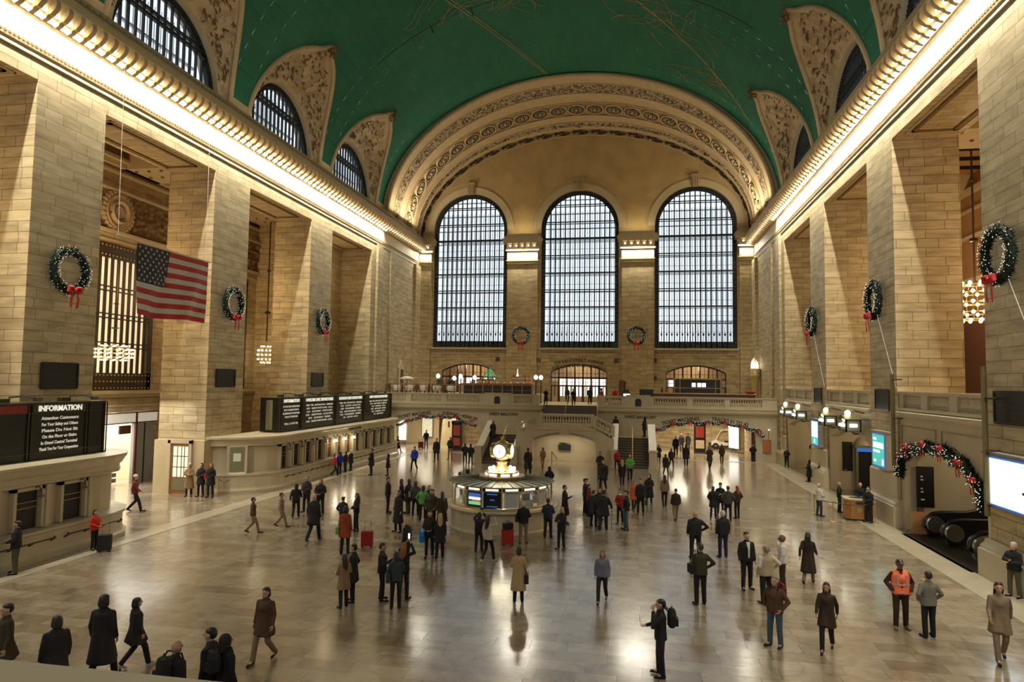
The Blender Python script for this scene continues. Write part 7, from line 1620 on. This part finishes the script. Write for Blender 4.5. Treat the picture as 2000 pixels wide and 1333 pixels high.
def jacket_prims(arms, ln, st, f=1.0, sleeves=True):
    P = [('c', (-.065, 0, 1.02), (-.08, 0, 1.33), .116*f, .110*f), ('c', (.065, 0, 1.02), (.08, 0, 1.33), .116*f, .110*f), ('c', (0, 0, 1.0), (0, -.005, 1.34), .122*f, .118*f), ('c', (-.13, -.005, 1.385), (.13, -.005, 1.385), .070*f, .070*f), ('c', (-.12, -.005, 1.39), (-.03, -.008, 1.45), .055, .06), ('c', (.12, -.005, 1.39), (.03, -.008, 1.45), .055, .06), ('t', (0, 0, 1.05), (0, 0, .86), .12, .13), ('c', (0, -.01, 1.42), (0, -.008, 1.485), .082*f, .068*f), ('e', (0, .03, 1.28), .13*f, .115*f, .13)]
    if ln == 'j': P += [('t', (-.065, 0, 1.05), (-.06, 0, .86), .122*f, .132*f), ('t', (.065, 0, 1.05), (.06, 0, .86), .122*f, .132*f)]
    else:
        zb, rb = (.62, .165) if ln == 'c' else (.40, .185)
        P += [('t', (-.06, 0, 1.05), (-.075, 0, zb), .122*f, rb), ('t', (.06, 0, 1.05), (.075, 0, zb), .122*f, rb), ('t', (0, .0, 1.05), (0, .03, zb), .12, rb*.95)]
        if st == 'w': P += [('t', (.05, .02, .95), (.06, .12, zb+.03), .12, rb*.8), ('t', (-.05, -.02, .95), (-.06, -.10, zb+.03), .12, rb*.8)]
    if sleeves:
        for sx, k, S, E, Wr in armpts(arms): P += [('c', S, E, .064, .052), ('c', E, E+(Wr-E)*.9, .052, .042)]
    return P
def hair_prims(style):
    P = [('e', (0, -.012, 1.695), .081, .094, .070), ('e', (0, -.045, 1.645), .080, .070, .095)]
    if style in ('bob', 'long'): P += [('c', (-.068, -.02, 1.66), (-.072, -.015, 1.55), .028, .026), ('c', (.068, -.02, 1.66), (.072, -.015, 1.55), .028, .026), ('e', (0, -.06, 1.58), .085, .06, .10)]
    if style == 'long': P += [('c', (0, -.075, 1.60), (0, -.125, 1.30), .078, .055), ('c', (-.06, -.05, 1.55), (-.07, -.09, 1.34), .04, .03), ('c', (.06, -.05, 1.55), (.07, -.09, 1.34), .04, .03)]
    return P
def hat_prims(k):
    if k == 'cap': return [('e', (0, -.005, 1.705), .086, .10, .066), ('f', [(-.06, .08, 1.70), (.06, .08, 1.70), (.045, .175, 1.685), (-.045, .175, 1.685), (-.06, .08, 1.682), (.06, .08, 1.682), (.045, .175, 1.668), (-.045, .175, 1.668)], [(0, 1, 2, 3), (4, 7, 6, 5), (0, 4, 5, 1), (1, 5, 6, 2), (2, 6, 7, 3), (3, 7, 4, 0)])]
    if k == 'flat': return [('e', (0, .015, 1.715), .105, .125, .042), ('e', (0, .10, 1.695), .07, .055, .018)]
    if k == 'hood': return [('e', (0, -.03, 1.655), .105, .105, .125), ('c', (0, -.04, 1.60), (0, -.03, 1.46), .10, .10)]
    return [('e', (0, -.008, 1.70), .092, .106, .085), ('c', (0, -.01, 1.68), (0, -.01, 1.67), .09, .092)]
def pobj(name, me, mat, par):
    o = bpy.data.objects.new(name, me); COL.objects.link(o); o.parent = par; o.material_slots[0].link = 'OBJECT'; o.material_slots[0].material = mat; return o
def acc(root, name, label, cat, loc, fn, mats, rz=0, extra=None, group=None):
    q = MB(); fn(q); M_ = root.matrix_basis; w = Matrix.Translation(root.location)@root.rotation_euler.to_matrix().to_4x4()@Matrix.Diagonal((root.scale[0],)*3+(1,)); p = w@Vector(loc)
    t = empty(name, p, label, cat, group, root.rotation_euler.z+rz); q.build(extra or 'body', mats, t); return t
def backpack(root, who, col='K', sc=1):
    t = acc(root, 'backpack', '%s backpack worn by the %s' % ('dark red' if col == 'redk' else 'black', who), 'backpack', (0, -.135, 1.02), lambda q: (q.lathe((0, -.10, 0), [(.10, 0), (.16, .05), (.165, .28), (.13, .38), (.05, .42)], 12, sx=1, sy=.62), q.box(-.11, .11, -.24, -.16, .05, .2)), cmat(col), extra='pack_body')
    q = MB()
    for sx in (-1, 1): q.path([(sx*.10, -.02, .36), (sx*.11, .06, .44), (sx*.12, .17, .40), (sx*.11, .245, .20), (sx*.13, .12, .06)], .018, 5)
    q.path([(-.03, -.1, .41), (0, -.1, .47), (.03, -.1, .41)], .01, 5); q.build('straps', cmat('K'), t); return t
def shoulder_bag(root, who, sx=-1, col='K', label=None, z=.82):
    t = acc(root, 'shoulder_bag', label or 'black shoulder bag of the %s' % who, 'bag', (sx*.25, 0, z), lambda q: q.box(-.06, .06, -.15, .15, 0, .26), cmat(col), extra='bag_body')
    q = MB(); q.path([(0, .13, .24), (-sx*.08, .12, .5), (-sx*.13, .0, .68), (-sx*.08, -.12, .5), (0, -.13, .24)], .01, 5); q.build('strap', cmat(col), t); return t
def phone(root, who, loc=(.10, .42, 1.33), size=.08):
    return acc(root, 'mobile_phone', 'glowing phone in the hand of the %s' % who, 'phone', loc, lambda q: (q.box(-.04, .04, -.005, .008, -size, size*.9), setattr(q, 'cur', 1), q.box(-.034, .034, -.009, -.005, -size*.85, size*.8)), [BLACK, SCREENW])
def suitcase(loc, rz, label, col):
    t = empty('suitcase', loc, label, 'suitcase', rz=rz); MB().box(-.22, .22, -.13, .13, .06, .62).build('shell', cmat(col), t); q = MB(); q.path([(-.12, .1, .6), (-.12, .1, 1.0), (.12, .1, 1.0), (.12, .1, .6)], .012, 5); q.build('handle', GREY, t)
    for sx in (-.17, .17):
        for sy in (-.1, .1): MB().tube((sx, sy-.02, .035), (sx, sy+.02, .035), .035, n=8).build('wheel', RUBBER, t)
    return t
import zlib
for (x, y, z, H, hd, st, arms, coat, ln, tr, hair, ex, lab) in PEOPLE:
    rr = random.Random(zlib.crc32(lab.encode())); near = y < 20 and z == 0; mid = y < 31
    vb = .010 if near else (.02 if mid else .034); vc = .016 if near else (.024 if mid else .036)
    w_ = .94 if ('woman' in lab or hair in ('long', 'blond')) else 1.03
    if 'stout' in lab or 'burly' in lab or 'broad' in lab: w_ = 1.15
    if z == 0 and x < -14.2 and (y < 25.3 or 37.6 < y < 57): x = -14.2
    dk = math.hypot(x-kx, y-ky)
    if z == 0 and dk < 2.95 and y < 32: x = kx+(x-kx)*2.95/dk; y = ky+(y-ky)*2.95/dk
    w_ *= 1.08; t = empty('person', (x, y, z), lab, 'person', rz=radians(hd)); s = H/1.75; t.scale = (s*w_, s*w_, s)
    sk = SKIN[2] if ('bald' == hair and 'white shirt' in lab) or 'orange safety' in lab else SKIN[rr.choice((0, 0, 1))]
    pobj('body', blob(('b', arms, st, vb), body_prims(arms, st, near), vb, 2), sk, t)
    pobj('jacket' if ln == 'j' else 'coat', blob(('j', arms, ln, st if ln != 'j' else 's', vc), jacket_prims(arms, ln, st), vc), cmat(coat), t)
    P = [('c', (-.06, 0, .96), (.06, 0, .96), .115, .115)]
    for sx, h, k_, a, to in legpts(st): P += [('c', h, k_, .092, .068), ('t', k_, Vector(a)+Vector((0, 0, -.035)), .068, .058), ('e', k_, .068, .068, .068)]
    pobj('trousers', blob(('t', st, vc), P, vc), cmat(tr), t)
    for i, (sx, h, k_, a, to) in enumerate(legpts(st)):
        a = Vector(a); to = Vector(to); hl = a+Vector((0, -.03, -.05 if st == 's' or i == 0 else -.06)); shm = cmat('khaki' if 'orange safety' in lab else ('white' if 'pale shoes' in lab or 'white-edged' in lab else 'K'))
        pobj('shoe', blob(('s', st, i, vc), [('c', hl, (to.x, to.y, .045), .040, .036), ('c', a+Vector((0, 0, -.02)), hl, .045, .042), ('c', (hl.x, hl.y, max(.034, hl.z)), (to.x, to.y+.02, .036), .034, .032)], min(vc, .02)), shm, t)
    if hair != 'bald' and hair != 'hood':
        style = 'long' if hair in ('long', 'blond', 'ginger') and 'man in' not in lab.split('woman')[0] else ('bob' if hair in ('dark', 'blondshort') else 'short')
        if hair == 'dark' and (' man ' in ' '+lab or 'officer' in lab): style = 'short'
        hm = HAIRM['ginger' if hair == 'ginger' else 'blond' if hair in ('blond', 'blondshort') else 'grey' if hair in ('grey',) else 'white' if hair == 'white' else 'black']
        pobj('hair', blob(('h', style, vb), hair_prims(style), max(vb, .012)), hm, t)
    if hair in HATM: pobj({'cap': 'cap', 'flat': 'cap', 'hood': 'hood', 'beret': 'beret'}.get(hair, 'hat'), blob(('hat', hair, vb), hat_prims(hair), max(.011, vb)), HATM[hair] if hair != 'hood' else cmat(coat), t)
    if near:
        for sx in (-1, 1): MB().ball((sx*.028, .088, 1.642), .0095, 8, 6).build('eye', BLACK, t)
    if ex == 'vest':
        v = pobj('safety_vest', blob(('v', 'vest'), [('c', (-.065, 0, 1.02), (-.085, 0, 1.34), .130, .122), ('c', (.065, 0, 1.02), (.085, 0, 1.34), .130, .122), ('e', (0, .03, 1.28), .142, .125, .14), ('t', (-.06, 0, 1.05), (-.06, 0, .90), .134, .145), ('t', (.06, 0, 1.05), (.06, 0, .90), .134, .145), ('c', (-.11, 0, 1.43), (.11, 0, 1.43), .065, .065)], .014), VEST, t)
        q = MB()
        for zz in (.96, 1.14): q.lathe((0, 0, zz), [(.145, -.02), (.148, 0), (.145, .02)], 24, sx=1.42, sy=1.0)
        for sx in (-1, 1): q.box(sx*.10-.018, sx*.10+.018, .118, .135, 1.14, 1.40)
        q.build('reflective_tape', REFL, v)
    if ex == 'puffer': pobj('puffer_vest', blob(('v', 'puff'), [('c', (-.065, 0, zz), (.065, 0, zz), .142, .142) for zz in (.93, 1.02, 1.11, 1.20, 1.29)]+[('c', (-.09, 0, 1.37), (.09, 0, 1.37), .105, .105)], .016, 1), PUFF, t)
    if ex == 'shirt': MB().add([(-.055, .098, 1.475), (.055, .098, 1.475), (.03, .158, 1.28), (.02, .150, 1.0), (-.02, .150, 1.0), (-.03, .158, 1.28)], [tuple(range(6))]).build('shirt_front', cmat('white'), t)
    if coat == 'sand' or (coat == 'white' and 'white shirt' in lab): [pobj('sleeve', blob(('sl', arms, sx), [('c', S, S+(E-S)*.9, .070, .060)], .016), cmat('white'), t) for sx, k, S, E, Wr in armpts(arms)]
    if 'scarf' in lab: MB().lathe((0, 0, 1.44), [(.075, 0), (.105, .03), (.10, .07), (.07, .09)], 14).build('scarf', cmat('white' if 'white scarf' in lab else ('redk' if 'red scarf' in lab else 'rust')), t)
    who = lab.split(',')[0]; who = ' '.join(who.split()[:7])
    if ex == 'pack': backpack(t, who)
    if ex == 'packr': backpack(t, who, 'redk')
    if ex == 'packs': shoulder_bag(t, who, -1, 'dkgrey')
    if ex == 'bagl': shoulder_bag(t, who)
    if arms == 'phone' and near or 'phone picture' in lab or 'overcoat' in lab: phone(t, who)
    if arms == 'phone+face': phone(t, who, (.10, .42, 1.14))
    if 'holding a phone above' in lab: phone(t, who, (.0, .30, 1.86), .10)
    if 'photograph,' in lab: acc(t, 'handheld_camera', 'small camera held up by the person in black left of the kiosk', 'camera', (0, .30, 1.66), lambda q: q.box(-.06, .06, -.02, .03, -.04, .04), BLACK)
    if arms == 'cane': 
        c_ = acc(t, 'walking_cane', 'thin black cane of the stout old man', 'cane', (.315, .19, 0), lambda q: q.tube((0, 0, 0), (0, 0, .86), .012, n=6), BLACK, extra='shaft'); MB().path([(0, 0, .86), (0, .0, .9), (0, -.08, .9)], .015, 5).build('handle', DWOOD, c_)
    if 'bright blue bag' in lab: 
        b_ = acc(t, 'shopping_bag', 'bright blue carrier bag hanging from the smiling woman', 'bag', (.27, .05, .62), lambda q: q.prism([(-.17, 0), (.13, -.04), (.20, .22), (.05, .34), (-.12, .30), (-.22, .12)], 'x', -.08, .08), simple('bright_blue_plastic', (.01, .16, .55), .35, var=.2), extra='bag_body'); MB().path([(0, .08, .32), (0, .0, .5), (0, -.05, .32)], .01, 5).build('handles', SCREENB, b_)
    if 'white paper' in lab and 'man in black with' in lab: acc(t, 'paper', 'white paper held by the man before the counter handrail', 'paper', (.10, .33, .98), lambda q: q.box(-.08, .08, -.01, .0, -.12, .12), PAPER)
    if 'map in hand' in lab: acc(t, 'folded_map', 'white folded map held by the woman in the tan coat', 'map', (.05, .40, 1.10), lambda q: (q.box(-.09, .09, -.012, .0, -.08, .10), q.box(-.1, .02, .03, .04, -.05, .09)), PAPER); acc(t, 'paper_cup', 'white cup held low by the woman in the tan coat', 'cup', (-.10, .36, 1.04), lambda q: q.lathe((0, 0, -.05), [(.03, 0), (.045, .11)], 12), WHITE)
    if 'red purse' in lab: shoulder_bag(t, who, 1, 'red', 'small red purse of the ginger woman by the service door', .95)
    if 'brown bag right' in lab: shoulder_bag(t, who, 1, 'tan', 'brown handbag of the woman in the dark hood', .62)
    if 'camel coat' in lab: shoulder_bag(t, who, 1, 'dkbrown', 'large dark handbag hanging at the camel coat', .62)
    if 'green handbag' in lab: shoulder_bag(t, who, -1, 'green', 'pale green handbag of the woman in rust red coat', .72)
    if 'green bag by' in lab: shoulder_bag(t, who, -1, 'dkteal', 'dark green carry bag beside the tall man in black', .45)
    if 'pale bag' in lab: shoulder_bag(t, who, -1, 'grey', 'pale grey bag of the person left of the green puffer vest', .85)
    if 'carrying a bag' in lab: shoulder_bag(t, who, 1, 'K', 'black holdall carried past the far end of the counter', .45)
    if 'wheeled suitcase' in lab: suitcase((x+.55, y-.12, 0), .4, 'black suitcase with raised handle beside the woman in the red coat', 'K')
    if 'with a red suitcase' in lab: suitcase((x-.5, y-.1, 0), 0, 'red suitcase standing in the left passage', 'redk')
sc_ = suitcase((.85, 27.0, 0), .5, 'bright red suitcase with a black bag on top, in front of the kiosk', 'red')
bg_ = empty('travel_bag', (.85, 27.0, .66), 'black travel bag lying on the bright red suitcase', 'bag', rz=.5); MB().box(-.2, .2, -.12, .08, 0, .22).build('bag_body', cmat('K'), bg_); MB().path([(-.1, 0, .2), (0, 0, .3), (.1, 0, .2)], .015, 5).build('handles', cmat('K'), bg_)
suitcase((-4.45, 25.4, 0), .2, 'dark red bag standing next to the man in the black cap', 'red')
# three people sitting on the stairs, two clerks inside the kiosk (upper bodies)
def sitter(x, y, z, hd, coat, lab, hair='dark'):
    t = empty('person', (x, y, z), lab, 'person', rz=radians(hd)); P = [('e', (0, .03, .80), .072, .09, .11), ('c', (0, 0, .60), (0, .02, .75), .05, .05), ('c', (0, 0, .12), (0, .0, .52), .11, .12), ('c', (-.14, 0, .56), (.14, 0, .56), .06, .06)]
    for sx in (-1, 1): P += [('c', (sx*.17, 0, .56), (sx*.23, .10, .32), .045, .038), ('c', (sx*.23, .10, .32), (sx*.06, .33, .30), .036, .028), ('c', (sx*.05, .33, .30), (sx*.03, .40, .29), .03, .02), ('c', (sx*.09, .02, .10), (sx*.12, .42, .16), .075, .055), ('c', (sx*.12, .42, .16), (sx*.12, .44, -.25), .05, .04), ('c', (sx*.12, .44, -.26), (sx*.12, .56, -.28), .035, .03)]
    pobj('body', blob(('sit', 'b'), P, .03), SKIN[0], t); Q = [('c', (-.05, 0, .12), (-.07, 0, .50), .125, .12), ('c', (.05, 0, .12), (.07, 0, .50), .125, .12), ('c', (-.15, 0, .55), (.15, 0, .55), .075, .075)]
    for sx in (-1, 1): Q += [('c', (sx*.17, 0, .55), (sx*.23, .10, .32), .07, .055), ('c', (sx*.23, .10, .32), (sx*.09, .30, .30), .055, .045)]
    pobj('jacket', blob(('sit', 'j'), Q, .03), cmat(coat), t); R = []
    for sx in (-1, 1): R += [('c', (sx*.07, .0, .10), (sx*.12, .43, .16), .10, .075), ('c', (sx*.12, .43, .16), (sx*.12, .45, -.22), .07, .06)]
    pobj('trousers', blob(('sit', 't'), R, .03), cmat('K'), t); pobj('hair', blob(('sit', 'h'), [('e', (0, .005, .855), .08, .092, .07), ('e', (0, -.03, .79), .08, .065, .11)], .025), HAIRM['black'], t)
for x, c, lab in ((-1.55, 'dkgrey', 'left one of three people sitting on the upper stair flight'), (-.85, 'K', 'middle one of three people sitting on the upper stair flight'), (.1, 'K', 'right one of three people sitting on the upper stair flight')): sitter(x, 58.75, 3.02, 180, c, lab)
MB().box(-7, 10, 1.55, 2.04, 5.3, 5.55).box(-7, 10, 1.65, 1.95, 4.4, 5.3).build('trim_near_parapet', MARBLE, kind='structure')
